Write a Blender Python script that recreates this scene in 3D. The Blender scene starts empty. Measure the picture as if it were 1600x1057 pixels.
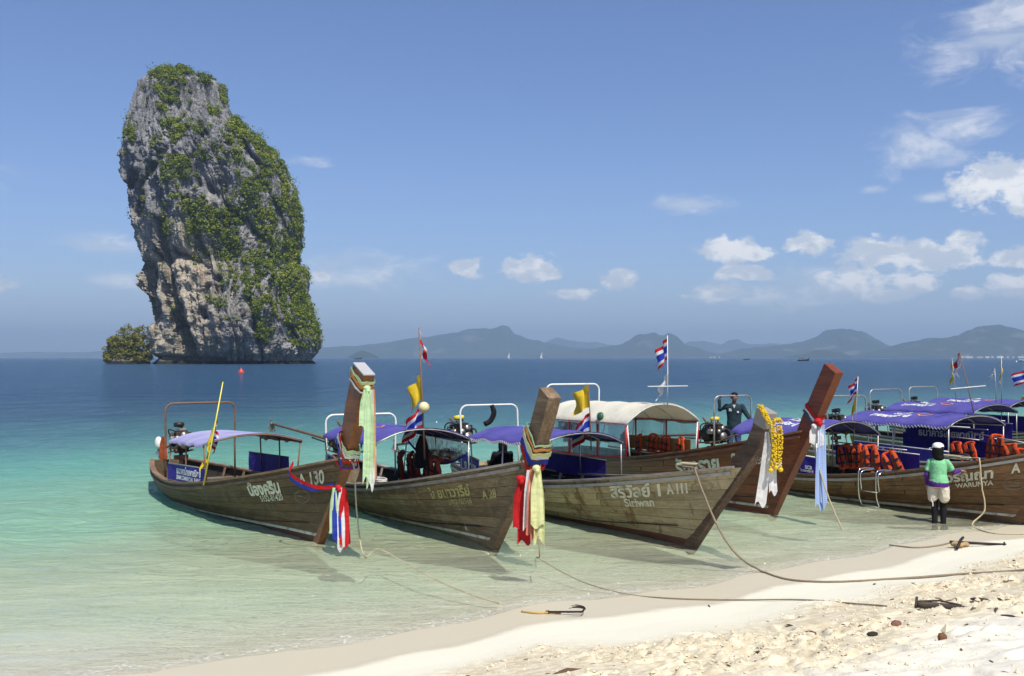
import bpy, bmesh, math, random
import numpy as np
from mathutils import Vector, Matrix, Euler

SC = bpy.context.scene
COL = SC.collection
R = math.radians

# ------------------------------------------------------------------ camera
CAM_H = 3.05
cam_d = bpy.data.cameras.new('camera')
cam_d.lens = 35.0
cam_d.sensor_width = 36.0
cam_d.shift_y = 0.0191
cam_d.clip_start = 0.1
cam_d.clip_end = 60000
cam = bpy.data.objects.new('camera', cam_d)
cam.location = (0, 0, CAM_H)
cam.rotation_euler = (R(90), 0, 0)
COL.objects.link(cam)
SC.camera = cam

# ------------------------------------------------------------------ light
SUN_EL, SUN_AZ = 57.0, 156.0          # azimuth clockwise from +Y
sd = bpy.data.lights.new('sun', 'SUN')
sd.energy = 4.5
sd.angle = R(0.53)
sd.color = (1.0, 0.945, 0.85)
sun = bpy.data.objects.new('sun', sd)
sv = Vector((math.sin(R(SUN_AZ)) * math.cos(R(SUN_EL)), math.cos(R(SUN_AZ)) * math.cos(R(SUN_EL)), math.sin(R(SUN_EL))))
sun.rotation_euler = sv.to_track_quat('Z', 'Y').to_euler()
sun.location = (0, 0, 60)
COL.objects.link(sun)

SC.view_settings.view_transform = 'Standard'
SC.view_settings.look = 'None'
SC.view_settings.exposure = 0.25
SC.view_settings.gamma = 1.0
SC.view_settings.use_curve_mapping = False
SC.cycles.use_denoising = True
SC.cycles.use_adaptive_sampling = True
SC.cycles.adaptive_threshold = 0.015
SC.cycles.max_bounces = 8
SC.cycles.transparent_max_bounces = 24
SC.cycles.diffuse_bounces = 3
SC.cycles.glossy_bounces = 4
SC.cycles.volume_bounces = 0
SC.cycles.sample_clamp_indirect = 6.0
SC.cycles.caustics_reflective = False
SC.cycles.caustics_refractive = False


class NT:
    """small node-tree writer"""
    def __init__(self, tree):
        self.t = tree
        self.n = tree.nodes
        self.l = tree.links

    def node(self, typ, **kw):
        nd = self.n.new(typ)
        for k, v in kw.items():
            setattr(nd, k, v)
        return nd

    def put(self, sock, v):
        if isinstance(v, bpy.types.NodeSocket):
            self.l.new(v, sock)
        elif v is not None:
            sock.default_value = v

    def math(self, op, a, b=None, c=None, clamp=False):
        nd = self.node('ShaderNodeMath', operation=op, use_clamp=clamp)
        self.put(nd.inputs[0], a)
        if b is not None:
            self.put(nd.inputs[1], b)
        if c is not None:
            self.put(nd.inputs[2], c)
        return nd.outputs[0]

    def vmath(self, op, a, b=None):
        nd = self.node('ShaderNodeVectorMath', operation=op)
        self.put(nd.inputs[0], a)
        if b is not None:
            self.put(nd.inputs[1], b)
        return nd.outputs['Value'] if op in ('LENGTH', 'DOT_PRODUCT') else nd.outputs[0]

    def noise(self, vec, scale=5.0, detail=4.0, rough=0.55, dist=0.0, out=0):
        nd = self.node('ShaderNodeTexNoise')
        self.put(nd.inputs['Vector'], vec)
        nd.inputs['Scale'].default_value = scale
        nd.inputs['Detail'].default_value = detail
        nd.inputs['Roughness'].default_value = rough
        nd.inputs['Distortion'].default_value = dist
        return nd.outputs[out]

    def mapping(self, vec, scale=(1, 1, 1), rot=(0, 0, 0), loc=(0, 0, 0)):
        nd = self.node('ShaderNodeMapping')
        self.put(nd.inputs[0], vec)
        nd.inputs['Location'].default_value = loc
        nd.inputs['Rotation'].default_value = rot
        nd.inputs['Scale'].default_value = scale
        return nd.outputs[0]

    def ramp(self, fac, stops, interp='LINEAR'):
        nd = self.node('ShaderNodeValToRGB')
        cr = nd.color_ramp
        cr.interpolation = interp
        while len(cr.elements) > 1:
            cr.elements.remove(cr.elements[-1])
        first = True
        for p, c in stops:
            if first:
                e = cr.elements[0]
                e.position = p
                first = False
            else:
                e = cr.elements.new(p)
            e.color = (c, c, c, 1) if isinstance(c, (int, float)) else (c[0], c[1], c[2], 1)
        self.put(nd.inputs[0], fac)
        return nd.outputs[0]

    def smooth(self, x, a, b, lo=0.0, hi=1.0):
        nd = self.node('ShaderNodeMapRange', interpolation_type='SMOOTHSTEP')
        self.put(nd.inputs['Value'], x)
        nd.inputs['From Min'].default_value = a
        nd.inputs['From Max'].default_value = b
        nd.inputs['To Min'].default_value = lo
        nd.inputs['To Max'].default_value = hi
        return nd.outputs[0]

    def mix(self, fac, a, b, mode='MIX'):
        nd = self.node('ShaderNodeMix', data_type='RGBA', blend_type=mode)
        self.put(nd.inputs[0], fac)
        for i, v in ((6, a), (7, b)):
            if isinstance(v, tuple) and len(v) == 3:
                v = (*v, 1)
            self.put(nd.inputs[i], v)
        return nd.outputs[2]

    def bump(self, h, strength=0.5, dist=0.02, normal=None):
        nd = self.node('ShaderNodeBump')
        nd.inputs['Strength'].default_value = strength
        nd.inputs['Distance'].default_value = dist
        self.put(nd.inputs['Height'], h)
        if normal is not None:
            self.put(nd.inputs['Normal'], normal)
        return nd.outputs[0]

    def coord(self, which='Object'):
        return self.node('ShaderNodeTexCoord').outputs[which]

    def attr(self, name):
        nd = self.node('ShaderNodeAttribute', attribute_name=name)
        return nd.outputs['Fac']

    def xyz(self, v):
        nd = self.node('ShaderNodeSeparateXYZ')
        self.put(nd.inputs[0], v)
        return nd.outputs


# ------------------------------------------------------------------ world: sky with fair-weather clouds
world = bpy.data.worlds.new('World')
SC.world = world
world.use_nodes = True
W = NT(world.node_tree)
W.n.clear()
sky = W.node('ShaderNodeTexSky', sky_type='NISHITA', sun_disc=False)
sky.sun_elevation = R(SUN_EL)
sky.sun_rotation = R(SUN_AZ)
sky.altitude = 0.0
sky.air_density = 1.0
sky.dust_density = 0.5
sky.ozone_density = 3.0
dirv = W.coord('Generated')
dx, dy, dz = W.xyz(dirv)
az = W.math('ARCTAN2', dx, dy)
el = W.math('ARCSINE', dz)
cmb = W.node('ShaderNodeCombineXYZ')
W.put(cmb.inputs[0], az)
W.put(cmb.inputs[1], el)
P = cmb.outputs[0]
PN = W.mapping(P, scale=(1, 1.7, 1))


def azel(px, py):
    a = math.atan((px - 800) / 1555)
    return a, math.atan((559 - py) / 1555 * math.cos(a))


def cloud_field(blobs):
    cur = None
    for (px, py, rx, ry) in blobs:
        a, e = azel(px, py)
        v = W.vmath('SUBTRACT', P, (a, e, 0))
        v = W.vmath('MULTIPLY', v, (1555.0 / rx, 1555.0 / ry, 0))
        d = W.vmath('LENGTH', v)
        cur = d if cur is None else W.math('SMOOTH_MIN', cur, d, 0.35)
    return cur


CUMULI = [(826, 420, 42, 21), (850, 428, 30, 15), (728, 420, 30, 14), (972, 437, 22, 16), (1140, 388, 38, 21), (1165, 396, 40, 14),
          (1262, 382, 34, 15), (1165, 426, 38, 12), (1120, 459, 45, 12), (1370, 396, 55, 25), (1440, 402, 60, 22), (1500, 394, 38, 26),
          (1335, 436, 48, 22), (1435, 440, 34, 14), (1555, 288, 55, 32), (1590, 300, 45, 24), (1513, 456, 18, 10), (1585, 444, 34, 16),
          (1580, 405, 36, 14), (895, 459, 34, 10), (1380, 464, 34, 9), (1640, 300, 50, 30), (1660, 400, 60, 22), (503, 434, 20, 9),
          (1700, 450, 60, 16), (-60, 440, 60, 20), (-200, 400, 90, 26), (1850, 380, 80, 30)]
WISPS = [(1455, 222, 85, 40), (1510, 200, 60, 26), (1410, 240, 45, 30), (1085, 322, 52, 16), (165, 380, 55, 16), (1362, 296, 20, 7),
         (1560, 60, 90, 60), (1600, 20, 60, 60), (200, 440, 60, 16), (560, 425, 110, 28), (480, 250, 40, 9), (1460, 306, 28, 9),
         (1250, 450, 140, 34), (1850, 200, 140, 40), (-220, 250, 140, 36)]
n1 = W.noise(PN, 26.0, 5.0, 0.62, 0.3)
n2 = W.noise(W.mapping(P, scale=(1, 1.4, 1), loc=(3.1, 0.4, 1.7)), 60.0, 3.0, 0.6)
dc = cloud_field(CUMULI)
dc = W.math('ADD', dc, W.math('MULTIPLY', W.math('SUBTRACT', n1, 0.5), 2.5))
dc = W.math('ADD', dc, W.math('MULTIPLY', W.math('SUBTRACT', n2, 0.5), 1.7))
mc = W.smooth(dc, 1.26, 0.66)
dw = cloud_field(WISPS)
nw = W.noise(W.mapping(P, scale=(1, 2.6, 1), rot=(0, 0, R(28)), loc=(1.3, 5.2, 0)), 15.0, 5.0, 0.62, 0.8)
dw = W.math('ADD', dw, W.math('MULTIPLY', W.math('SUBTRACT', nw, 0.5), 3.2))
mw = W.math('MULTIPLY', W.smooth(dw, 1.25, -0.2), 0.62)
# scattered clouds all the way round the horizon, outside the part in view too
ng = W.noise(W.mapping(P, scale=(1, 2.2, 1), loc=(9.1, 2.2, 4.0)), 7.0, 4.0, 0.6, 0.2)
band = W.math('MULTIPLY', W.smooth(el, 0.02, 0.08), W.smooth(el, 0.75, 0.25))
away = W.smooth(W.math('ABSOLUTE', az), 0.62, 0.95)
mg = W.math('MULTIPLY', W.math('MULTIPLY', W.smooth(ng, 0.56, 0.72), band), away)
mask = W.math('MAXIMUM', mc, mw)
mask = W.math('MAXIMUM', mask, mg)
mask = W.math('MULTIPLY', mask, 0.93)
# cloud tone: white crowns, blue-grey undersides
n3 = W.noise(W.mapping(P, scale=(1, 1.5, 1), loc=(0, -0.012, 0)), 26.0, 5.0, 0.62, 0.3)
tone = W.smooth(W.math('SUBTRACT', n1, n3), -0.12, 0.12)
ccol = W.mix(tone, (5.6, 6.1, 6.8), (9.0, 8.9, 8.7))
tint = W.mix(1.0, sky.outputs[0], (0.80, 0.84, 1.05), 'MULTIPLY')
skyc = W.mix(mask, tint, ccol)
bg = W.node('ShaderNodeBackground')
W.put(bg.inputs[0], skyc)
bg.inputs[1].default_value = 0.103
wo = W.node('ShaderNodeOutputWorld')
W.l.new(bg.outputs[0], wo.inputs[0])


# ------------------------------------------------------------------ numeric noise
def _hash(ix, iy, seed):
    h = (ix.astype(np.int64) * 374761393 + iy.astype(np.int64) * 668265263 + seed * 974634777) & 0x7fffffff
    h = ((h ^ (h >> 13)) * 1274126177) & 0x7fffffff
    h = h ^ (h >> 16)
    return (h & 0xffff) / 65535.0


def vnoise(x, y, seed=0):
    ix = np.floor(x)
    iy = np.floor(y)
    fx = x - ix
    fy = y - iy
    fx = fx * fx * fx * (fx * (fx * 6 - 15) + 10)
    fy = fy * fy * fy * (fy * (fy * 6 - 15) + 10)
    a = _hash(ix, iy, seed)
    b = _hash(ix + 1, iy, seed)
    c = _hash(ix, iy + 1, seed)
    d = _hash(ix + 1, iy + 1, seed)
    return (a * (1 - fx) + b * fx) * (1 - fy) + (c * (1 - fx) + d * fx) * fy


def fbm(x, y, oct=4, seed=0, gain=0.5, ridged=False):
    s = 0
    a = 1.0
    tot = 0
    for i in range(oct):
        v = vnoise(x * 2 ** i + 17.3 * i, y * 2 ** i - 9.1 * i, seed + i)
        if ridged:
            v = 1 - np.abs(2 * v - 1)
        s = s + a * v
        tot += a
        a *= gain
    return s / tot


def smoothstep(x, a, b):
    t = np.clip((x - a) / (b - a), 0, 1)
    return t * t * (3 - 2 * t)


# ------------------------------------------------------------------ object helpers
def tag(o, label=None, cat=None, group=None, kind=None):
    if label:
        o['label'] = label
    if cat:
        o['category'] = cat
    if group:
        o['group'] = group
    if kind:
        o['kind'] = kind
    return o


def link(name, mesh, mat=None, parent=None):
    o = bpy.data.objects.new(name, mesh)
    COL.objects.link(o)
    if mat is not None and mesh is not None and len(mesh.materials) == 0:
        mesh.materials.append(mat)
    if parent is not None:
        o.parent = parent
    return o


def empty(name, loc=(0, 0, 0), rz=0.0):
    o = bpy.data.objects.new(name, None)
    COL.objects.link(o)
    o.location = loc
    o.rotation_euler = (0, 0, rz)
    o.empty_display_size = 0.2
    return o


def grid_mesh(name, P3, closed_u=False, smooth=True):
    """P3: array (nu, nv, 3)"""
    nu, nv = P3.shape[:2]
    me = bpy.data.meshes.new(name)
    idx = np.arange(nu * nv).reshape(nu, nv)
    if closed_u:
        a = idx
        b = np.roll(idx, -1, axis=0)
    else:
        a = idx[:-1]
        b = idx[1:]
    f = np.stack([a[:, :-1], b[:, :-1], b[:, 1:], a[:, 1:]], axis=-1).reshape(-1, 4)
    fast_mesh(me, P3.reshape(-1, 3), f, smooth)
    return me


def fast_mesh(me, verts, quads, smooth=True):
    verts = np.ascontiguousarray(verts, dtype=np.float32)
    quads = np.ascontiguousarray(quads, dtype=np.int32)
    k = quads.shape[1]
    me.vertices.add(len(verts))
    me.vertices.foreach_set('co', verts.ravel())
    me.loops.add(quads.size)
    me.loops.foreach_set('vertex_index', quads.ravel())
    me.polygons.add(len(quads))
    me.polygons.foreach_set('loop_start', np.arange(0, quads.size, k, dtype=np.int32))
    me.polygons.foreach_set('use_smooth', np.full(len(quads), smooth, dtype=bool))
    me.update(calc_edges=True)
    me.validate()
    return me


def add_attr(me, name, vals):
    at = me.attributes.new(name, 'FLOAT', 'POINT')
    at.data.foreach_set('value', np.ascontiguousarray(vals, dtype=np.float32).ravel())


class MB:
    """mesh builder: boxes, tubes, strips, lathes into one mesh"""
    def __init__(self):
        self.v = []
        self.f = []
        self.m = []
        self.sm = []

    def add(self, vs, fs, mi=0, smooth=False):
        b = len(self.v)
        self.v.extend([tuple(p) for p in vs])
        for f in fs:
            self.f.append(tuple(i + b for i in f))
            self.m.append(mi)
            self.sm.append(smooth)
        return self

    def box(self, c, s, rot=None, mi=0, taper=1.0):
        hx, hy, hz = s[0] / 2, s[1] / 2, s[2] / 2
        vs = []
        for z, k in ((-hz, 1.0), (hz, taper)):
            for x, y in ((-hx, -hy), (hx, -hy), (hx, hy), (-hx, hy)):
                p = Vector((x * k, y * k, z))
                if rot is not None:
                    p = rot @ p
                vs.append(p + Vector(c))
        return self.add(vs, [(3, 2, 1, 0), (4, 5, 6, 7), (0, 1, 5, 4), (1, 2, 6, 5), (2, 3, 7, 6), (3, 0, 4, 7)], mi)

    def tube(self, pts, r, n=8, mi=0, caps=True, closed=False):
        pts = [Vector(p) for p in pts]
        if not isinstance(r, (list, tuple)):
            r = [r] * len(pts)
        m = len(pts)
        ref = None
        vs = []
        for i, p in enumerate(pts):
            if closed:
                d = pts[(i + 1) % m] - pts[i - 1]
            else:
                d = pts[min(i + 1, m - 1)] - pts[max(i - 1, 0)]
            d = d.normalized() if d.length > 1e-9 else Vector((0, 0, 1))
            if ref is None:
                ref = Vector((0, 0, 1)) if abs(d.z) < 0.9 else Vector((1, 0, 0))
            x = (ref - d * ref.dot(d))
            if x.length < 1e-6:
                x = d.orthogonal()
            x.normalize()
            y = d.cross(x)
            ref = x
            for k in range(n):
                a = 2 * math.pi * k / n
                vs.append(p + (x * math.cos(a) + y * math.sin(a)) * r[i])
        fs = []
        for i in range(m if closed else m - 1):
            j = (i + 1) % m
            for k in range(n):
                k2 = (k + 1) % n
                fs.append((i * n + k, i * n + k2, j * n + k2, j * n + k))
        if caps and not closed:
            fs.append(tuple(range(n - 1, -1, -1)))
            fs.append(tuple((m - 1) * n + k for k in range(n)))
        return self.add(vs, fs, mi, True)

    def lathe(self, prof, n=16, origin=(0, 0, 0), rot=None, mi=0):
        """prof: list of (r, z)"""
        vs = []
        o = Vector(origin)
        for (r_, z_) in prof:
            for k in range(n):
                a = 2 * math.pi * k / n
                p = Vector((r_ * math.cos(a), r_ * math.sin(a), z_))
                if rot is not None:
                    p = rot @ p
                vs.append(p + o)
        fs = []
        for i in range(len(prof) - 1):
            for k in range(n):
                k2 = (k + 1) % n
                fs.append((i * n + k, i * n + k2, (i + 1) * n + k2, (i + 1) * n + k))
        fs.append(tuple(range(n - 1, -1, -1)))
        fs.append(tuple((len(prof) - 1) * n + k for k in range(n)))
        return self.add(vs, fs, mi, True)

    def ball(self, c, r, n=10, mi=0, sq=(1, 1, 1)):
        prof = []
        vs = []
        m = max(4, n // 2 + 1)
        for i in range(m + 1):
            t = math.pi * i / m
            for k in range(n):
                a = 2 * math.pi * k / n
                vs.append((c[0] + r * sq[0] * math.sin(t) * math.cos(a), c[1] + r * sq[1] * math.sin(t) * math.sin(a), c[2] - r * sq[2] * math.cos(t)))
        fs = []
        for i in range(m):
            for k in range(n):
                k2 = (k + 1) % n
                fs.append((i * n + k, i * n + k2, (i + 1) * n + k2, (i + 1) * n + k))
        return self.add(vs, fs, mi, True)

    def sheet(self, rows, thick=0.0, mi=0, smooth=True):
        """rows: 2D list of points; optional thickness along the local normal"""
        A = np.array([[tuple(p) for p in r_] for r_ in rows], dtype=float)
        nu, nv = A.shape[:2]
        if thick <= 0:
            fs = [(i * nv + j, (i + 1) * nv + j, (i + 1) * nv + j + 1, i * nv + j + 1) for i in range(nu - 1) for j in range(nv - 1)]
            return self.add(A.reshape(-1, 3), fs, mi, smooth)
        du = np.gradient(A, axis=0) if nu > 1 else np.zeros_like(A)
        dv = np.gradient(A, axis=1)
        nrm = np.cross(du, dv)
        ln = np.linalg.norm(nrm, axis=2, keepdims=True)
        nrm = nrm / np.maximum(ln, 1e-9)
        B = A - nrm * thick
        N = nu * nv
        fs = []
        for i in range(nu - 1):
            for j in range(nv - 1):
                a, b, c, d = i * nv + j, (i + 1) * nv + j, (i + 1) * nv + j + 1, i * nv + j + 1
                fs.append((a, b, c, d))
                fs.append((N + d, N + c, N + b, N + a))
        self.add(np.concatenate([A.reshape(-1, 3), B.reshape(-1, 3)]), fs, mi, smooth)
        # rim on its own vertices so that the edge stays crisp
        rim_ = [(i, 0) for i in range(nu)] + [(nu - 1, j) for j in range(1, nv)] + [(i, nv - 1) for i in range(nu - 2, -1, -1)] + [(0, j) for j in range(nv - 2, 0, -1)]
        ra = [A[q] for q in rim_]
        rb = [B[q] for q in rim_]
        m_ = len(rim_)
        fs = [((k + 1) % m_, k, m_ + k, m_ + (k + 1) % m_) for k in range(m_)]
        return self.add(ra + rb, fs, mi, False)

    def mesh(self, name):
        me = bpy.data.meshes.new(name)
        me.from_pydata([tuple(map(float, p)) for p in self.v], [], self.f)
        me.polygons.foreach_set('material_index', self.m)
        me.polygons.foreach_set('use_smooth', self.sm)
        me.update()
        return me

    def build(self, name, mats, parent=None, bevel=0.0, sharp=True):
        me = self.mesh(name)
        if not isinstance(mats, (list, tuple)):
            mats = [mats]
        for m_ in mats:
            me.materials.append(m_)
        o = link(name, me, None, parent)
        if bevel > 0:
            b = o.modifiers.new('bevel', 'BEVEL')
            b.width = bevel
            b.segments = 2
            b.limit_method = 'ANGLE'
            b.angle_limit = R(40)
        return o


# ------------------------------------------------------------------ materials
MATS = {}


def principled(name):
    m = bpy.data.materials.new(name)
    m.use_nodes = True
    t = NT(m.node_tree)
    p = t.n['Principled BSDF']
    return m, t, p


def simple(name, col, rough=0.6, metal=0.0, var=0.18, scale=6.0, bump=0.0, bscale=40.0, spec=0.5, coat=0.0, dirt=None, dirt_amt=0.5, trans=0.0):
    if name in MATS:
        return MATS[name]
    m, t, p = principled(name)
    co = t.coord('Object')
    n = t.noise(co, scale, 5, 0.6)
    hsv = t.ramp(n, [(0.25, tuple(c * (1 - var) for c in col)), (0.75, tuple(min(1, c * (1 + var)) for c in col))])
    oi = t.node('ShaderNodeObjectInfo').outputs['Random']
    k = t.math('MULTIPLY_ADD', oi, 0.14, 0.93)
    vv = t.node('ShaderNodeVectorMath', operation='SCALE')
    t.put(vv.inputs[0], hsv)
    t.put(vv.inputs['Scale'], k)
    c = vv.outputs[0]
    if dirt:
        n2_ = t.noise(t.mapping(co, loc=(4, 2, 1)), scale * 0.6, 6, 0.68)
        c = t.mix(t.math('MULTIPLY', t.smooth(n2_, 0.48, 0.68), dirt_amt), c, dirt)
    t.put(p.inputs['Base Color'], c)
    t.put(p.inputs['Roughness'], t.math('MULTIPLY_ADD', n, 0.25, rough - 0.12, clamp=True))
    p.inputs['Metallic'].default_value = metal
    p.inputs['Specular IOR Level'].default_value = spec
    p.inputs['Coat Weight'].default_value = coat
    if trans:
        p.inputs['Transmission Weight'].default_value = trans
    if bump:
        t.put(p.inputs['Normal'], t.bump(t.noise(co, bscale, 4, 0.6), bump, 0.01))
    MATS[name] = m
    return m

# ================================================================== THE SETTING
SHX = np.array([-400, -40, -10, -6, -2.56, 0, 2.85, 4.75, 6.86, 9.35, 14, 40, 400.0])
SHY = np.array([-420, -26, 7.4, 8.9, 10.05, 11.98, 13.55, 14.95, 16.6, 18.4, 21.9, 40, 260.0])


def shore_s(X, Y):
    """signed distance from the water's edge, positive out to sea"""
    ys = np.interp(X, SHX, SHY)
    ys = ys + 0.10 * np.sin(X * 1.9 + 0.6) + 0.07 * np.sin(X * 4.3) * np.exp(-(X / 30) ** 2)
    return (Y - ys) * 0.83


def ground_base(X, Y):
    s = shore_s(X, Y)
    t = -s
    zo = np.interp(s, [0, 1, 3, 8, 20, 45, 120, 400, 2000], [0, -0.15, -0.36, -0.62, -1.35, -3.2, -8.0, -14, -20])
    zi = np.interp(t, [0, 0.8, 1.6, 3.0, 5.0, 7.5, 10, 20, 400], [0, 0.055, 0.14, 0.36, 0.74, 1.12, 1.36, 1.9, 4.0])
    return np.where(s > 0, zo, zi), s


def ground_z(x, y):
    z, s = ground_base(np.array([float(x)]), np.array([float(y)]))
    return float(z[0])


_fr = np.random.default_rng(33)
FEET = [(x0 + k * 0.62 * math.cos(a) + (0.11 if k % 2 else -0.11) * -math.sin(a), y0 + k * 0.62 * math.sin(a) + (0.11 if k % 2 else -0.11) * math.cos(a), a + _fr.uniform(-.2, .2), _fr.uniform(.6, 1.2))
        for x0, y0, a in [(0.2, 7.6, .55), (2.0, 7.2, .7), (3.4, 8.2, .35), (5.5, 11.5, 2.6), (4.4, 7.4, 1.2), (1.2, 8.6, .2), (6.0, 10.0, .9), (7.5, 12.6, .5), (3.0, 9.6, 2.9), (2.6, 6.8, 1.5)] for k in range(9)]


def prints(X, Y):
    z = np.zeros_like(X)
    for fx, fy, a, q in FEET:
        m_ = (np.abs(X - fx) < 0.4) & (np.abs(Y - fy) < 0.4)
        if not m_.any():
            continue
        u = (X[m_] - fx) * math.cos(a) + (Y[m_] - fy) * math.sin(a)
        v = -(X[m_] - fx) * math.sin(a) + (Y[m_] - fy) * math.cos(a)
        r = np.sqrt((u / 0.15) ** 2 + (v / 0.07) ** 2)
        z[m_] += q * (-0.050 * np.exp(-r ** 3) + 0.020 * np.exp(-((r - 1.5) / 0.35) ** 2))
    return z


def ground_full(X, Y):
    z, s = ground_base(X, Y)
    t = -s
    near = np.exp(-(((X - 3) / 16) ** 2 + ((Y - 9) / 16) ** 2))
    edge = t + 1.1 * (fbm(X * 0.45, Y * 0.45, 3, 5) - 0.5)
    rough = smoothstep(edge, 2.0, 2.7) * (1 - 0.80 * smoothstep(edge, 4.0, 5.4))
    loose = smoothstep(edge, 3.8, 5.2)
    clod = np.maximum(fbm(X * 7.5, Y * 7.5, 4, 11, 0.6) - 0.46, 0) * 0.10 + (fbm(X * 17, Y * 17, 2, 19, 0.6) - 0.5) * 0.030
    clod = clod * (0.15 + 1.9 * smoothstep(fbm(X * 1.1, Y * 1.1, 2, 71), 0.35, 0.7))
    soft = (fbm(X * 2.3, Y * 2.3, 3, 31) - 0.5) * 0.13 - np.maximum(fbm(X * 3.4, Y * 3.4, 2, 37) - 0.56, 0) * 0.30
    z = z + prints(X, Y) * np.maximum(rough, loose) * near
    z = z + near * (rough * clod + loose * soft) + smoothstep(t, 1.6, 3.0) * (fbm(X * 0.5, Y * 0.5, 3, 41) - 0.5) * 0.10
    # ripples on the sandy bottom
    z = z + np.where(s > 0.5, np.minimum(s * 0.01, 0.05) * (fbm(X * 0.35, Y * 0.35, 3, 3) - 0.5) * 2, 0)
    return z, s, rough, loose


def axis(lo, hi, step, far, grow=1.22):
    core = np.arange(lo, hi + 1e-6, step)
    up = []
    v, d = core[-1], step
    while v < far:
        d *= grow
        v += d
        up.append(v)
    dn = []
    v, d = core[0], step
    while v > -far:
        d *= grow
        v -= d
        dn.append(v)
    return np.array(dn[::-1] + list(core) + up)


xs = axis(-3.6, 10.8, 0.03, 16000)
ys = axis(5.6, 17.0, 0.03, 16000)
GX, GY = np.meshgrid(xs, ys, indexing='ij')
GZ, GS, GR, GL = ground_full(GX, GY)
me = grid_mesh('ground', np.stack([GX, GY, GZ], -1))
add_attr(me, 'shore', GS)
add_attr(me, 'rough', GR)
add_attr(me, 'loose', GL)

m, t, p = principled('sand')
co = t.coord('Object')
s_ = t.attr('shore')
ro = t.attr('rough')
lo_ = t.attr('loose')
ns = t.noise(co, 1.3, 5, 0.6)
nf = t.noise(co, 60.0, 4, 0.7)
nm = t.noise(co, 9.0, 5, 0.65)
edge = t.math('ADD', s_, t.math('MULTIPLY', t.math('SUBTRACT', ns, 0.5), 0.5))
wet = t.smooth(edge, -1.10, -0.86)
damp = t.smooth(edge, -3.2, -1.0)
dry = t.mix(nm, (0.72, 0.68, 0.56), (0.80, 0.77, 0.66))
smoo = t.mix(ns, (0.72, 0.685, 0.53), (0.78, 0.745, 0.59))
clodc = t.mix(t.smooth(nm, 0.35, 0.65), (0.50, 0.40, 0.24), (0.74, 0.66, 0.48))
c = t.mix(lo_, smoo, dry)
c = t.mix(t.math('MULTIPLY', ro, 0.8), c, clodc)
speck = t.smooth(t.noise(co, 34.0, 3, 0.75), 0.70, 0.74)
c = t.mix(t.math('MULTIPLY', t.math('MULTIPLY', speck, t.math('MAXIMUM', ro, lo_)), 0.5), c, (0.24, 0.15, 0.08))
c = t.mix(t.math('MULTIPLY', wet, 0.85), c, (0.56, 0.495, 0.355))
c = t.mix(t.smooth(s_, 0.2, 5.0), c, (0.74, 0.70, 0.53))
patch = t.smooth(t.noise(co, 0.07, 4, 0.6), 0.50, 0.64)
deep = t.smooth(s_, 30.0, 90.0)
c = t.mix(t.math('MULTIPLY', patch, t.smooth(s_, 14.0, 30.0)), c, (0.16, 0.17, 0.10))
c = t.mix(deep, c, (0.12, 0.14, 0.11))
t.put(p.inputs['Base Color'], c)
t.put(p.inputs['Roughness'], t.math('MULTIPLY_ADD', wet, -0.45, 0.92))
p.inputs['Specular IOR Level'].default_value = 0.3
hb = t.math('ADD', t.math('MULTIPLY', nf, 0.35), t.math('MULTIPLY', t.noise(co, 22.0, 5, 0.7), t.math('MAXIMUM', ro, lo_)))
t.put(p.inputs['Normal'], t.bump(hb, 0.55, 0.02))
ground = link('ground', me, m)
tag(ground, 'pale sand of the beach running down under the sea', kind='structure')

# ---- the sea: a closed body with a rippled top
wx = axis(-14, 15, 0.075, 16000, 1.17)
wy = axis(8.5, 31, 0.075, 16000, 1.17)
WX, WY = np.meshgrid(wx, wy, indexing='ij')
ws = shore_s(WX, WY)


def wave(X, Y):
    a = 0.80
    u = X * math.cos(a) - Y * math.sin(a)
    v = X * math.sin(a) + Y * math.cos(a)
    u2 = X * 0.97 + Y * 0.24
    v2 = -X * 0.24 + Y * 0.97
    z = (fbm(u * 0.55, v * 1.5, 3, 101, 0.5) - 0.5) * 0.11
    z += (fbm(u2 * 0.9, v2 * 2.6, 3, 131, 0.55) - 0.5) * 0.085
    z += (fbm(X * 4.5, Y * 7.0, 2, 151, 0.5) - 0.5) * 0.022
    return z


amp = np.clip(0.12 + ws * 0.11, 0.10, 1.0) * np.exp(-(np.hypot(WX, WY) / 260) ** 2)
WZ = wave(WX, WY) * amp
for s0, hgt_, ph_ in ((0.55, 0.030, 0.0), (1.5, 0.028, 4.0), (2.9, 0.022, 9.0)):
    brk = smoothstep(fbm(WX * 0.5 + ph_, WY * 0.5, 2, 171), 0.38, 0.6)
    WZ = WZ + hgt_ * brk * np.exp(-((ws - s0 - 0.5 * (fbm(WX * 0.6 + ph_, WY * 0.6, 2, 181) - 0.5)) / 0.13) ** 2) * np.exp(-((WX - 1) / 14) ** 2)
nx_, ny_ = WX.shape
top = np.stack([WX, WY, WZ], -1).reshape(-1, 3)
idx = np.arange(nx_ * ny_).reshape(nx_, ny_)
quads = np.stack([idx[:-1, :-1], idx[1:, :-1], idx[1:, 1:], idx[:-1, 1:]], -1).reshape(-1, 4)
rim = np.concatenate([idx[:, 0], idx[-1, 1:], idx[-2::-1, -1], idx[0, -2:0:-1]])
bot = top[rim].copy()
bot[:, 2] = -24
nb = len(top)
bi = np.arange(len(rim)) + nb
side = np.stack([rim, bi, np.roll(bi, -1), np.roll(rim, -1)], -1)
me = bpy.data.meshes.new('sea')
allv = np.concatenate([top, bot, [[0, 0, -24]]])
cen = len(allv) - 1
fan = np.stack([bi, np.full(len(bi), cen), np.full(len(bi), cen), np.roll(bi, -1)], -1)
corner = [idx[0, 0], idx[-1, 0], idx[-1, -1], idx[0, -1]]
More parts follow.
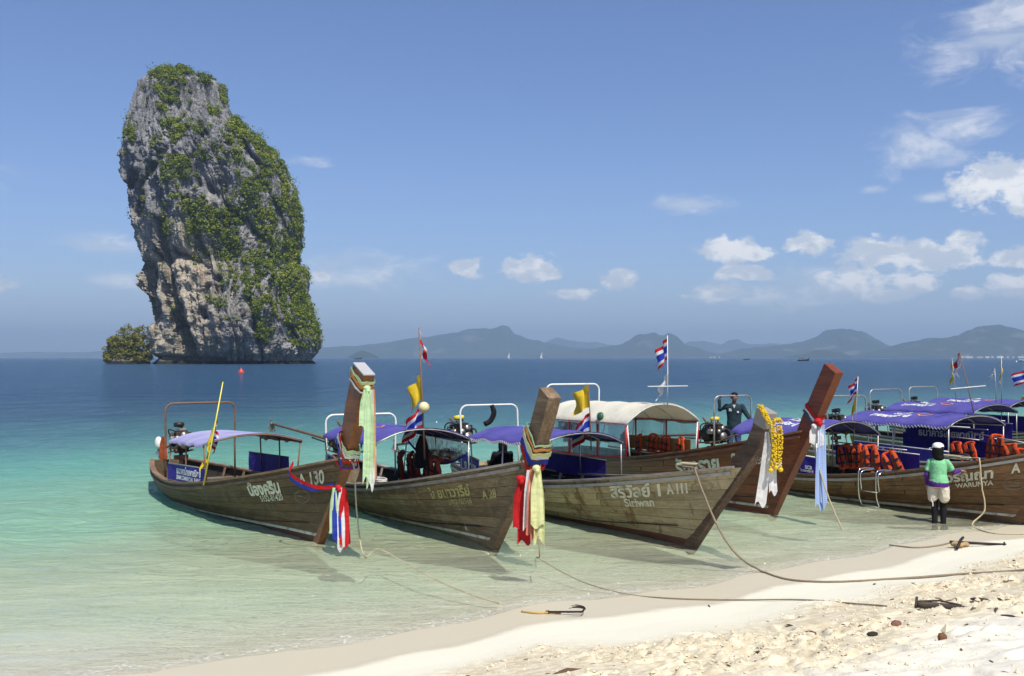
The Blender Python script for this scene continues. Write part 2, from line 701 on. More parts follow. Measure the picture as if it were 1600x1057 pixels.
fast_mesh(me, np.concatenate([top, bot]), np.concatenate([quads, side]), True)
bm = bmesh.new()
bm.from_mesh(me)
bm.verts.ensure_lookup_table()
bm.faces.new([bm.verts[int(i)] for i in bi[::-1]])
bm.to_mesh(me)
bm.free()
add_attr(me, 'shore', np.concatenate([ws.ravel(), np.zeros(len(bot))]))

m = bpy.data.materials.new('sea_water')
m.use_nodes = True
t = NT(m.node_tree)
t.n.clear()
co = t.coord('Object')
s_ = t.attr('shore')
na = t.noise(t.mapping(co, scale=(0.55, 1.6, 1), rot=(0, 0, R(12))), 4.2, 5, 0.62, 0.4)
nb_ = t.noise(t.mapping(co, scale=(0.30, 1.0, 1), rot=(0, 0, R(-8))), 0.9, 6, 0.66, 0.3)
nc = t.noise(t.mapping(co, scale=(0.30, 1.0, 1), rot=(0, 0, R(5))), 0.30, 3, 0.50)
hgt = t.math('ADD', t.math('MULTIPLY', na, 0.19), t.math('MULTIPLY', nb_, 0.95))
hgt = t.math('ADD', hgt, t.math('MULTIPLY', nc, t.smooth(s_, 10, 70, 0.0, 4.6)))
bmp = t.bump(hgt, 0.9, 0.75)
fr = t.node('ShaderNodeFresnel')
fr.inputs['IOR'].default_value = 1.333
t.put(fr.inputs['Normal'], bmp)
gl = t.node('ShaderNodeBsdfGlossy')
gl.inputs['Roughness'].default_value = 0.06
gl.inputs['Color'].default_value = (1, 1, 1, 1)
t.put(gl.inputs['Normal'], bmp)
tr = t.node('ShaderNodeBsdfTransparent')
tr.inputs[0].default_value = (0.985, 1, 1, 1)
df = t.node('ShaderNodeBsdfDiffuse')
sn = t.math('DIVIDE', s_, 120.0)
big = t.noise(co, 0.035, 4, 0.6)
sn = t.math('ADD', sn, t.math('MULTIPLY', t.math('SUBTRACT', big, 0.5), 0.16), clamp=True)
body = t.ramp(sn, [(0.0, (0.74, 0.68, 0.47)), (0.022, (0.53, 0.57, 0.37)), (0.06, (0.28, 0.47, 0.31)), (0.15, (0.145, 0.37, 0.29)), (0.26, (0.070, 0.185, 0.21)), (0.40, (0.046, 0.105, 0.165)), (0.7, (0.034, 0.082, 0.150))])
t.put(df.inputs[0], body)
t.put(df.inputs['Normal'], t.bump(hgt, 0.55, 0.75))
kk = t.ramp(sn, [(0.0, 0.12), (0.02, 0.46), (0.06, 0.76), (0.15, 0.86), (0.6, 0.93), (1.0, 0.96)])
m1 = t.node('ShaderNodeMixShader')
t.put(m1.inputs[0], kk)
t.l.new(tr.outputs[0], m1.inputs[1])
t.l.new(df.outputs[0], m1.inputs[2])
# foam where the swash runs out
fo = t.noise(t.mapping(co, scale=(1, 1.4, 1)), 16.0, 5, 0.75)
fo2 = t.noise(co, 1.2, 3, 0.5)
fpos = t.math('ADD', s_, t.math('MULTIPLY', t.math('SUBTRACT', fo2, 0.5), 0.7))
fb = t.math('MULTIPLY', t.smooth(fpos, -0.05, 0.06), t.smooth(fpos, 0.42, 0.10))
fb = t.math('MULTIPLY', fb, t.smooth(fo, 0.50, 0.64))
fb2 = t.math('MULTIPLY', t.smooth(fpos, 0.75, 0.95), t.smooth(fpos, 1.35, 1.05))
fb = t.math('MAXIMUM', fb, t.math('MULTIPLY', fb2, t.smooth(fo, 0.57, 0.68)))
fd = t.node('ShaderNodeBsdfDiffuse')
fd.inputs[0].default_value = (0.85, 0.87, 0.84, 1)
m2 = t.node('ShaderNodeMixShader')
bf = t.node('ShaderNodeNewGeometry').outputs['Backfacing']
t.put(m2.inputs[0], t.math('MULTIPLY', fr.outputs[0], t.math('SUBTRACT', 1.0, bf)))
t.l.new(m1.outputs[0], m2.inputs[1])
t.l.new(gl.outputs[0], m2.inputs[2])
m3 = t.node('ShaderNodeMixShader')
t.put(m3.inputs[0], t.math('MULTIPLY', fb, 0.60))
t.l.new(m2.outputs[0], m3.inputs[1])
t.l.new(fd.outputs[0], m3.inputs[2])
va = t.node('ShaderNodeVolumeAbsorption')
va.inputs['Color'].default_value = (0.40, 0.925, 0.90, 1)
va.inputs['Density'].default_value = 0.20
ou = t.node('ShaderNodeOutputMaterial')
t.l.new(m3.outputs[0], ou.inputs['Surface'])
t.l.new(va.outputs[0], ou.inputs['Volume'])
sea = link('sea', me, m)
tag(sea, 'clear turquoise sea turning deep blue to the horizon', kind='structure')

# ---- far hills across the bay
m, t, p = principled('forest_hill')
co = t.coord('Object')
n = t.noise(co, 0.012, 6, 0.7)
cliff = t.smooth(t.noise(t.mapping(co, scale=(1, 1, 0.4)), 0.006, 5, 0.6), 0.56, 0.66)
c = t.mix(n, (0.012, 0.026, 0.016), (0.040, 0.062, 0.032))
c = t.mix(t.math('MULTIPLY', cliff, 0.25), c, (0.30, 0.28, 0.25))
t.put(p.inputs['Base Color'], c)
p.inputs['Roughness'].default_value = 0.95
p.inputs['Specular IOR Level'].default_value = 0.1
HILLM = m


def ridge(name, dist, crest, depth, seed, label, jag=1.0):
    cp = np.array(crest, float)
    pxs = np.arange(cp[0, 0], cp[-1, 0] + 0.1, 1.6)
    hy = np.interp(pxs, cp[:, 0], cp[:, 1])
    k = np.ones(5) / 5
    hy = np.convolve(np.pad(hy, 2, mode='edge'), k, 'valid')
    X = (pxs - 800) / 1555 * dist
    H = np.maximum((559 - hy) / 1555 * dist + CAM_H, 0.0)
    sc = 180.0
    H = H * (1 + 0.34 * jag * (fbm(X / sc, X * 0 + seed, 4, seed) - 0.5)) + 16 * jag * (fbm(X / 60.0, X * 0 + 3.3, 2, seed + 7) - 0.5) * smoothstep(H, 20, 80)
    H[0] = H[-1] = 0
    nv = 34
    vv = np.linspace(-1, 1, nv)
    prof = np.cos(vv * math.pi / 2) ** 1.3
    P3 = np.zeros((len(X), nv, 3))
    for j in range(nv):
        yy = dist + vv[j] * depth
        persp = 1.0
        wob = (fbm(X / 260 + vv[j] * 3, X * 0 + vv[j] * 5 + seed, 4, seed + 3) - 0.5)
        P3[:, j, 0] = X * persp
        P3[:, j, 1] = yy + wob * depth * 0.25
        P3[:, j, 2] = H * np.clip(prof[j] + 0.35 * wob * (1 - abs(vv[j])) * (0 if abs(vv[j]) < 0.03 else 1), 0, 1.0) - (3 if prof[j] < 0.02 else 0)
    me = grid_mesh(name, P3)
    o = link(name, me, HILLM)
    tag(o, label, kind='structure')
    return o


ridge('hills', 11500, [(-260, 556), (-60, 553), (60, 550), (120, 551), (180, 548), (260, 551), (330, 556)], 500, 3, 'very faint low hills on the horizon left of the tall rock', 0.6)
ridge('hills', 9000, [(480, 553), (500, 543), (560, 541), (620, 534), (680, 525), (730, 515), (775, 513), (784, 508), (795, 509), (802, 520), (830, 532), (880, 541), (930, 548), (960, 556)], 900, 9, 'long blue-grey mountain with a blunt peak behind the flag mast', 0.5)
ridge('hills', 12500, [(810, 556), (850, 534), (870, 526), (888, 532), (930, 535), (960, 541), (1010, 555)], 700, 14, 'faint far hill behind the blunt-peaked mountain', 0.7)
ridge('hills', 8000, [(850, 556), (900, 546), (950, 543), (985, 535), (1000, 524), (1020, 521), (1032, 526), (1045, 522), (1056, 527), (1066, 537), (1100, 548), (1130, 556)], 600, 23, 'craggy pale cliffed hill beside the white flagpole', 1.3)
ridge('hills', 12000, [(1050, 556), (1075, 533), (1100, 533), (1125, 540), (1150, 530), (1168, 537), (1230, 536), (1290, 545), (1320, 555)], 700, 29, 'hazy far ridge behind the rounded hill', 0.8)
ridge('hills', 7600, [(1110, 557), (1160, 546), (1200, 541), (1240, 539), (1275, 532), (1296, 519), (1320, 515), (1342, 522), (1370, 536), (1410, 547), (1440, 556)], 700, 37, 'rounded hill to the right of the raised brown prow', 0.9)
ridge('hills', 6400, [(1350, 557), (1390, 545), (1420, 534), (1470, 530), (1500, 522), (1520, 516), (1545, 512), (1570, 517), (1600, 525), (1660, 530), (1720, 528), (1800, 540), (1900, 552), (1960, 557)], 800, 47, 'nearest green hill at the right edge above the village', 0.9)
ridge('hills', 5600, [(1230, 558.5), (1260, 551), (1285, 545), (1310, 550), (1330, 558)], 160, 53, 'small dark wooded headland at the foot of the rounded hill', 0.8)
ridge('hills', 5200, [(545, 558.6), (556, 552), (566, 548), (578, 552), (592, 558.5)], 90, 57, 'small wooded islet right of the tall rock', 0.8)

# ---- limestone rock stack
YR = 450.0
PXM = (YR + 38) / 1555.0
Lp = np.array([(563, 243), (540, 241), (506, 245), (483, 238), (465, 230), (449, 227), (430, 228), (412, 231), (400, 227), (383, 221), (355, 212), (330, 210), (303, 210), (279, 200), (253, 192), (237, 195), (200, 204), (175, 212), (150, 218), (135, 223), (122, 240), (114, 256), (109, 275)], float)
Rp = np.array([(563, 493), (540, 497), (530, 498), (516, 491), (492, 486), (464, 477), (445, 480), (431, 480), (416, 463), (388, 465), (360, 470), (331, 463), (298, 458), (265, 444), (237, 425), (208, 392), (185, 368), (166, 356), (140, 351), (132, 345), (121, 316), (114, 300), (109, 292)], float)
nz, nth = 530, 660
pyv = np.linspace(571, 109, nz)
lx = np.interp(-pyv, -Lp[:, 0], Lp[:, 1])
rx = np.interp(-pyv, -Rp[:, 0], Rp[:, 1])
cx = (lx + rx) / 2
hw = (rx - lx) / 2
th = np.linspace(0, 2 * math.pi, nth, endpoint=False)
TH, PY = np.meshgrid(th, pyv, indexing='ij')
CX = np.interp(-PY, -pyv, cx)
HW = np.interp(-PY, -pyv, hw)
ct, st = np.cos(TH), np.sin(TH)
# squarish section
ex = np.sign(ct) * np.abs(ct) ** 0.85
ey = np.sign(st) * np.abs(st) ** 0.85
zz = (559 - PY) * PXM + CAM_H
rad = np.ones_like(TH)
ang = TH * 12.0
period = 12.0 * 2 * math.pi


def pfbm(a, b, sa, sb, oct, seed, **k):
    # seamless round the stack: noise on a cylinder made from two 2D samplings
    w = TH / (2 * math.pi)
    n_a = fbm(a * sa, b * sb, oct, seed, **k)
    n_b = fbm((a - period) * sa, b * sb, oct, seed, **k)
    q = smoothstep(w, 0.85, 1.0)
    return n_a * (1 - q) + n_b * q


zn = zz / 10.0
front = smoothstep(-st, -0.2, 0.5)
# fluting, ledges, buttresses
d1 = (pfbm(ang, zn, 0.12, 0.12, 3, 201) - 0.5) * 0.30
d2 = (pfbm(ang, zn, 0.50, 0.16, 4, 211, ridged=True) - 0.6) * 0.30
d3 = (pfbm(ang, zn, 1.6, 0.30, 3, 223, ridged=True) - 0.6) * 0.15
d4 = (pfbm(ang, zn, 1.5, 2.4, 3, 231) - 0.5) * 0.12
d5 = (pfbm(ang, zn, 5.0, 2.2, 2, 241) - 0.5) * 0.055
ledge = (pfbm(ang, zn + 0.35 * ang * 0.2, 0.3, 1.3, 3, 251) - 0.5)
d6 = np.sign(ledge) * np.abs(ledge) ** 0.6 * 0.09
q7 = pfbm(ang, zn, 0.9, 0.8, 3, 281)
q8 = pfbm(ang, zn, 2.6, 2.2, 2, 291)
d7 = (np.round(q7 * 9) / 9 - q7) * 0.32 + (np.round(q8 * 6) / 6 - q8) * 0.16
side = np.abs(ct) ** 3            # keep the outline close to the traced one
disp = d1 * (1 - 0.95 * side) + d2 * (1 - 0.88 * side) + d3 * (1 - 0.65 * side) + d4 * (1 - 0.5 * side) + d5 + d7 * (1 - 0.7 * side) + d6 * (1 - 0.8 * side) - 0.035 * side
rad = rad + disp
fx_ = (PY - 109) / (571 - 109)
capr = np.sqrt(np.clip(1 - (1 - np.clip(fx_ / 0.035, 0, 1)) ** 2, 0.0, 1))
depthf = 0.78
undercut = 1 - 0.05 * np.exp(-((zz - 2.0) / 2.5) ** 2)
hwm = HW * PXM * undercut
X3 = (CX - 800) * PXM + ex * hwm * rad
Y3 = YR + 38 + ey * np.minimum(hwm, 42) * depthf * rad * (0.35 + 0.65 * capr) - 16 * np.exp(-((PY - 500) / 60.0) ** 2) * front * np.exp(-((CX + ct * HW - 400) / 60.0) ** 2)
Z3 = zz + (pfbm(ang, zn, 1.5, 1.5, 3, 261) - 0.5) * 5.0 * (1 - capr)
# named fissures, overhangs and sea caves (study-zoom pixels), pushed into the face
zqx = ((X3 / Y3 * 1555 + 800) - 160) * 2.114
zqy = ((559 - (Z3 - CAM_H) / Y3 * 1555) - 90) * 2.114
wobx = (pfbm(ang, zn, 1.2, 1.2, 3, 271) - 0.5) * 26
for line, dep, wid in (([(190, 540), (200, 650), (230, 760), (250, 870), (300, 990)], 9, 13), ([(150, 690), (150, 780), (170, 850)], 12, 22), ([(240, 640), (300, 665), (330, 690)], 6, 12),
                       ([(325, 835), (330, 855)], 9, 14), ([(615, 905), (625, 930)], 10, 20), ([(380, 730), (385, 770)], 7, 10), ([(260, 880), (285, 950)], 8, 14), ([(180, 990), (260, 995), (400, 1000)], 6, 8),
                       ([(350, 420), (420, 500), (520, 600)], 5, 12), ([(330, 250), (300, 330), (310, 420)], 5, 9), ([(200, 300), (130, 420), (120, 520)], 4, 10), ([(420, 190), (470, 300), (540, 380)], 5, 10),
                       ([(270, 470), (300, 560), (350, 700), (370, 820)], 6, 10), ([(480, 800), (500, 900), (520, 990)], 6, 10), ([(110, 380), (90, 420)], 8, 12), ([(560, 470), (600, 560), (620, 640)], 5, 10)):
    dmin = np.full_like(zqx, 1e9)
    for (ax_, ay_), (bx_, by_) in zip(line[:-1], line[1:]):
        vx, vy = bx_ - ax_, by_ - ay_
        tt = np.clip(((zqx + wobx - ax_) * vx + (zqy - ay_) * vy) / (vx * vx + vy * vy), 0, 1)
        dmin = np.minimum(dmin, np.hypot(zqx + wobx - ax_ - tt * vx, zqy - ay_ - tt * vy))
    Y3 = Y3 + dep * np.exp(-(dmin / wid) ** 2) * front
P3 = np.stack([X3, Y3, Z3], -1)
me = grid_mesh('limestone_stack', P3, closed_u=True)
bm = bmesh.new()
bm.from_mesh(me)
bm.verts.ensure_lookup_table()
tc = [bm.verts[i * nz + nz - 1] for i in range(nth)]
cvt = bm.verts.new((X3[:, -1].mean(), Y3[:, -1].mean(), Z3[:, -1].max() + 0.6))
for i in range(nth):
    f = bm.faces.new((tc[i], tc[(i + 1) % nth], cvt))
    f.smooth = True
bm.to_mesh(me)
bm.free()
cav = np.append((d2 + d3 + d4 * 0.5 + d6 * 0.3).ravel(), 0)
add_attr(me, 'relief', cav)

m, t, p = principled('limestone')
co = t.coord('Object')
cz = t.xyz(co)[2]
cxx = t.xyz(co)[0]
streak = t.noise(t.mapping(co, scale=(1, 1, 0.10)), 0.30, 6, 0.68)
streak2 = t.noise(t.mapping(co, scale=(1, 1, 0.06)), 1.1, 5, 0.7)
blot = t.noise(co, 0.06, 6, 0.65)
fine = t.noise(co, 0.9, 6, 0.7)
grey = t.ramp(streak, [(0.30, (0.12, 0.12, 0.125)), (0.5, (0.28, 0.28, 0.285)), (0.68, (0.50, 0.49, 0.475))])
pale = t.ramp(streak2, [(0.25, (0.30, 0.24, 0.17)), (0.5, (0.54, 0.47, 0.36)), (0.75, (0.70, 0.65, 0.54))])
# fresh pale rock low down on the left half, weathered grey above
low = t.smooth(t.math('ADD', cz, t.math('MULTIPLY', t.math('SUBTRACT', blot, 0.5), 130.0)), 92.0, 34.0)
lft = t.smooth(t.math('ADD', cxx, t.math('MULTIPLY', t.math('SUBTRACT', blot, 0.5), 60.0)), -126.0, -152.0, 0.25, 1.0)
pm = t.math('MULTIPLY', low, lft)
pm = t.math('MAXIMUM', pm, t.math('MULTIPLY', t.smooth(cz, 14, 3), t.smooth(fine, 0.45, 0.6)))
c = t.mix(pm, grey, pale)
orange = t.smooth(t.noise(t.mapping(co, scale=(1, 1, 0.25), loc=(30, 0, 0)), 0.12, 4, 0.6), 0.60, 0.72)
c = t.mix(t.math('MULTIPLY', t.math('MULTIPLY', orange, pm), 0.6), c, (0.50, 0.29, 0.12))
blk = t.smooth(t.noise(t.mapping(co, scale=(1, 1, 0.16), loc=(7, 0, 3)), 0.22, 6, 0.72), 0.52, 0.64)
c = t.mix(t.math('MULTIPLY', blk, 0.52), c, (0.030, 0.030, 0.032))
tide = t.smooth(t.math('ADD', cz, t.math('MULTIPLY', fine, 1.6)), 2.9, 2.0)
c = t.mix(tide, c, (0.03, 0.026, 0.022))
moss = t.smooth(t.noise(co, 0.11, 6, 0.7), 0.54, 0.66)
c = t.mix(t.math('MULTIPLY', moss, 0.55), c, (0.10, 0.105, 0.03))
t.put(p.inputs['Base Color'], c)
p.inputs['Roughness'].default_value = 0.95
p.inputs['Specular IOR Level'].default_value = 0.15
t.put(p.inputs['Normal'], t.bump(t.math('ADD', fine, t.math('MULTIPLY', streak2, 0.8)), 0.9, 1.6))
rock = link('limestone_stack', me, m)
tag(rock, 'tall grey limestone rock tower draped in green shrubs, rising from the sea', 'rock')

# vegetation clinging to it: leaf-sized faces in clumps
VEG = [(230, 62, 70, 32, 1.0), (215, 125, 45, 60, .8), (340, 75, 34, 18, .8), (95, 250, 16, 55, .9), (395, 120, 14, 40, .5), (240, 372, 55, 55, 1), (225, 250, 48, 55, .55), (190, 290, 35, 45, .45),
       (225, 520, 28, 75, .9), (300, 485, 42, 50, .9), (335, 575, 75, 85, 1), (372, 178, 30, 20, .9), (440, 255, 40, 52, .9), (490, 330, 55, 85, .95), (505, 420, 45, 60, .9),
       (565, 350, 42, 55, .8), (600, 440, 42, 75, .9), (635, 540, 26, 70, .85), (430, 540, 65, 55, .85), (525, 550, 55, 55, .8), (420, 640, 95, 75, 1), (540, 650, 95, 95, 1),
       (480, 725, 85, 72, 1), (600, 740, 75, 95, 1), (540, 805, 62, 75, 1), (640, 840, 52, 65, 1), (530, 905, 30, 52, .8), (660, 930, 55, 40, .7), (350, 785, 26, 34, .8),
       (395, 820, 16, 20, .8), (665, 712, 26, 32, 1), (410, 372, 18, 16, .9), (520, 290, 30, 40, .7), (460, 470, 30, 30, .6), (640, 620, 24, 50, .8), (385, 320, 24, 40, .4),
       (690, 905, 22, 40, 1), (575, 300, 26, 26, .8), (330, 320, 24, 30, .35), (260, 215, 26, 30, .4), (310, 240, 14, 14, .8)]
rng = np.random.default_rng(5)
nrmx = np.stack([np.gradient(P3[..., k], axis=0) for k in range(3)], -1)
nrmz = np.stack([np.gradient(P3[..., k], axis=1) for k in range(3)], -1)
NR = np.cross(nrmx, nrmz)
NR /= np.maximum(np.linalg.norm(NR, axis=2, keepdims=True), 1e-9)
# front pixel position of each grid point in the study zoom
zx_ = ((X3 / Y3 * 1555 + 800) - 160) * 2.114
zy_ = ((559 - (Z3 - CAM_H) / Y3 * 1555) - 90) * 2.114
dens = np.zeros_like(zx_)
for (a, b, ra, rb, k) in VEG:
    q = np.sqrt(((zx_ - a) / ra) ** 2 + ((zy_ - b) / rb) ** 2)
    dens = np.maximum(dens, k * (1 - smoothstep(q, 0.65, 1.15)))
patchy = pfbm(ang, zn, 0.9, 0.9, 4, 301)
dens = dens * smoothstep(patchy, 0.34, 0.47) + 0.045 * smoothstep(patchy, 0.56, 0.68)
dens = np.where((PY > 112) & (zz > 5), dens, 0)
pw = (dens * np.linalg.norm(np.cross(nrmx, nrmz), axis=2)).ravel()
pw /= pw.sum()
pick = rng.choice(pw.size, 7600, p=pw)
bushes = P3.reshape(-1, 3)[pick]
bn = NR.reshape(-1, 3)[pick]
flip = np.sign(np.sum(bn * (bushes - np.stack([np.full(len(bushes), X3.mean()), np.full(len(bushes), Y3.mean()), bushes[:, 2]], -1)), 1))
bn = bn * np.where(flip == 0, 1, flip)[:, None]


def leaf_cloud(centers, radii, per, lsize, rng, up=None, flat=0.75):
    """quads spread through clumps; returns verts, faces"""
    n = len(centers)
    d = rng.normal(size=(n, per, 3))
    d /= np.linalg.norm(d, axis=2, keepdims=True)
    r_ = rng.uniform(0.35, 1.0, size=(n, per, 1)) ** 0.6
    lump = rng.uniform(0.75, 1.2, size=(n, 1, 3))
    pos = centers[:, None, :] + d * r_ * radii[:, None, None] * np.array([1, 1, flat]) * lump
    nr = d + rng.normal(size=d.shape) * 0.45 + np.array([0, 0, 0.35])
    nr /= np.linalg.norm(nr, axis=2, keepdims=True)
    t1 = np.cross(nr, rng.normal(size=nr.shape))
    t1 /= np.maximum(np.linalg.norm(t1, axis=2, keepdims=True), 1e-6)
    t2 = np.cross(nr, t1)
    s1 = lsize * rng.uniform(0.6, 1.4, size=(n, per, 1))
    s2 = s1 * rng.uniform(0.45, 0.8, size=(n, per, 1))
    a = pos + t1 * s1
    b = pos + t2 * s2
    c_ = pos - t1 * s1
    e = pos - t2 * s2
    V = np.stack([a, b, c_, e], 2).reshape(-1, 3)
    F = np.arange(len(V)).reshape(-1, 4)
    return V, F


def leaf_material(name, dark, light, warm):
    m, t, p = principled(name)
    g = t.node('ShaderNodeNewGeometry')
    rnd = g.outputs['Random Per Island']
    co = t.coord('Object')
    n = t.noise(co, 0.09 if name == 'cliff_foliage' else 0.8, 4, 0.6)
    mid_ = tuple(a * .45 + b * .55 for a, b in zip(dark, light))
    c = t.ramp(rnd, [(0.0, tuple(a * .5 + b * .5 for a, b in zip(dark, mid_))), (0.6, mid_), (0.92, light), (1.0, warm)])
    k = t.ramp(n, [(0.3, (0.50, 0.58, 0.50)), (0.5, (0.9, 0.92, 0.8)), (0.68, (1.5, 1.4, 1.0))])
    t.put(p.inputs['Base Color'], t.mix(1.0, c, k, 'MULTIPLY'))
    p.inputs['Roughness'].default_value = 0.7
    p.inputs['Specular IOR Level'].default_value = 0.25
    tl = t.node('ShaderNodeBsdfTranslucent')
    t.put(tl.inputs[0], t.mix(1.0, c, (1.1, 1.2, 0.5), 'MULTIPLY'))
    mx = t.node('ShaderNodeMixShader')
    mx.inputs[0].default_value = 0.22
    t.l.new(p.outputs[0], mx.inputs[1])
    t.l.new(tl.outputs[0], mx.inputs[2])
    t.l.new(mx.outputs[0], t.n['Material Output'].inputs['Surface'])
    return m


FOLI = leaf_material('cliff_foliage', (0.065, 0.095, 0.014), (0.25, 0.30, 0.030), (0.36, 0.34, 0.06))
brad = 0.7 + 1.9 * rng.random(len(bushes)) ** 1.8
brad *= np.where(rng.random(len(bushes)) < 0.08, 1.7, 1.0)
cent = bushes + bn * brad[:, None] * 0.35 + np.array([0, 0, 0.4]) * brad[:, None]
V, F = leaf_cloud(cent, brad, 48, 0.44, rng)
me = bpy.data.meshes.new('cliff_shrubs')
fast_mesh(me, V, F, False)
o = link('cliff_shrubs', me, FOLI, rock)
tag(o, 'green shrubs and creepers matted over the cliff ledges', kind='stuff')


def tree(name, base, height, rad_, seed, label, parent=None, nclump=26, lsize=0.4, mat=None, lean=0.0, group=None, low=0.35):
    r_ = np.random.default_rng(seed)
    root = empty(name, base)
    mb = MB()
    h0 = height * 0.55
    mb.tube([(0, 0, -0.5), (lean * 0.3, 0, h0 * 0.5), (lean, 0.1, h0)], [rad_ * 0.08, rad_ * 0.06, rad_ * 0.04], 7)
    cl = []
    for i in range(nclump):
        a = r_.uniform(0, 6.28)
        q = math.sqrt(r_.uniform(0, 1))
        zc = height * (low + (0.90 - low) * r_.uniform(0, 1) * (1 - 0.55 * q * q))
        c_ = (lean + math.cos(a) * q * rad_, math.sin(a) * q * rad_, zc)
        cl.append(c_)
        if i < 9:
            mb.tube([(lean * 0.6, 0.05, h0 * 0.6), (c_[0] * 0.55, c_[1] * 0.55, zc * 0.8), c_], [rad_ * 0.035, rad_ * 0.02, rad_ * 0.008], 5)
    mb.build('trunk', simple('bark', (0.10, 0.075, 0.05), 0.9), root)
    cl = np.array(cl)
    V, F = leaf_cloud(cl, r_.uniform(0.22, 0.42, len(cl)) * rad_, 46, lsize, r_)
    me = bpy.data.meshes.new('crown')
    fast_mesh(me, V, F, False)
    link('crown', me, mat or FOLI, root)
    tag(root, label, 'tree', group)
    return root


# rocky shelf with shrubs at the left foot of the stack
FOLI2 = leaf_material('shelf_foliage', (0.09, 0.095, 0.02), (0.27, 0.25, 0.045), (0.40, 0.32, 0.08))
mb = MB()
rr = np.random.default_rng(12)
rows = []
for i in range(30):
    a = i / 29
    row = []
    for j in range(26):
        b = j / 25
        ang_ = a * math.pi * 2
        rr_ = math.sin(b * math.pi / 2)
        x = math.cos(ang_) * 11.0 * rr_
        y = math.sin(ang_) * 9 * rr_
        z = -1.5 + 6.2 * (1 - rr_ ** 3) + (fbm(np.array([x * 0.5]), np.array([y * 0.5]), 3, 77)[0] - 0.5) * 3.2
        row.append((x, y, z))
    rows.append(row)
mb.sheet(rows)
sh = mb.build('rock_shelf', rock.data.materials[0])
sh.location = ((212 - 800) * PXM, YR + 30, 0)
tag(sh, 'low rock shelf under the bushes at the left foot of the rock tower', 'rock')
for i, (px, hh, rd, lab) in enumerate([(190, 17.0, 4.6, 'leftmost yellow-green bush on the low shelf beside the rock tower'),
                                       (208, 23.0, 6.2, 'tallest yellow-green bush on the low shelf, middle of three'),
                                       (229, 23.0, 5.6, 'yellow-green bush on the low shelf closest to the rock tower')]):
    tree('shrub', ((px - 800) * PXM, YR + 30 - i, -1.0), hh, rd, 60 + i, lab, nclump=120, lsize=0.45, mat=FOLI2, group='bushes on the shelf', low=0.10)
for i, (px, py, hh, rd, lab) in enumerate([(270, 118, 6.0, 4.2, 'wide tree crowning the left of the rock summit'),
                                           (286, 112, 5.4, 3.6, 'round tree on the highest point of the rock'),
                                           (318, 124, 4.0, 2.6, 'small tree on the right of the rock summit')]):
    tree('summit_tree', ((px - 800) * PXM, YR + 36, (559 - py) * PXM + CAM_H - 2.5), hh, rd, 80 + i, lab, nclump=26, lsize=0.55, group='trees on the summit')

# ---- the air over the bay
mb = MB()
mb.box((0, 0, 210), (36000, 36000, 480))
m = bpy.data.materials.new('haze_air')
m.use_nodes = True
t = NT(m.node_tree)
t.n.clear()
pv = t.node('ShaderNodeVolumePrincipled')
pv.inputs['Color'].default_value = (0.54, 0.75, 1.0, 1)
pv.inputs['Density'].default_value = 1.4e-4
pv.inputs['Anisotropy'].default_value = 0.1
ou = t.node('ShaderNodeOutputMaterial')
t.l.new(pv.outputs[0], ou.inputs['Volume'])
HAZE_ON = True
if HAZE_ON:
    hz = mb.build('haze', m)
    tag(hz, 'thin pale blue sea haze', kind='stuff')

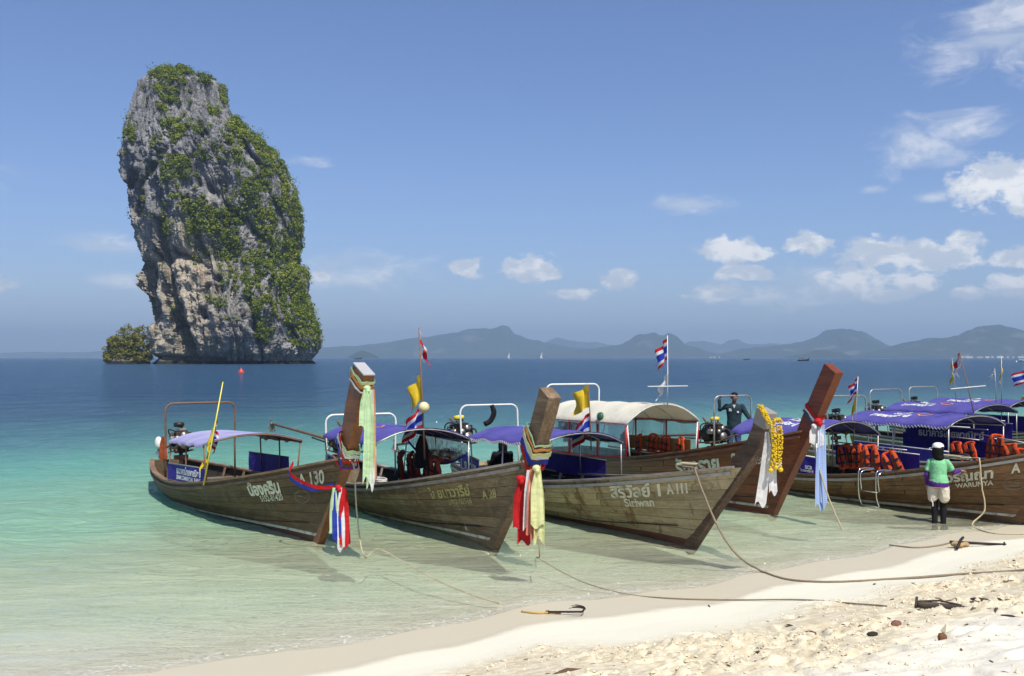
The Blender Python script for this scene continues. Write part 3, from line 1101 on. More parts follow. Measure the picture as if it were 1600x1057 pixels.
# ================================================================== BOATS: materials
def wood(name, dark, mid, light, rough=0.7, stain=None, stain_amt=0.0, coat=0.0, algae=0.5, stretch=14.0, scr=0.0):
    m, t, p = principled(name)
    co = t.coord('Object')
    oi = t.node('ShaderNodeObjectInfo').outputs['Random']
    shift = t.node('ShaderNodeCombineXYZ')
    t.put(shift.inputs[0], t.math('MULTIPLY', oi, 31.0))
    t.put(shift.inputs[1], t.math('MULTIPLY', oi, 17.0))
    v = t.vmath('ADD', co, shift.outputs[0])
    g = t.noise(t.mapping(v, scale=(1.0, stretch, stretch)), 1.6, 6, 0.62, 0.4)
    g2 = t.noise(t.mapping(v, scale=(0.6, 2.5, 2.5)), 1.7, 5, 0.65)
    c = t.ramp(t.math('ADD', t.math('MULTIPLY', g, 0.55), t.math('MULTIPLY', g2, 0.45)), [(0.33, dark), (0.5, mid), (0.66, light)])
    k = t.math('MULTIPLY_ADD', oi, 0.60, 0.72)
    vv = t.node('ShaderNodeVectorMath', operation='SCALE')
    t.put(vv.inputs[0], c)
    t.put(vv.inputs['Scale'], k)
    c = vv.outputs[0]
    if stain:
        ns_ = t.noise(t.mapping(co, scale=(1.6, 1.0, 0.55)), 2.4, 6, 0.70)
        c = t.mix(t.math('MULTIPLY', t.smooth(ns_, 0.53, 0.64), stain_amt), c, stain)
    spots = t.noise(co, 16.0, 4, 0.7)
    c = t.mix(t.math('MULTIPLY', t.smooth(spots, 0.62, 0.70), 0.5), c, tuple(x * 0.4 for x in dark))
    if scr:
        sc_ = t.noise(t.mapping(co, scale=(9.0, 9.0, 0.6), rot=(0, R(14), 0)), 2.6, 4, 0.7)
        c = t.mix(t.math('MULTIPLY', t.smooth(sc_, 0.64, 0.72), scr), c, tuple(min(0.7, x * 2.0 + 0.08) for x in light))
    # growth along the waterline
    z = t.xyz(co)[2]
    nz_ = t.noise(co, 5.0, 5, 0.65)
    wl = t.smooth(t.math('ADD', z, t.math('MULTIPLY', nz_, 0.22)), 0.24, 0.06)
    c = t.mix(t.math('MULTIPLY', wl, algae), c, (0.045, 0.05, 0.025))
    t.put(p.inputs['Base Color'], c)
    t.put(p.inputs['Roughness'], t.math('MULTIPLY_ADD', g2, 0.3, rough - 0.15, clamp=True))
    p.inputs['Coat Weight'].default_value = coat
    p.inputs['Coat Roughness'].default_value = 0.25
    p.inputs['Specular IOR Level'].default_value = 0.35
    t.put(p.inputs['Normal'], t.bump(t.math('ADD', g, t.math('MULTIPLY', spots, 0.4)), 0.35, 0.012))
    MATS[name] = m
    return m


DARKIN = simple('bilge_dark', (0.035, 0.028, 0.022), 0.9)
RAILW = wood('weathered_rail', (0.20, 0.16, 0.12), (0.36, 0.31, 0.26), (0.50, 0.46, 0.40), 0.75, algae=0.0)
DECKW = wood('deck_boards', (0.10, 0.075, 0.05), (0.19, 0.15, 0.10), (0.30, 0.25, 0.18), 0.8, algae=0.0)
STEEL = simple('galvanised_tube', (0.46, 0.45, 0.42), 0.45, 0.75, 0.2, 8, dirt=(0.22, 0.12, 0.06), dirt_amt=0.6)
RUSTY = simple('rusty_tube', (0.23, 0.13, 0.075), 0.75, 0.35, 0.35, 9)
CHROME = simple('polished_tube', (0.75, 0.74, 0.71), 0.22, 0.95, 0.05, 8)
WHITET = simple('white_painted_tube', (0.78, 0.77, 0.72), 0.4, 0.0, 0.08, 6, dirt=(0.3, 0.2, 0.12), dirt_amt=0.35)
DARKT = simple('dark_painted_tube', (0.05, 0.05, 0.055), 0.5, 0.2)
GREASE = simple('greasy_iron', (0.045, 0.038, 0.033), 0.45, 0.6, 0.5, 14, 0.5, 60, dirt=(0.16, 0.07, 0.03), dirt_amt=0.7)
ALUM = simple('dull_aluminium', (0.42, 0.40, 0.37), 0.4, 0.8, 0.3, 16, dirt=(0.05, 0.04, 0.03), dirt_amt=0.7)
RUBBER = simple('black_rubber', (0.02, 0.02, 0.022), 0.6)
YELLOWP = simple('yellow_plastic', (0.80, 0.58, 0.05), 0.45)
WHITEP = simple('white_plastic', (0.78, 0.77, 0.72), 0.4, dirt=(0.35, 0.28, 0.18), dirt_amt=0.4)
PAINTW = simple('white_paint', (0.66, 0.65, 0.55), 0.6, 0, 0.12, 7, dirt=(0.20, 0.15, 0.08), dirt_amt=0.75)
LETTER = simple('cream_lettering', (0.72, 0.70, 0.56), 0.6, 0, 0.12, 9, dirt=(0.16, 0.13, 0.08), dirt_amt=0.65)
LETTERF = simple('faded_yellow_lettering', (0.40, 0.37, 0.15), 0.7, 0, 0.15, 9, dirt=(0.13, 0.11, 0.07), dirt_amt=0.95)
LETTERD = simple('faint_pale_outline', (0.27, 0.24, 0.17), 0.7, 0, 0.2, 9, dirt=(0.10, 0.08, 0.05), dirt_amt=0.9)
PRINTW = simple('white_print', (0.82, 0.82, 0.80), 0.6, 0, 0.05)
PRINTO = simple('orange_print', (0.80, 0.30, 0.06), 0.6, 0, 0.05)
PRINTG = simple('lilac_print', (0.52, 0.50, 0.72), 0.6, 0, 0.05)
ROPEM = simple('pale_rope', (0.50, 0.43, 0.27), 0.9, 0, 0.25, 30, 0.6, 160)
ROPED = simple('old_brown_rope', (0.26, 0.20, 0.13), 0.9, 0, 0.25, 30, 0.6, 160)
REDP = simple('red_window_frame', (0.48, 0.025, 0.03), 0.45)


def cloth(name, col, trans=0.25, rough=0.8, var=0.10, sheen=0.0, fade=None):
    m, t, p = principled(name)
    co = t.coord('Object')
    n = t.noise(co, 4.0, 5, 0.6)
    n2_ = t.noise(co, 1.1, 4, 0.6)
    c = t.ramp(n, [(0.3, tuple(x * (1 - var) for x in col)), (0.7, tuple(min(1, x * (1 + var)) for x in col))])
    if fade:
        c = t.mix(t.math('MULTIPLY', t.smooth(n2_, 0.4, 0.65), 0.6), c, fade)
    t.put(p.inputs['Base Color'], c)
    p.inputs['Roughness'].default_value = rough
    p.inputs['Specular IOR Level'].default_value = 0.2
    t.put(p.inputs['Normal'], t.bump(t.math('ADD', n2_, t.math('MULTIPLY', t.noise(t.mapping(co, scale=(1.0, 0.35, 1.0), rot=(0, 0, 0.5)), 9.0, 4, 0.65), 0.45)), 0.8, 0.07))
    if trans > 0:
        tl = t.node('ShaderNodeBsdfTranslucent')
        t.put(tl.inputs[0], c)
        mx = t.node('ShaderNodeMixShader')
        mx.inputs[0].default_value = trans
        t.l.new(p.outputs[0], mx.inputs[1])
        t.l.new(tl.outputs[0], mx.inputs[2])
        t.l.new(mx.outputs[0], t.n['Material Output'].inputs['Surface'])
    MATS[name] = m
    return m


PURPLE = cloth('purple_awning', (0.088, 0.078, 0.315), 0.10, 0.75, 0.10, fade=(0.130, 0.120, 0.38))
LILAC = cloth('faded_lilac_awning', (0.34, 0.33, 0.55), 0.10, 0.75, 0.10, fade=(0.46, 0.45, 0.62))
BANNER = cloth('purple_banner', (0.050, 0.032, 0.30), 0.12, 0.6, 0.12)
WHITEC = cloth('cream_awning', (0.86, 0.82, 0.68), 0.30, 0.75, 0.04)
BLACKC = cloth('black_cloth', (0.012, 0.012, 0.014), 0.0, 0.85)
RC = {k: cloth('ribbon_' + k, c, 0.3, 0.6) for k, c in dict(green=(0.62, 0.82, 0.50), pale=(0.80, 0.82, 0.42), orange=(0.86, 0.38, 0.10), white=(0.82, 0.81, 0.78), red=(0.62, 0.02, 0.025),
      blue=(0.03, 0.06, 0.42), salmon=(0.78, 0.30, 0.20), yellow=(0.85, 0.62, 0.04), navy=(0.10, 0.13, 0.20)).items()}
m, t, p = principled('ribbon_check')
co = t.coord('Object')
ck = t.node('ShaderNodeTexChecker')
t.put(ck.inputs[0], co)
ck.inputs['Scale'].default_value = 60
ck.inputs[1].default_value = (0.14, 0.26, 0.62, 1)
ck.inputs[2].default_value = (0.50, 0.60, 0.78, 1)
t.put(p.inputs['Base Color'], ck.outputs[0])
p.inputs['Roughness'].default_value = 0.8
RC['check'] = m
ORANGE = cloth('orange_life_jacket', (0.64, 0.085, 0.022), 0.0, 0.6, 0.12)
REDJ = cloth('dull_red_life_jacket', (0.42, 0.07, 0.03), 0.0, 0.7, 0.2)
STRAP = simple('black_webbing', (0.015, 0.015, 0.017), 0.7)

m = bpy.data.materials.new('clear_vinyl')
m.use_nodes = True
t = NT(m.node_tree)
t.n.clear()
tr = t.node('ShaderNodeBsdfTransparent')
tr.inputs[0].default_value = (0.86, 0.89, 0.92, 1)
gl = t.node('ShaderNodeBsdfGlossy')
gl.inputs['Roughness'].default_value = 0.12
df = t.node('ShaderNodeBsdfDiffuse')
df.inputs[0].default_value = (0.45, 0.50, 0.58, 1)
co = t.coord('Object')
nn = t.noise(co, 2.2, 5, 0.6)
fr = t.node('ShaderNodeFresnel')
bmp = t.bump(nn, 0.6, 0.06)
t.put(fr.inputs['Normal'], bmp)
t.put(gl.inputs['Normal'], bmp)
m1 = t.node('ShaderNodeMixShader')
t.put(m1.inputs[0], t.smooth(nn, 0.3, 0.75, 0.14, 0.42))
t.l.new(tr.outputs[0], m1.inputs[1])
t.l.new(df.outputs[0], m1.inputs[2])
m2 = t.node('ShaderNodeMixShader')
t.put(m2.inputs[0], fr.outputs[0])
t.l.new(m1.outputs[0], m2.inputs[1])
t.l.new(gl.outputs[0], m2.inputs[2])
ou = t.node('ShaderNodeOutputMaterial')
t.l.new(m2.outputs[0], ou.inputs[0])
VINYL = m


# ------------------------------------------------------------------ lettering
def text_geo(body, bold=0.0):
    cu = bpy.data.curves.new('txt', 'FONT')
    cu.body = body
    cu.size = 1.0
    cu.offset = bold
    cu.resolution_u = 3
    cu.align_x = 'LEFT'
    o = bpy.data.objects.new('txt', cu)
    COL.objects.link(o)
    bpy.context.view_layer.update()
    me = bpy.data.meshes.new_from_object(o)
    V = np.array([v.co[:] for v in me.vertices])
    Fc = [tuple(pl.vertices) for pl in me.polygons]
    bpy.data.objects.remove(o)
    bpy.data.curves.remove(cu)
    bpy.data.meshes.remove(me)
    V = V[:, :2]
    V[:, 0] -= (V[:, 0].max() + V[:, 0].min()) / 2
    w = V[:, 0].max() - V[:, 0].min()
    return V, Fc, w


def text_on(body, fn, width, mats, parent, bold=0.02, tall=1.0, name='lettering', slant=0.0):
    """fn(a, b) -> 3D point for metres a along, b up from the text centre line"""
    safe = any(c in body for c in 'สล')
    V, Fc, w = text_geo(body, 0.0 if safe else bold)
    if safe:                      # these glyphs overlap themselves: thicken by doubling instead
        n0 = len(V)
        sh = [(0, 0), (bold, bold * .5), (-bold, -bold * .5), (bold * .5, -bold)]
        V = np.concatenate([V + np.array(q) for q in sh])
        Fc = [tuple(i + n0 * q for i in f) for q in range(len(sh)) for f in Fc]
    k = width / w
    pts = []
    for i_, (x, y) in enumerate(V):
        b = (y - 0.35) * k * tall
        q = fn(x * k + slant * b, b)
        pts.append(q)
    mb = MB()
    mb.add(pts, Fc)
    return mb.build(name, mats, parent)


def ring_geo(fn, r, wid, mb, n=40, sx=1.0):
    vs, fs = [], []
    for i in range(n):
        a = 2 * math.pi * i / n
        for q in (r - wid / 2, r + wid / 2):
            vs.append(fn(math.cos(a) * q * sx, math.sin(a) * q))
    for i in range(n):
        j = (i + 1) % n
        fs.append((2 * i, 2 * i + 1, 2 * j + 1, 2 * j))
    mb.add(vs, fs)


def stroke(fn, pts, wid, mb):
    vs, fs = [], []
    n = len(pts)
    for i in range(n):
        a = np.array(pts[max(i - 1, 0)], float)
        b = np.array(pts[min(i + 1, n - 1)], float)
        d = b - a
        d /= max(np.hypot(*d), 1e-9)
        nn_ = np.array([-d[1], d[0]]) * wid / 2
        pp = np.array(pts[i], float)
        vs.append(fn(*(pp + nn_)))
        vs.append(fn(*(pp - nn_)))
    for i in range(n - 1):
        fs.append((2 * i, 2 * i + 1, 2 * i + 3, 2 * i + 2))
    mb.add(vs, fs)


def emblem(fn, r, mats, parent):
    mb = MB()
    ring_geo(fn, r, r * 0.07, mb)
    ring_geo(fn, r * 0.84, r * 0.04, mb)
    stroke(fn, [(-.55 * r, .15 * r), (-.35 * r, .22 * r), (-.1 * r, .08 * r), (.1 * r, .0), (.3 * r, -.05 * r)], r * .10, mb)
    stroke(fn, [(-.6 * r, -.25 * r), (-.2 * r, -.38 * r), (.2 * r, -.36 * r), (.55 * r, -.18 * r)], r * .06, mb)
    stroke(fn, [(-.45 * r, -.45 * r), (-.1 * r, -.56 * r), (.3 * r, -.52 * r)], r * .05, mb)
    stroke(fn, [(.0, .15 * r), (.06 * r, .45 * r), (.25 * r, .2 * r)], r * .05, mb)
    return mb.build('painted_emblem', mats, parent)


# ------------------------------------------------------------------ hull form
class Hull:
    def __init__(s, foot, ha, L, B, zm, zst, zb, rake, um, pw, bs, **_):
        s.foot, s.ha, s.L, s.B, s.zm, s.zst, s.zb, s.rake, s.um, s.pw, s.bs = foot, ha, L, B, zm, zst, zb, rake, um, pw, bs
        s.zf, s.zk = -0.06, -0.32

    def sheer(s, u):
        u = np.asarray(u, float)
        return np.where(u < s.um, s.zm + (s.zst - s.zm) * ((s.um - u) / s.um) ** 2, s.zm + (s.zb - s.zm) * (np.maximum(u - s.um, 0) / (1 - s.um)) ** s.pw)

    def keel(s, u):
        u = np.asarray(u, float)
        return s.zk + (s.zf - s.zk) * np.maximum((u - .45) / .55, 0) ** 2 + .12 * np.maximum((.3 - u) / .3, 0) ** 2

    def half(s, u):
        u = np.asarray(u, float)
        st = .07
        a = s.bs + (s.B - s.bs) * np.sin(np.pi / 2 * np.minimum(u / .42, 1))
        t = np.maximum((u - .42) / .58, 0)
        return np.where(u < .42, a, st + (s.B - st) * (1 - t ** 2.1))

    def pt(s, u, v, side=-1):
        zs = s.sheer(u)
        zk = s.keel(u)
        z = zk + (zs - zk) * v
        t = np.maximum((np.asarray(u) - .3) / .7, 0)
        q = 2.3 - 1.25 * t ** 1.2
        y = .05 + (s.half(u) - .05) * (1 - (1 - v) ** q)
        xs_ = s.rake * (z - s.zf)
        xst = -s.L - .12 * z
        x = xst + u * (xs_ - xst)
        return np.stack(np.broadcast_arrays(x, side * y, z), -1)

    def nrm(s, u, v, side=-1):
        e = 1e-3
        a = s.pt(np.minimum(u + e, 1), v, side) - s.pt(np.maximum(u - e, 0), v, side)
        b = s.pt(u, np.minimum(v + e, 1), side) - s.pt(u, np.maximum(v - e, 0), side)
        n = np.cross(a, b)
        n /= np.maximum(np.linalg.norm(n, axis=-1, keepdims=True), 1e-12)
        sg = np.sign(n[..., 1:2]) * side
        return n * np.where(sg == 0, 1, sg)

    def vz(s, u, z):
        zk, zs = s.keel(u), s.sheer(u)
        return np.clip((z - zk) / (zs - zk), 0, 1)

    def u_at(s, x, v=1.0):
        us = np.linspace(0, 1, 400)
        return float(np.interp(x, s.pt(us, v)[:, 0], us))

    def half_at(s, x, z):
        """half-breadth of the hull at station x, height z"""
        u = s.u_at(x, 0.7)
        return float(abs(s.pt(u, s.vz(u, z))[1]))

    def gun(s, x, side=-1, dz=0.0, dy=0.0):
        u = s.u_at(x, 1.0)
        p_ = s.pt(u, 1.0, side)
        return (p_[0], p_[1] + side * dy, p_[2] + dz)

    def lay(s, u0, v0, side=-1, off=0.012, tilt=0.0):
        """flat (a,b) metres -> point on the hull side round (u0,v0)"""
        e = .01
        la = np.linalg.norm(s.pt(u0 + e, v0) - s.pt(u0 - e, v0)) / (2 * e)
        lb = np.linalg.norm(s.pt(u0, min(v0 + e, 1)) - s.pt(u0, v0 - e)) / (min(v0 + e, 1) - v0 + e)

        def fn(a, b):
            sh = 0.0
            u = np.clip(u0 + a / la, 0, 1)
            # keep letters upright: a rise of b also slides along the raked frames
            v = np.clip(v0 + (b + tilt * a) / lb, 0, 1)
            u = np.clip(u - 0.55 * s.rake * u0 * b / la, 0, 1)
            p_ = s.pt(u, v, side) + s.nrm(u, v, side) * off
            return tuple(p_)
        return fn


def rect_sweep(mb, pts, ws, ts, mi=0, cap=True):
    """pts: front-edge (x,z) list in the boat's centre plane; ws fore-aft width, ts thickness across"""
    n = len(pts)
    vs = []
    for i in range(n):
        a = np.array(pts[max(i - 1, 0)])
        b = np.array(pts[min(i + 1, n - 1)])
        d = (b - a) / np.hypot(*(b - a))
        back = np.array([-d[1], d[0]])
        f = np.array(pts[i])
        r_ = f + back * ws[i]
        h_ = ts[i] / 2
        vs += [(f[0], -h_, f[1]), (f[0], h_, f[1]), (r_[0], h_, r_[1]), (r_[0], -h_, r_[1])]
    fs = []
    for i in range(n - 1):
        for k in range(4):
            k2 = (k + 1) % 4
            fs.append((i * 4 + k, i * 4 + k2, (i + 1) * 4 + k2, (i + 1) * 4 + k))
    fs.append((3, 2, 1, 0))
    fs.append(tuple((n - 1) * 4 + k for k in range(4)))
    mb.add(vs, fs, mi)


def path_interp(pts, n):
    """smooth resample (Catmull-Rom) of 3D control points"""
    P_ = [Vector(q) for q in pts]
    P_ = [P_[0] * 2 - P_[1]] + P_ + [P_[-1] * 2 - P_[-2]]
    out = []
    seg = len(P_) - 3
    for i in range(seg):
        p0, p1, p2, p3 = P_[i:i + 4]
        for k in range(n):
            t_ = k / n
            out.append(0.5 * ((2 * p1) + (p2 - p0) * t_ + (2 * p0 - 5 * p1 + 4 * p2 - p3) * t_ ** 2 + (3 * p1 - p0 - 3 * p2 + p3) * t_ ** 3))
    out.append(P_[-2])
    return out


def build_hull(root, H, mt, rnd, stripe=True, nst=7, post=None, detail=True, cap_mat=None, cap_len=0.0):
    """planked hull, rails, stem post, floor, thwarts under one boat"""
    nu = 40
    us = np.linspace(0, 1, nu)
    # inner shell
    rows = []
    for side in (-1, 1):
        P_ = []
        for u in us:
            vv = np.linspace(0, 0.985, 12)
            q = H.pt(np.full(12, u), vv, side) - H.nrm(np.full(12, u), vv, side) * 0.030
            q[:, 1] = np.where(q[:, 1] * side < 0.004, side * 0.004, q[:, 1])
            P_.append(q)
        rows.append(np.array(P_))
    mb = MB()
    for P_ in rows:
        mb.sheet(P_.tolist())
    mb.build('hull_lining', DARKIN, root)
    # strakes, each plank with two or three lengths
    for side in (-1, 1):
        def edges(u):
            if stripe:
                zs0 = -0.02 + 0.16 * np.maximum((u - 0.35) / 0.65, 0) ** 1.5
                v1 = H.vz(u, H.keel(u) * 0 + zs0)
                v2 = H.vz(u, zs0 + 0.055)
                e_ = [0 * u, v1, v2]
                for k in range(1, nst + 1):
                    e_.append(v2 + (1 - v2) * k / nst)
            else:
                v1 = H.vz(u, 0.04 + 0.10 * np.maximum((u - 0.4) / 0.6, 0))
                e_ = [0 * u, v1]
                for k in range(1, nst + 1):
                    e_.append(v1 + (1 - v1) * k / nst)
            return np.array(e_)
        ne = len(edges(np.array([0.5])))
        for k in range(ne - 1):
            is_bot = k == 0
            is_stripe = stripe and k == 1
            cuts = [0.0, 1.0] if (is_bot or is_stripe or not detail) else [0.0] + sorted([0.30 + rnd.uniform(-0.09, 0.09), 0.66 + rnd.uniform(-0.09, 0.12)]) + [1.0]
            for a, b in zip(cuts[:-1], cuts[1:]):
                m_ = max(5, int((b - a) * 26))
                uu = np.linspace(a + (0.0009 if a > 0 else 0), b - (0.0009 if b < 1 else 0), m_)
                ed = edges(uu)
                v_lo, v_hi = ed[k], ed[k + 1]
                hgt_ = H.sheer(uu) - H.keel(uu)
                gap = 0.0030 / hgt_
                js = rnd.uniform(-0.0025, 0.003) + (0.006 if is_stripe else 0)
                wob = 0.002 * np.sin(uu * 40 + k)
                grid = []
                for f_ in (0, 0.5, 1):
                    v_ = (v_lo + gap) * (1 - f_) + (v_hi - gap) * f_
                    v_ = np.clip(v_, 0, 1)
                    grid.append(H.pt(uu, v_, side) + H.nrm(uu, v_, side) * (js + wob)[:, None])
                grid = np.array(grid)
                # never cross the centre line
                grid[..., 1] = np.where(grid[..., 1] * side < 0.012, side * 0.012, grid[..., 1])
                rows_ = grid.tolist() if side > 0 else grid[::-1].tolist()
                mb = MB().sheet(rows_, 0.026)
                nm = 'waterline_stripe' if is_stripe else ('bottom_plank' if is_bot else 'plank')
                mb.build(nm, mt['stripe'] if is_stripe else (mt['bottom'] if is_bot else mt['plank']), root)
        # cap rail and rubbing strake
        ur = np.linspace(0.0, 0.985, 44)
        for nm, v_, o_in, o_out, z0, z1, mm in (('gunwale', 1.0, -0.075, 0.035, 0.0, 0.036, mt['rail']), ('rubbing_strake', 0.93, -0.004, 0.030, -0.026, 0.026, mt['rub'])):
            g_ = H.pt(ur, np.full_like(ur, v_) if v_ == 1 else 1 - 0.085 / (H.sheer(ur) - H.keel(ur)), side)
            n_ = H.nrm(ur, np.full_like(ur, 0.95), side)
            n_[:, 2] = 0
            n_ /= np.linalg.norm(n_, axis=1, keepdims=True)
            sec = []
            for (o_, z_) in ((o_in, z0), (o_out, z0), (o_out, z1), (o_in, z1), (o_in, z0)):
                q = g_ + n_ * o_
                q[:, 2] += z_
                if nm == 'gunwale':
                    q[:, 1] = np.where(q[:, 1] * side < 0.01, side * 0.01, q[:, 1])
                sec.append(q)
            rows_ = np.array(sec)
            if side > 0:
                rows_ = rows_[::-1]
            mb = MB().sheet(rows_.tolist(), smooth=False)
            nn2 = len(ur)
            mb.add([tuple(q[0]) for q in rows_[:4]] + [tuple(q[-1]) for q in rows_[:4]], [(0, 1, 2, 3), (7, 6, 5, 4)])
            mb.build(nm, mm, root)
    # transom
    vv = np.linspace(0, 1, 8)
    a = H.pt(np.zeros(8), vv, -1)
    b = H.pt(np.zeros(8), vv, 1)
    mb = MB().sheet([[tuple(x) for x in a], [tuple((x * 0.5 + y * 0.5)) for x, y in zip(a, b)], [tuple(x) for x in b]], 0.04)
    mb.build('transom', mt['plank'], root)
    # stem and prow post
    mb = MB()
    fr = post['front']
    rect_sweep(mb, fr, post['w'], post['t'])
    mb.build('stem_post', mt['stem'], root, bevel=0.008)
    d = np.array(fr[-1]) - np.array(fr[-2])
    d = d / np.hypot(*d)
    if cap_len > 0:
        p0 = np.array(fr[-1]) - d * cap_len
        w_, t_ = post['w'][-1], post['t'][-1]
        back = np.array([-d[1], d[0]])
        mb = MB()
        e = 0.006
        rect_sweep(mb, [tuple(p0 - back * e), tuple(p0 - back * e + d * (cap_len + e))], [w_ + 2 * e] * 2, [t_ + 2 * e] * 2)
        mb.build('post_cap', cap_mat, root, bevel=0.006)
    # floor boards
    zf_ = 0.17
    x0, x1 = -H.L + 0.35, -0.7
    nb_ = 7
    for i in range(nb_):
        f0, f1 = -1 + 2 * i / nb_, -1 + 2 * (i + 1) / nb_
        xx = np.linspace(x0, x1, 16)
        hb_ = np.array([max(H.half_at(x, zf_) - 0.05, 0.02) for x in xx])
        zz_ = zf_ + np.maximum(0, (xx + 2.2) / 2.2) * 0.22
        ra = [(x, h_ * f0 + 0.006, z) for x, h_, z in zip(xx, hb_, zz_)]
        rb = [(x, h_ * f1 - 0.006, z) for x, h_, z in zip(xx, hb_, zz_)]
        MB().sheet([ra, rb][::-1], 0.02, smooth=False).build('floor_board', DECKW, root)
    # sub-floor that keeps the bilge closed
    xx = np.linspace(-H.L + 0.1, -0.15, 20)
    zz_ = 0.135 + np.maximum(0, (xx + 2.2) / 2.2) * 0.22
    hb_ = np.array([max(H.half_at(x, z) - 0.035, 0.02) for x, z in zip(xx, zz_)])
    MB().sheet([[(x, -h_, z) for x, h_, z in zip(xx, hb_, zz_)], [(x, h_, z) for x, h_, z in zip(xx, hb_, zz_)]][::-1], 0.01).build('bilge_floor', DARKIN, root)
    # foredeck
    xx = np.linspace(-0.55, H.rake * (H.zb - H.zf) * 0.80, 8)
    rowsA, rowsB = [], []
    for x in xx:
        u = H.u_at(x)
        z = float(H.sheer(u)) - 0.13
        h_ = max(float(H.half(u)) - 0.14, 0.03)
        rowsA.append((x, -h_, z))
        rowsB.append((x, h_, z))
    MB().sheet([rowsB, rowsA], 0.03, smooth=False).build('foredeck', DECKW, root)
    # thwarts
    for x in (-H.L * 0.72, -H.L * 0.52, -H.L * 0.34, -H.L * 0.17):
        u = H.u_at(x)
        z = float(H.sheer(u)) - 0.16
        hb2 = H.half_at(x, z) - 0.03
        MB().box((x, 0, z), (0.26, 2 * hb2, 0.03)).build('thwart', DECKW, root, bevel=0.004)
    # frame heads standing inside the rails
    if detail:
        for side in (-1, 1):
            for i in range(9):
                x = -H.L * 0.88 + i * H.L * 0.10
                u = H.u_at(x)
                z1 = float(H.sheer(u)) - 0.01
                z0 = 0.2
                y1 = H.half_at(x, z1) - 0.07
                y0 = H.half_at(x, z0) - 0.06
                mb = MB()
                rows_ = [[(x - 0.035, side * y0, z0), (x - 0.035, side * y1, z1)], [(x + 0.035, side * y0, z0), (x + 0.035, side * y1, z1)]]
                mb.sheet(rows_ if side < 0 else rows_[::-1], 0.03, smooth=False)
                mb.build('rib', mt['rail'], root)


# ------------------------------------------------------------------ fittings
def fillet_u(x, hw, z0, z1, r=0.16, lean=0.0, n=5):
    """inverted-U path across the boat at station x"""
    pts = [(x, -hw, z0), (x + lean * 0.5, -hw * 0.985, (z0 + z1) / 2)]
    for i in range(n + 1):
        a = math.pi - (math.pi / 2) * i / n
        pts.append((x + lean, -hw + r + r * math.cos(a), z1 - r + r * math.sin(a)))
    for i in range(n + 1):
        a = math.pi / 2 - (math.pi / 2) * i / n
        pts.append((x + lean, hw - r + r * math.cos(a), z1 - r + r * math.sin(a)))
    pts += [(x + lean * 0.5, hw * 0.985, (z0 + z1) / 2), (x, hw, z0)]
    return pts


def gallows(root, H, x, top, hw, mat, lean=0.0, rad=0.022):
    u = H.u_at(x)
    z0 = float(H.sheer(u)) - 0.25
    return MB().tube(fillet_u(x, hw, z0, top, 0.17, lean), rad, 8).build('engine_gallows', mat, root)


def awning(root, H, x0, x1, hw, ev0, ev1, rise, mat, tube=None, posts=3, prints=(), lace=True, hoopn=5, drop=0.05, seed=1):
    tube = tube or STEEL
    rn = random.Random(seed)
    nx__, ny__ = 25, 21

    def surf(f, g, off=0.0):
        """f 0..1 along, g -1..1 across"""
        x = x0 + (x1 - x0) * f
        ez = ev0 + (ev1 - ev0) * f
        sag = -0.036 * math.sin(f * (hoopn - 1) * math.pi) ** 2 * (1 - 0.3 * abs(g))
        wr = 0.010 * math.sin(f * 23 + g * 5 + seed) * abs(g)
        z = ez + rise * (1 - abs(g) ** 2.2) + sag + wr + off
        return (x, g * hw, z)
    mb = MB()
    rows = []
    gs = np.linspace(-1, 1, ny__)
    for i in range(nx__):
        f = i / (nx__ - 1)
        row = [surf(f, g) for g in gs]
        row = [(row[0][0], row[0][1] * 1.005, row[0][2] - drop + 0.012 * math.sin(f * 40 + seed))] + row + [(row[-1][0], row[-1][1] * 1.005, row[-1][2] - drop + 0.012 * math.sin(f * 37))]
        rows.append(row)
    mb.sheet(rows[::-1] if False else rows, 0.008)
    aw = mb.build('awning', mat, root)
    for k in range(hoopn):
        f = k / (hoopn - 1)
        pts = [surf(f, g, -0.032) for g in np.linspace(-1, 1, 13)]
        MB().tube(pts, 0.013, 6).build('hoop', tube, aw)
    for side in (-1, 1):
        pts = [(x0 + (x1 - x0) * f, side * hw * 0.985, ev0 + (ev1 - ev0) * f - 0.045) for f in (0, .5, 1)]
        MB().tube(pts, 0.014, 6).build('eave_rail', tube, aw)
        for k in range(posts):
            f = k / (posts - 1) if posts > 1 else 0
            x = x0 + 0.03 + (x1 - x0 - 0.06) * f
            gp = H.gun(x, side)
            z1 = ev0 + (ev1 - ev0) * f - 0.04
            MB().tube([(x + rn.uniform(-.03, .03), gp[1] - side * 0.05, gp[2] - 0.12), (x, side * hw * 0.97, z1)], 0.016, 7).build('awning_post', tube, aw)
    if lace:
        pts = []
        for i in range(70):
            f = i / 69
            q = surf(f, -1)
            pts.append((q[0], q[1] * 1.012, q[2] - drop * (0.25 if i % 2 else 1.5)))
        MB().tube(pts, 0.006, 4).build('lacing', simple('white_cord', (0.75, 0.73, 0.66), 0.8), aw)
    # prints on the slope facing starboard
    for (body, f0, g0, width, pm, kind) in prints:
        def fn(a, b, f0=f0, g0=g0):
            f = f0 + a / (x1 - x0)
            g = g0 + b / hw
            s_ = surf(f, max(-1, min(1, g)), 0.010)
            return s_
        if kind == 'text':
            text_on(body, fn, width, pm, aw, 0.03, 1.0, 'printed_lettering')
        else:
            mbp = MB()
            stroke(fn, [(-.5 * width, 0), (-.3 * width, .32 * width), (.1 * width, .38 * width), (.5 * width, .05 * width), (.25 * width, -.25 * width), (-.2 * width, -.22 * width), (-.5 * width, 0)], width * 0.10, mbp)
            mbp.build('printed_mark', pm, aw)
    return aw


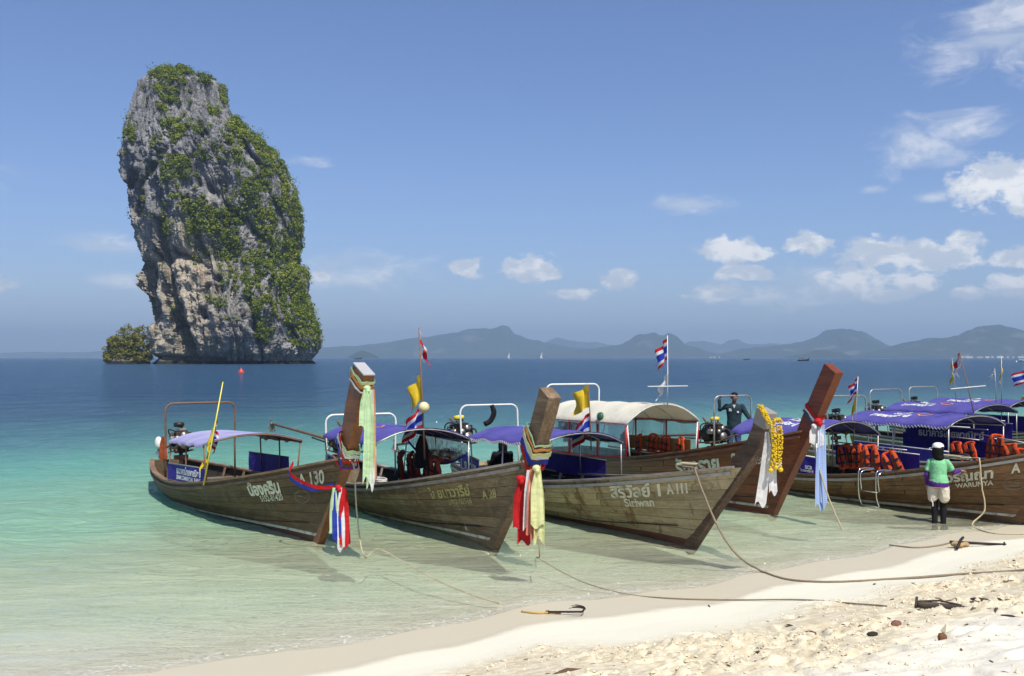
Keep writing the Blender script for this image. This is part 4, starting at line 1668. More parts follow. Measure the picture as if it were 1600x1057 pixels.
def banner(root, A, Bp, top, mat, lines=(), outward=-1, wave=0.018, seed=1, frame=None):
    """upright cloth panel between bottom points A and Bp (local), height `top`; lines of print face outward"""
    A = Vector(A)
    Bp = Vector(Bp)
    d = Bp - A
    ln = d.length
    n = Vector((-d.y, d.x, 0)).normalized()
    if n.y * outward < 0:
        n = -n

    def fn(a, b, off=0.0):
        f = a / ln + 0.5
        w = wave * math.sin(f * 9 + seed) * math.sin(max(0, min(1, b / top)) * 2.4 + 0.4)
        q = A + d * f + n * (w + off)
        return (q.x, q.y, q.z + b)
    rows = [[fn((i / 20 - 0.5) * ln, top * j / 6) for j in range(7)] for i in range(21)]
    if outward > 0:
        rows = rows[::-1]
    o = MB().sheet(rows, 0.006).build('banner', mat, root)
    for (body, a0, b0, width, pm) in lines:
        sgn = 1 if (d.x > 0) == (outward < 0) else -1
        text_on(body, lambda a, b: fn(sgn * (a0 + a), b0 + b, 0.010), width, pm, o, 0.03, 1.0, 'printed_lettering')
    if frame:
        MB().tube([fn(-ln / 2, top), fn(0, top), fn(ln / 2, top)], 0.014, 6).build('banner_rail', frame, o)
    return o


def engine(root, loc, yaw=0.0, tilt=0.0, shaft=2.3, yel=False, prop_mat=None, big=1.0, float_end=None, seed=0):
    rn = random.Random(seed)
    M_ = Matrix.Translation(loc) @ Matrix.Rotation(yaw, 4, 'Z') @ Matrix.Rotation(tilt, 4, 'Y') @ Matrix.Scale(big, 4)

    def put(o):
        o.matrix_local = M_
        return o
    mb = MB()
    mb.box((0, 0, 0.0), (0.52, 0.30, 0.30))
    mb.box((0.02, 0, 0.19), (0.46, 0.20, 0.10))
    mb.box((-0.33, 0, -0.02), (0.18, 0.26, 0.24), taper=0.8)
    mb.box((0.0, 0, -0.20), (0.42, 0.22, 0.12), taper=1.2)
    mb.box((0.27, 0.0, 0.02), (0.06, 0.34, 0.34))
    for k in range(4):
        mb.lathe([(0.028, 0), (0.028, 0.06), (0.012, 0.09)], 6, (-0.16 + 0.11 * k, 0.0, 0.235))
        mb.tube([(-0.16 + 0.11 * k, 0.10, 0.17), (-0.16 + 0.11 * k, 0.21, 0.14), (-0.16 + 0.11 * k, 0.24, 0.06)], 0.022, 6)
        mb.tube([(-0.16 + 0.11 * k, -0.10, 0.17), (-0.15 + 0.11 * k, -0.20, 0.19), (-0.12 + 0.11 * k, -0.23, 0.12)], 0.018, 6)
    mb.box((0.0, -0.20, -0.03), (0.16, 0.10, 0.16))
    mb.box((0.12, 0.20, -0.08), (0.14, 0.10, 0.14))
    eng = put(mb.build('engine', GREASE, root, bevel=0.010))
    rx90 = Matrix.Rotation(R(90), 3, 'Y')

    def sub(mbx, name, mat):
        o = mbx.build(name, mat, eng)
        return o
    sub(MB().box((0.0, 0, 0.265), (0.40, 0.15, 0.05)), 'head_cover', ALUM)
    for (y, z, r_) in ((0.0, -0.08, 0.11), (0.0, 0.12, 0.075), (-0.15, 0.05, 0.06)):
        sub(MB().lathe([(r_, 0), (r_ * 1.02, 0.015), (r_ * 0.8, 0.03), (r_ * 1.02, 0.045), (r_, 0.06)], 16, (0.30, y, z), rx90), 'pulley', ALUM)
    sub(MB().lathe([(0.065, -0.08), (0.07, -0.06), (0.07, 0.07), (0.05, 0.09)], 12, (0.10, -0.21, 0.06), rx90), 'alternator', ALUM)
    sub(MB().lathe([(0.03, 0), (0.11, 0.01), (0.12, 0.05), (0.115, 0.10), (0.02, 0.115)], 16, (0.12, -0.06, 0.32)), 'air_filter', YELLOWP if yel else GREASE)
    sub(MB().tube(path_interp([(0.05, 0.24, 0.08), (-0.2, 0.28, 0.12), (-0.35, 0.2, 0.25), (-0.42, 0.1, 0.42)], 5), 0.028, 8), 'exhaust_pipe', RUSTY)
    sub(MB().tube(path_interp([(0.3, 0.1, 0.12), (0.42, 0.16, 0.05), (0.40, 0.1, -0.15), (0.2, -0.12, -0.18)], 5), 0.022, 7), 'hose', RUBBER)
    sub(MB().tube(path_interp([(0.2, -0.16, 0.22), (0.0, -0.26, 0.28), (-0.25, -0.2, 0.2), (-0.3, -0.1, 0.0)], 5), 0.016, 6), 'hose', RUBBER)
    sub(MB().tube(path_interp([(-0.2, -0.12, -0.2), (0.3, -0.22, -0.20), (0.62, -0.20, -0.10), (0.95, -0.14, -0.02)], 5), 0.018, 7), 'tiller', RUSTY)
    mb = MB()
    for y in (-0.19, 0.19):
        mb.tube([(-0.42, y, -0.22), (0.36, y, -0.22)], 0.02, 6)
        mb.tube([(-0.30, y, -0.22), (-0.30, y * 0.4, 0.0)], 0.016, 6)
    mb.tube([(-0.05, 0, -0.24), (-0.05, 0, -0.62)], 0.045, 8)
    mb.box((-0.05, 0, -0.36), (0.14, 0.30, 0.10))
    sub(mb, 'engine_mount', RUSTY)
    mb = MB()
    mb.tube([(-0.38, 0, -0.02), (-0.9, 0, -0.03), (-0.38 - shaft, 0, -0.05)], [0.05, 0.034, 0.028], 8)
    mb.tube([(-0.5, 0, -0.12), (-1.2, 0, -0.10)], 0.02, 6)
    mb.tube([(-0.3 - shaft, 0, -0.05), (-0.22 - shaft, 0, -0.20), (-0.42 - shaft, 0, -0.24)], 0.014, 5)
    sub(mb, 'drive_shaft', RUSTY)
    mb = MB()
    ex = -0.40 - shaft
    mb.lathe([(0.03, 0), (0.035, 0.05), (0.01, 0.09)], 8, (ex + 0.04, 0, -0.05), Matrix.Rotation(R(-90), 3, 'Y'))
    for sg in (-1, 1):
        a = 0.5
        rows = []
        for i in range(7):
            q = i / 6
            r_ = 0.03 + 0.14 * q
            wd = 0.075 * math.sin(math.pi * (0.15 + 0.8 * q)) + 0.01
            tw = 0.9 - 0.5 * q
            rows.append([(ex - wd * math.sin(tw) * s2, sg * wd * math.cos(tw) * s2 + 0.0, -0.05 + sg * r_) for s2 in (-1, 0, 1)])
        mb.sheet(rows, 0.006)
    sub(mb, 'propeller', prop_mat or ALUM)
    if float_end:
        sub(MB().ball((ex + 0.05, 0, 0.12), 0.12, 12, sq=(0.9, 0.8, 1.35)), 'float', float_end)
    return eng


def wrap_ribbon(mbs, H, post, zc, wid, drop, grow, phase=0.0, twist=0.0):
    """band round the prow post near height zc (of its front edge); returns points of front corner"""
    fr = np.array(post['front'])
    x = np.interp(zc, fr[:, 1], fr[:, 0])
    w = np.interp(zc, fr[:, 1], post['w'])
    t_ = np.interp(zc, fr[:, 1], post['t'])
    i = np.searchsorted(fr[:, 1], zc)
    i = min(max(i, 1), len(fr) - 1)
    d = fr[i] - fr[i - 1]
    d = d / np.hypot(*d)
    back = np.array([-d[1], d[0]])
    g = grow
    base = np.array([x, zc])
    ring = []
    cor = [(-g, -(t_ / 2 + g)), (-g, (t_ / 2 + g)), (w + g, (t_ / 2 + g)), (w + g, -(t_ / 2 + g))]
    pts = []
    for k in range(4):
        a, b = cor[k], cor[(k + 1) % 4]
        for q in range(5):
            f = q / 5
            pts.append((a[0] * (1 - f) + b[0] * f, a[1] * (1 - f) + b[1] * f))
    for j, (bb, yy) in enumerate(pts):
        f = bb / max(w, 1e-6)
        off = drop * f + 0.010 * math.sin(j * 1.9 + phase)
        c_ = base + back * bb + d * off
        wv = wid * (0.85 + 0.25 * math.sin(j * 1.3 + phase * 2))
        lo_ = c_ - d * wv / 2
        hi_ = c_ + d * wv / 2
        ring.append([(lo_[0], yy, lo_[1]), (hi_[0], yy, hi_[1])])
    ring.append(ring[0])
    mbs.sheet(ring, 0.004)
    return base, d, t_


def tail(mbs, top, length, wid, yaw=0.0, fold=0.018, sway=(0.0, 0.0), seed=0, flare=1.3):
    """hanging strip of cloth with folds"""
    rn = random.Random(seed)
    n, m_ = 14, 7
    rows = []
    ph = rn.uniform(0, 6)
    for i in range(n):
        f = i / (n - 1)
        row = []
        ww = wid * (0.45 + 0.55 * min(1, f * 3)) * (1 + (flare - 1) * f)
        for j in range(m_):
            g = j / (m_ - 1) - 0.5
            a = g * ww
            b = fold * math.sin(g * 11 + ph) * (0.6 + 0.4 * math.sin(f * 5 + ph))
            z = -f * length * (1 + 0.05 * math.sin(g * 7 + ph))
            x = math.cos(yaw) * a - math.sin(yaw) * b
            y = math.sin(yaw) * a + math.cos(yaw) * b
            row.append((top[0] + x + sway[0] * f * f + 0.010 * math.sin(f * 6 + ph), top[1] + y + sway[1] * f * f, top[2] + z))
        rows.append(row)
    mbs.sheet(rows, 0.003)


def knot(mbs, c, r_):
    mbs.ball(c, r_, 8, sq=(1, 1.1, 0.8))
    mbs.ball((c[0] + r_ * .5, c[1], c[2] - r_ * .6), r_ * .7, 8)


def boat_frame(H):
    return Matrix.Translation((H.foot[0], H.foot[1], 0)) @ Matrix.Rotation(-H.ha, 4, 'Z')


def on_boat(o, H, M_=None):
    """place a top-level object that was modelled in a boat's frame"""
    o.matrix_world = boat_frame(H) @ (M_ or Matrix.Identity(4))
    return o


def flag(name, H, base, topp, cloths, label, pole_mat, rad=0.012, group=None):
    """flag staff with one or more cloths; cloths: (kind, frac on pole from top, hoist, fly, droop dir)"""
    root = empty(name)
    base, topp = Vector(base), Vector(topp)
    MB().tube([base, (base + topp) / 2 + Vector((0.01, 0, 0)), topp], [rad, rad * 0.9, rad * 0.6], 7).build('staff', pole_mat, root)
    d = (topp - base)
    for i, (kind, f0, hoist, fly, dirx, diry, droop) in enumerate(cloths):
        n, m_ = 15, 12
        rows = []
        ph = i * 1.7 + len(label)
        dv = Vector((dirx, diry, 0)).normalized()
        pv_ = Vector((-dv.y, dv.x, 0))
        dn = d.normalized()
        for a in range(n):
            fa = a / (n - 1)
            row = []
            for b in range(m_ + 1):
                fb = b / m_
                q = topp - dn * (d.length * f0 + hoist * fb)
                hang = fly * fa * droop
                out_ = fly * fa * math.sqrt(max(0.0, 1 - droop ** 2)) + 0.16 * min(1.0, fa * 4) * (0.6 + 0.4 * math.cos(fa * 7))
                pinch = 1.0
                q = q + dv * out_ - Vector((0, 0, hang)) + pv_ * (0.05 * math.sin(fa * 8 + fb * 2.5 + ph) * (0.2 + fa)) + dv * (0.03 * math.sin(fb * 6 + ph) * fa)
                if kind == 'pennant':
                    mid = topp - dn * (d.length * f0 + hoist * 0.5) + dv * out_ - Vector((0, 0, hang))
                    q = q.lerp(mid, fa * 0.8)
                row.append(q)
            rows.append(row)
        mb = MB()
        if kind == 'thai':
            bands = [(0, 2, 0), (2, 4, 1), (4, 8, 2), (8, 10, 1), (10, 12, 0)]
            A = rows
            for (b0, b1, mi) in bands:
                mb.sheet([r_[b0:b1 + 1] for r_ in A], 0.0, mi)
            mats = [RC['red'], RC['white'], RC['blue']]
        else:
            mb.sheet(rows, 0.002)
            mats = [RC['yellow']] if kind in ('yellow', 'pennant') else [RC[kind]]
        mb.build('flag', mats, root)
    tag(root, label, 'flag', group)
    on_boat(root, H)
    return root


def jacket(H, loc, yaw, label, mat, group, tilt=0.0, s=1.0, roll=0.0):
    root = empty('life_jacket')
    for sg in (-1, 1):
        rows = []
        for i in range(7):
            f = i / 6
            row = []
            for j in range(5):
                g = j / 4
                x0_ = 0.015 + 0.10 * max(0, (f - 0.72) / 0.28) * 0.4
                x1_ = 0.21 - 0.05 * max(0, (f - 0.6) / 0.4)
                xx_ = x0_ + (x1_ - x0_) * g
                puff = 0.045 * math.sin(math.pi * (0.1 + 0.8 * g)) * (0.75 + 0.25 * math.sin(f * math.pi * 3) ** 2)
                row.append((sg * xx_, -0.02 - puff, -0.54 + 0.52 * f))
            rows.append(row)
        if sg > 0:
            rows = rows[::-1]
        MB().sheet(rows, 0.05).build('panel', mat, root)
    pts = [(-0.12, -0.01, -0.07), (-0.11, 0.03, -0.01), (0, 0.05, 0.0), (0.11, 0.03, -0.01), (0.12, -0.01, -0.07)]
    MB().tube(path_interp(pts, 4), 0.032, 8).build('collar', mat, root)
    for z in (-0.40, -0.22):
        MB().box((0, -0.068, z), (0.40, 0.016, 0.035)).build('strap', STRAP, root)
    for sg in (-1, 1):
        MB().box((sg * 0.10, -0.066, -0.30), (0.03, 0.014, 0.42)).build('strap', STRAP, root)
    MB().box((0, -0.080, -0.40), (0.06, 0.02, 0.045)).build('buckle', STRAP, root)
    rj = random.Random(label)
    yaw += rj.uniform(-.35, .35)
    roll += rj.uniform(-.22, .22)
    loc = (loc[0] + rj.uniform(-.06, .06), loc[1], loc[2] + rj.uniform(-.09, .03))
    tag(root, label, 'life jacket', group)
    on_boat(root, H, Matrix.Translation(loc) @ Matrix.Rotation(yaw, 4, 'Z') @ Matrix.Rotation(tilt, 4, 'X') @ Matrix.Rotation(roll, 4, 'Y') @ Matrix.Scale(s, 4))
    return root


def rope(name, pts, rad, label, mat, n=10, cat='rope', parts=False):
    P_ = path_interp(pts, n)
    rn = random.Random(len(label))
    P_ = [q + Vector((rn.uniform(-1, 1), rn.uniform(-1, 1), 0)) * rad * 0.25 for q in P_]
    o = MB().tube(P_, rad, 7).build(name, mat)
    tag(o, label, cat)
    return o

# ================================================================== THE BOATS
RED_BOT = wood('red_bottom_paint', (0.06, 0.022, 0.015), (0.12, 0.04, 0.025), (0.17, 0.07, 0.04), 0.75, algae=0.45)
W1 = wood('olive_brown_planks', (0.048, 0.031, 0.015), (0.103, 0.066, 0.030), (0.176, 0.120, 0.059), 0.65, stain=(0.14, 0.125, 0.075), stain_amt=0.5, algae=0.4, scr=0.15)
W1S = wood('varnished_post', (0.108, 0.034, 0.009), (0.187, 0.062, 0.017), (0.273, 0.100, 0.028), 0.45, stain=(0.24, 0.18, 0.10), stain_amt=0.25, coat=0.2, algae=0.2)
W2 = wood('grey_brown_planks', (0.083, 0.058, 0.034), (0.160, 0.115, 0.068), (0.255, 0.196, 0.124), 0.75, stain=(0.22, 0.20, 0.145), stain_amt=0.5, algae=0.4, scr=0.30)
W2S = wood('bleached_post', (0.081, 0.052, 0.031), (0.146, 0.098, 0.058), (0.248, 0.182, 0.114), 0.8, scr=0.5, algae=0.2)
W3 = wood('peeling_pale_planks', (0.233, 0.185, 0.100), (0.361, 0.296, 0.171), (0.467, 0.391, 0.247), 0.8, stain=(0.155, 0.075, 0.028), stain_amt=0.75, algae=0.3, scr=0.2)
W3S = wood('scuffed_dark_stem', (0.077, 0.048, 0.031), (0.140, 0.088, 0.056), (0.266, 0.196, 0.140), 0.75, scr=0.6, algae=0.2)
W4 = wood('mahogany_planks', (0.095, 0.022, 0.009), (0.183, 0.042, 0.014), (0.270, 0.068, 0.023), 0.42, coat=0.25, algae=0.1, stretch=9)
W4S = wood('mahogany_post', (0.107, 0.025, 0.009), (0.213, 0.050, 0.015), (0.321, 0.080, 0.023), 0.42, coat=0.25, algae=0.1)
W5 = wood('amber_brown_planks', (0.085, 0.041, 0.017), (0.161, 0.085, 0.034), (0.245, 0.137, 0.060), 0.55, stain=(0.060, 0.040, 0.024), stain_amt=0.5, coat=0.1, algae=0.3)
RUBW = simple('pale_rubbing_strake', (0.50, 0.47, 0.40), 0.65, 0, 0.2, 5, dirt=(0.2, 0.15, 0.1), dirt_amt=0.6)
RAILB = wood('brown_rail', (0.10, 0.055, 0.03), (0.18, 0.11, 0.065), (0.28, 0.19, 0.12), 0.7, algae=0.0)
RAILR = wood('red_brown_rail', (0.12, 0.05, 0.025), (0.22, 0.10, 0.05), (0.36, 0.20, 0.11), 0.6, algae=0.0)
GREYCAP = simple('speckled_grey_cap', (0.42, 0.42, 0.42), 0.7, 0, 0.3, 60)
GREYPNT = simple('grey_painted_cap', (0.30, 0.27, 0.25), 0.7, 0, 0.12, 10)

BANK = 'ธนาคารไทยพาณิชย์'
BANK_EN = 'SIAM COMMERCIAL BANK'
TRAVEL = 'ไปด้วยกัน ไปได้ไกล'
ROOFTXT = 'ไทยพาณิชย์'


def roof_prints(f, w=1.1):
    return [('SCB', f, -0.28, w * 0.42, PRINTW, 'text'), (ROOFTXT, f - 0.06, -0.58, w, PRINTW, 'text'), ('mark', f + 0.21, -0.34, w * 0.34, PRINTO, 'mark')]


HP = {1: dict(ha=.986, L=9.39, B=1.03, zm=.525, zst=.58, zb=1.5, rake=.789, um=.398, pw=1.584, bs=.36, foot=(-3.17, 16.3)),
      2: dict(ha=1.108, L=8.2, B=1.035, zm=.511, zst=.6, zb=1.535, rake=.925, um=.302, pw=1.732, bs=.492, foot=(-.31, 15.92)),
      3: dict(ha=1.09, L=8.24, B=1.004, zm=.575, zst=.6, zb=1.427, rake=.929, um=.275, pw=1.769, bs=.5, foot=(2.87, 16.02)),
      4: dict(ha=1.138, L=8.89, B=.96, zm=.613, zst=.6, zb=1.717, rake=.651, um=.269, pw=1.825, bs=.5, foot=(5.03, 19.28)),
      5: dict(ha=1.099, L=8.75, B=.989, zm=.452, zst=.6, zb=1.574, rake=.868, um=.355, pw=2.09, bs=.5, foot=(9.23, 18.24)),
      6: dict(ha=1.099, L=8.75, B=1.0, zm=.55, zst=.6, zb=1.6, rake=.868, um=.355, pw=2.0, bs=.5, foot=(12.55, 19.85)),
      7: dict(ha=1.09, L=8.75, B=1.0, zm=.55, zst=.6, zb=1.6, rake=.868, um=.355, pw=2.0, bs=.5, foot=(15.7, 25.3)),
      8: dict(ha=1.08, L=8.75, B=1.0, zm=.55, zst=.6, zb=1.6, rake=.868, um=.355, pw=2.0, bs=.5, foot=(18.2, 28.3))}
HH = {k: Hull(**v) for k, v in HP.items()}
POST = {1: dict(front=[(0.02, -.12), (.64, .72), (1.27, 1.5), (1.62, 2.15), (1.93, 2.80)], w=[.17, .20, .31, .40, .40], t=[.13, .14, .16, .18, .18]),
        2: dict(front=[(0.02, -.12), (.77, .74), (1.52, 1.535), (1.82, 2.02), (2.06, 2.48)], w=[.17, .20, .30, .32, .31], t=[.14, .15, .19, .21, .21]),
        3: dict(front=[(0.02, -.12), (.72, .68), (1.42, 1.427), (1.66, 1.69), (1.79, 1.94), (1.90, 2.24)], w=[.18, .21, .29, .25, .24, .24], t=[.14, .15, .17, .18, .18, .18]),
        4: dict(front=[(0.02, -.12), (.62, .85), (1.2, 1.72), (1.52, 2.25), (1.83, 2.78)], w=[.17, .22, .33, .34, .33], t=[.14, .16, .18, .19, .19]),
        5: dict(front=[(0.02, -.12), (.75, .76), (1.46, 1.574), (1.72, 2.06), (1.95, 2.55)], w=[.17, .20, .32, .36, .36], t=[.14, .15, .18, .20, .20])}
for k in (6, 7, 8):
    POST[k] = POST[5]

BL = {1: ('dark olive-brown longtail boat at far left with a lilac awning', W1, W1S, RED_BOT, PAINTW, RAILB, RAILB),
      2: ('grey-brown longtail boat second from left, its prow hung with red and pale yellow ribbons', W2, W2S, W2, PAINTW, RAILW, RAILW),
      3: ('pale peeling longtail boat third from left with a yellow garland on its prow', W3, W3S, RED_BOT, PAINTW, RAILW, RUBW),
      4: ('large mahogany-red longtail boat with a cream roof and tall square prow', W4, W4S, W4, PAINTW, RAILR, RAILR),
      5: ('amber-brown longtail boat at right whose bow leaves the picture beside the wading woman', W5, W5, W5, PAINTW, RAILB, RUBW),
      6: ('longtail boat with a purple awning directly behind the amber-brown boat', W5, W5, W5, PAINTW, RAILW, RUBW),
      7: ('purple-roofed longtail boat second to last in the right-hand row', W5, W5, W5, PAINTW, RAILW, RUBW),
      8: ('farthest purple-roofed longtail boat at the right edge', W5, W5, W5, PAINTW, RAILW, RUBW)}
BO = {}
for k in range(1, 9):
    H = HH[k]
    root = empty('longtail_boat', (H.foot[0], H.foot[1], 0), -H.ha)
    lab, pl, stm, botm, strp, rl, rb = BL[k]
    tag(root, lab, 'boat', 'longtail boats moored along the beach')
    BO[k] = root
    build_hull(root, H, dict(plank=pl, stem=stm, bottom=botm, stripe=strp, rail=rl, rub=rb), random.Random(40 + k), stripe=(k != 3), nst=7 if k < 6 else 5,
               post=POST[k], detail=(k < 7), cap_mat={1: GREYCAP, 3: GREYPNT}.get(k), cap_len={1: 0.02, 3: 0.24}.get(k, 0.0))

# ---- boat 1
H, B_ = HH[1], BO[1]
text_on('น้องคริน', H.lay(.822, .80), 1.02, LETTER, B_, 0.045, 1.25)
text_on('5152-81420', H.lay(.842, .655), 0.72, LETTER, B_, 0.02, 1.35)
text_on('A 130', H.lay(.940, .845), 0.70, LETTER, B_, 0.03, 1.5)
emblem(lambda a, b, f=H.lay(.925, .63): f(a * 1.55, b), 0.145, LETTERD, B_)
awning(B_, H, -5.5, -3.15, 0.97, 1.37, 1.45, 0.16, LILAC, RUSTY, 3, seed=3, lace=False)
gallows(B_, H, -6.6, 2.06, 0.76, RUSTY, 0.0)
banner(B_, (-5.2, -H.half_at(-5.2, .6) - .02, .60), (-3.2, -H.half_at(-3.2, .7) - .0, .66), 0.33, BANNER, [(BANK, .12, .21, 1.35, PRINTW), (BANK_EN, .12, .08, 1.35, PRINTW)], -1, seed=2, frame=STEEL)
banner(B_, (-6.3, H.half_at(-6.3, .6), .56), (-3.9, H.half_at(-3.9, .6), .64), 0.40, BANNER, (), 1, seed=5, frame=DARKT)
engine(B_, (-8.0, -0.05, 1.12), R(-2), R(-8), 2.0, yel=False, float_end=WHITEP, seed=1)
MB().lathe([(0.02, 0), (0.10, 0.01), (0.10, 0.03), (0.02, 0.04)], 14, (-7.7, 0.28, 1.12), Matrix.Rotation(R(70), 3, 'Y')).build('lamp', PRINTO, B_)
mb = MB()
mb.tube(path_interp([(-6.75, -.72, .55), (-6.8, -.74, .9), (-6.72, -.75, 1.3)], 4), 0.045, 7)
mb.build('bamboo_pole', simple('bamboo', (0.34, 0.25, 0.12), 0.6), B_)
mb = MB()
tail(mb, (-6.62, -.80, 1.35), 0.50, 0.16, 0.6, seed=9)
o = mb.build('rag', cloth('rust_cloth', (0.34, 0.08, 0.03), 0.1))
on_boat(tag(o, 'rust-red rag tied to the gallows of the lilac-roofed boat', 'cloth'), H)
flag('flag_staff', H, (-3.05, -.98, .70), (-3.05, -.62, 2.60), [('thai', .34, .42, .40, -1, .3, .80), ('yellow', .42, .30, .62, -0.9, -.5, .985)], 'yellow staff with limp Thai and yellow flags on the leftmost boat', simple('yellow_staff', (0.72, 0.62, 0.08), 0.5), 0.016)
RIB1 = empty('prow_ribbons')
for kname, zc, wd, ph in (('pale', 2.66, .045, 0), ('orange', 2.60, .04, 1), ('white', 2.54, .035, 2), ('orange', 2.63, .03, 3), ('green', 2.69, .035, 4)):
    mb = MB()
    wrap_ribbon(mb, H, POST[1], zc, wd, 0.02, 0.012 + 0.003 * ph, ph)
    mb.build('ribbon', RC[kname], RIB1)
mb = MB()
knot(mb, (1.98, -0.06, 2.60), 0.055)
mb.build('knot', RC['green'], RIB1)
for kname, dx_, dy_, ln_, wd, sd_ in (('green', .05, -.10, .55, .13, 1), ('green', .07, -.06, 1.34, .11, 2), ('green', .075, -.02, 1.40, .08, 6), ('orange', .055, .03, 1.36, .07, 3), ('white', .08, .0, 1.44, .06, 4)):
    mb = MB()
    tail(mb, (1.95 + dx_, dy_, 2.58), ln_, wd, 1.15, 0.02, (-.02, 0), sd_)
    mb.build('ribbon', RC[kname], RIB1)
on_boat(tag(RIB1, 'pale green and orange ribbons tied round the top of the leftmost prow', 'ribbons', 'ribbons on the prows'), H)
RIB2 = empty('prow_ribbons')
for kname, zc, wd, ph, gr in (('red', 1.50, .05, 0, .05), ('blue', 1.42, .05, 1, .06), ('white', 1.56, .06, 2, .045), ('green', 1.62, .09, 3, .04), ('red', 1.36, .04, 5, .05)):
    mb = MB()
    wrap_ribbon(mb, H, POST[1], zc, wd, 0.20 - .05 * ph, gr, ph)
    mb.build('ribbon', RC[kname], RIB2)
for kname, pts in (('blue', [(0.25, -.50, 1.30), (.34, -.55, 1.12), (.75, -.36, .98), (1.05, -.13, 1.06)]), ('red', [(0.32, -.49, 1.37), (.36, -.55, 1.18), (.80, -.34, 1.02), (1.06, -.12, 1.02)])):
    P_ = path_interp([Vector(q) + Vector((0, -.06, 0)) for q in pts], 6)
    rows = [[tuple(q), tuple(q + Vector((0.0, -.01, .06)))] for q in P_]
    MB().sheet(rows, .004).build('ribbon', RC[kname], RIB2)
mb = MB()
knot(mb, (1.08, -0.12, 1.05), 0.055)
mb.build('knot', RC['red'], RIB2)
for kname, dx_, dy_, ln_, wd, sd_ in (('blue', 0, -.05, .78, .13, 11), ('white', .03, .0, .95, .10, 12), ('red', .05, .04, .90, .14, 13), ('green', -.03, -.09, .72, .11, 14)):
    mb = MB()
    tail(mb, (1.10 + dx_, -.10 + dy_, 1.05), ln_, wd, 1.15, 0.02, (0.02, 0), sd_)
    mb.build('ribbon', RC[kname], RIB2)
on_boat(tag(RIB2, 'red, white, blue and green ribbons knotted low round the leftmost bow', 'ribbons', 'ribbons on the prows'), H)

# ---- boat 2
H, B_ = HH[2], BO[2]
text_on('ไชยนาวารีย์', H.lay(.838, .775), 1.15, LETTERF, B_, 0.03, 1.3)
text_on('5902-00566', H.lay(.868, .64), 0.66, LETTERF, B_, 0.01, 1.35)
text_on('กระบี่', H.lay(.868, .565), 0.34, LETTERD, B_, 0.01, 1.2)
text_on('A 28', H.lay(.938, .70), 0.36, LETTERF, B_, 0.03, 1.7)
emblem(lambda a, b, f=H.lay(.965, .81): f(a * 1.35, b), 0.145, LETTERD, B_)
awning(B_, H, -6.4, -3.0, 0.96, 1.40, 1.50, 0.24, PURPLE, STEEL, 3, roof_prints(.30, 1.0), seed=5, lace=False)
gallows(B_, H, -6.75, 1.80, 0.80, WHITET, 0.0)
xx_ = np.linspace(-6.3, -3.1, 14)
rows = [[(x, .93, 1.40 - j / 6 * (0.50 * (1 - ((i - 6.5) / 8.0) ** 2) + .02)) for j in range(7)] for i, x in enumerate(xx_)]
win = MB().sheet(rows).build('window_curtain', VINYL, B_)
MB().tube([r_[-1] for r_ in rows], 0.022, 6).build('curtain_hem', RC['blue'], win)
banner(B_, (-6.3, -H.half_at(-6.3, .6), .58), (-4.6, -H.half_at(-4.6, .6), .58), 0.42, BANNER, [('SCB', .45, .10, .30, PRINTW)], -1, seed=4, frame=STEEL)
engine(B_, (-7.55, -0.15, 1.12), R(21), R(7), 2.5, seed=2)
rag = MB()
tail(rag, (-3.6, .2, 1.55), 0.62, 0.22, 1.1, 0.04, (0, 0), 44)
on_boat(tag(rag.build('dark_cloth', BLACKC), 'black cloth hanging under the purple awning of the second boat', 'cloth'), H)
for i in range(5):
    jacket(H, (-5.9 + i * .50, .60 + .02 * (i % 2), 1.08 + .015 * i), R(2), '%s of five dull red life jackets slung in the second boat' % ['leftmost', 'second from left', 'middle one', 'second from right', 'rightmost'][i], REDJ, 'life jackets in the second boat', R(4), 1.15)
MB().tube([(-6.2, .66, 1.02), (-3.4, .66, 1.10)], 0.014, 6).build('jacket_rail', STEEL, B_)
ms = flag('flag_mast', H, (-2.95, 0, 1.15), (-3.25, 0, 3.62), [('yellow', .36, .46, .36, -.9, -.3, .82), ('thai', .60, .40, .48, -.8, -.4, .70), ('white', .02, .16, .50, -.4, .4, .93), ('red', .08, .10, .46, -.3, .5, .95)], 'tall mast with a yellow and a Thai flag above a cream ball', RUSTY, 0.018)
MB().ball((-2.99, 0, 2.12), 0.105, 14).build('ball', simple('cream_ball', (0.74, 0.66, 0.36), 0.5), ms)
RIB3 = empty('prow_ribbons')
for kname, zc, wd, ph, gr in (('red', 1.58, .10, 0, .05), ('blue', 1.68, .08, 1, .055), ('white', 1.75, .07, 2, .05), ('orange', 1.86, .05, 3, .045), ('pale', 1.80, .07, 4, .06), ('green', 1.92, .04, 5, .04)):
    mb = MB()
    wrap_ribbon(mb, H, POST[2], zc - .12, wd, 0.10, gr, ph)
    mb.build('ribbon', RC[kname], RIB3)
mb = MB()
knot(mb, (1.42, -0.22, 1.28), 0.07)
mb.build('knot', RC['red'], RIB3)
mb = MB()
knot(mb, (1.72, -0.12, 1.46), 0.06)
mb.build('knot', RC['pale'], RIB3)
for kname, x_, y_, z_, ln_, wd, sd_ in (('red', 1.42, -.22, 1.26, .72, .18, 21), ('red', 1.45, -.18, 1.26, .92, .15, 22), ('white', 1.60, -.17, 1.42, .85, .14, 23), ('salmon', 1.65, -.14, 1.44, .92, .15, 24), ('pale', 1.74, -.12, 1.44, .82, .15, 25), ('pale', 1.73, -.08, 1.44, 1.05, .12, 26), ('salmon', 1.68, -.12, 1.44, .98, .10, 27)):
    mb = MB()
    tail(mb, (x_, y_, z_), ln_, wd, 1.1, 0.03, (0.0, 0), sd_)
    mb.build('ribbon', RC[kname], RIB3)
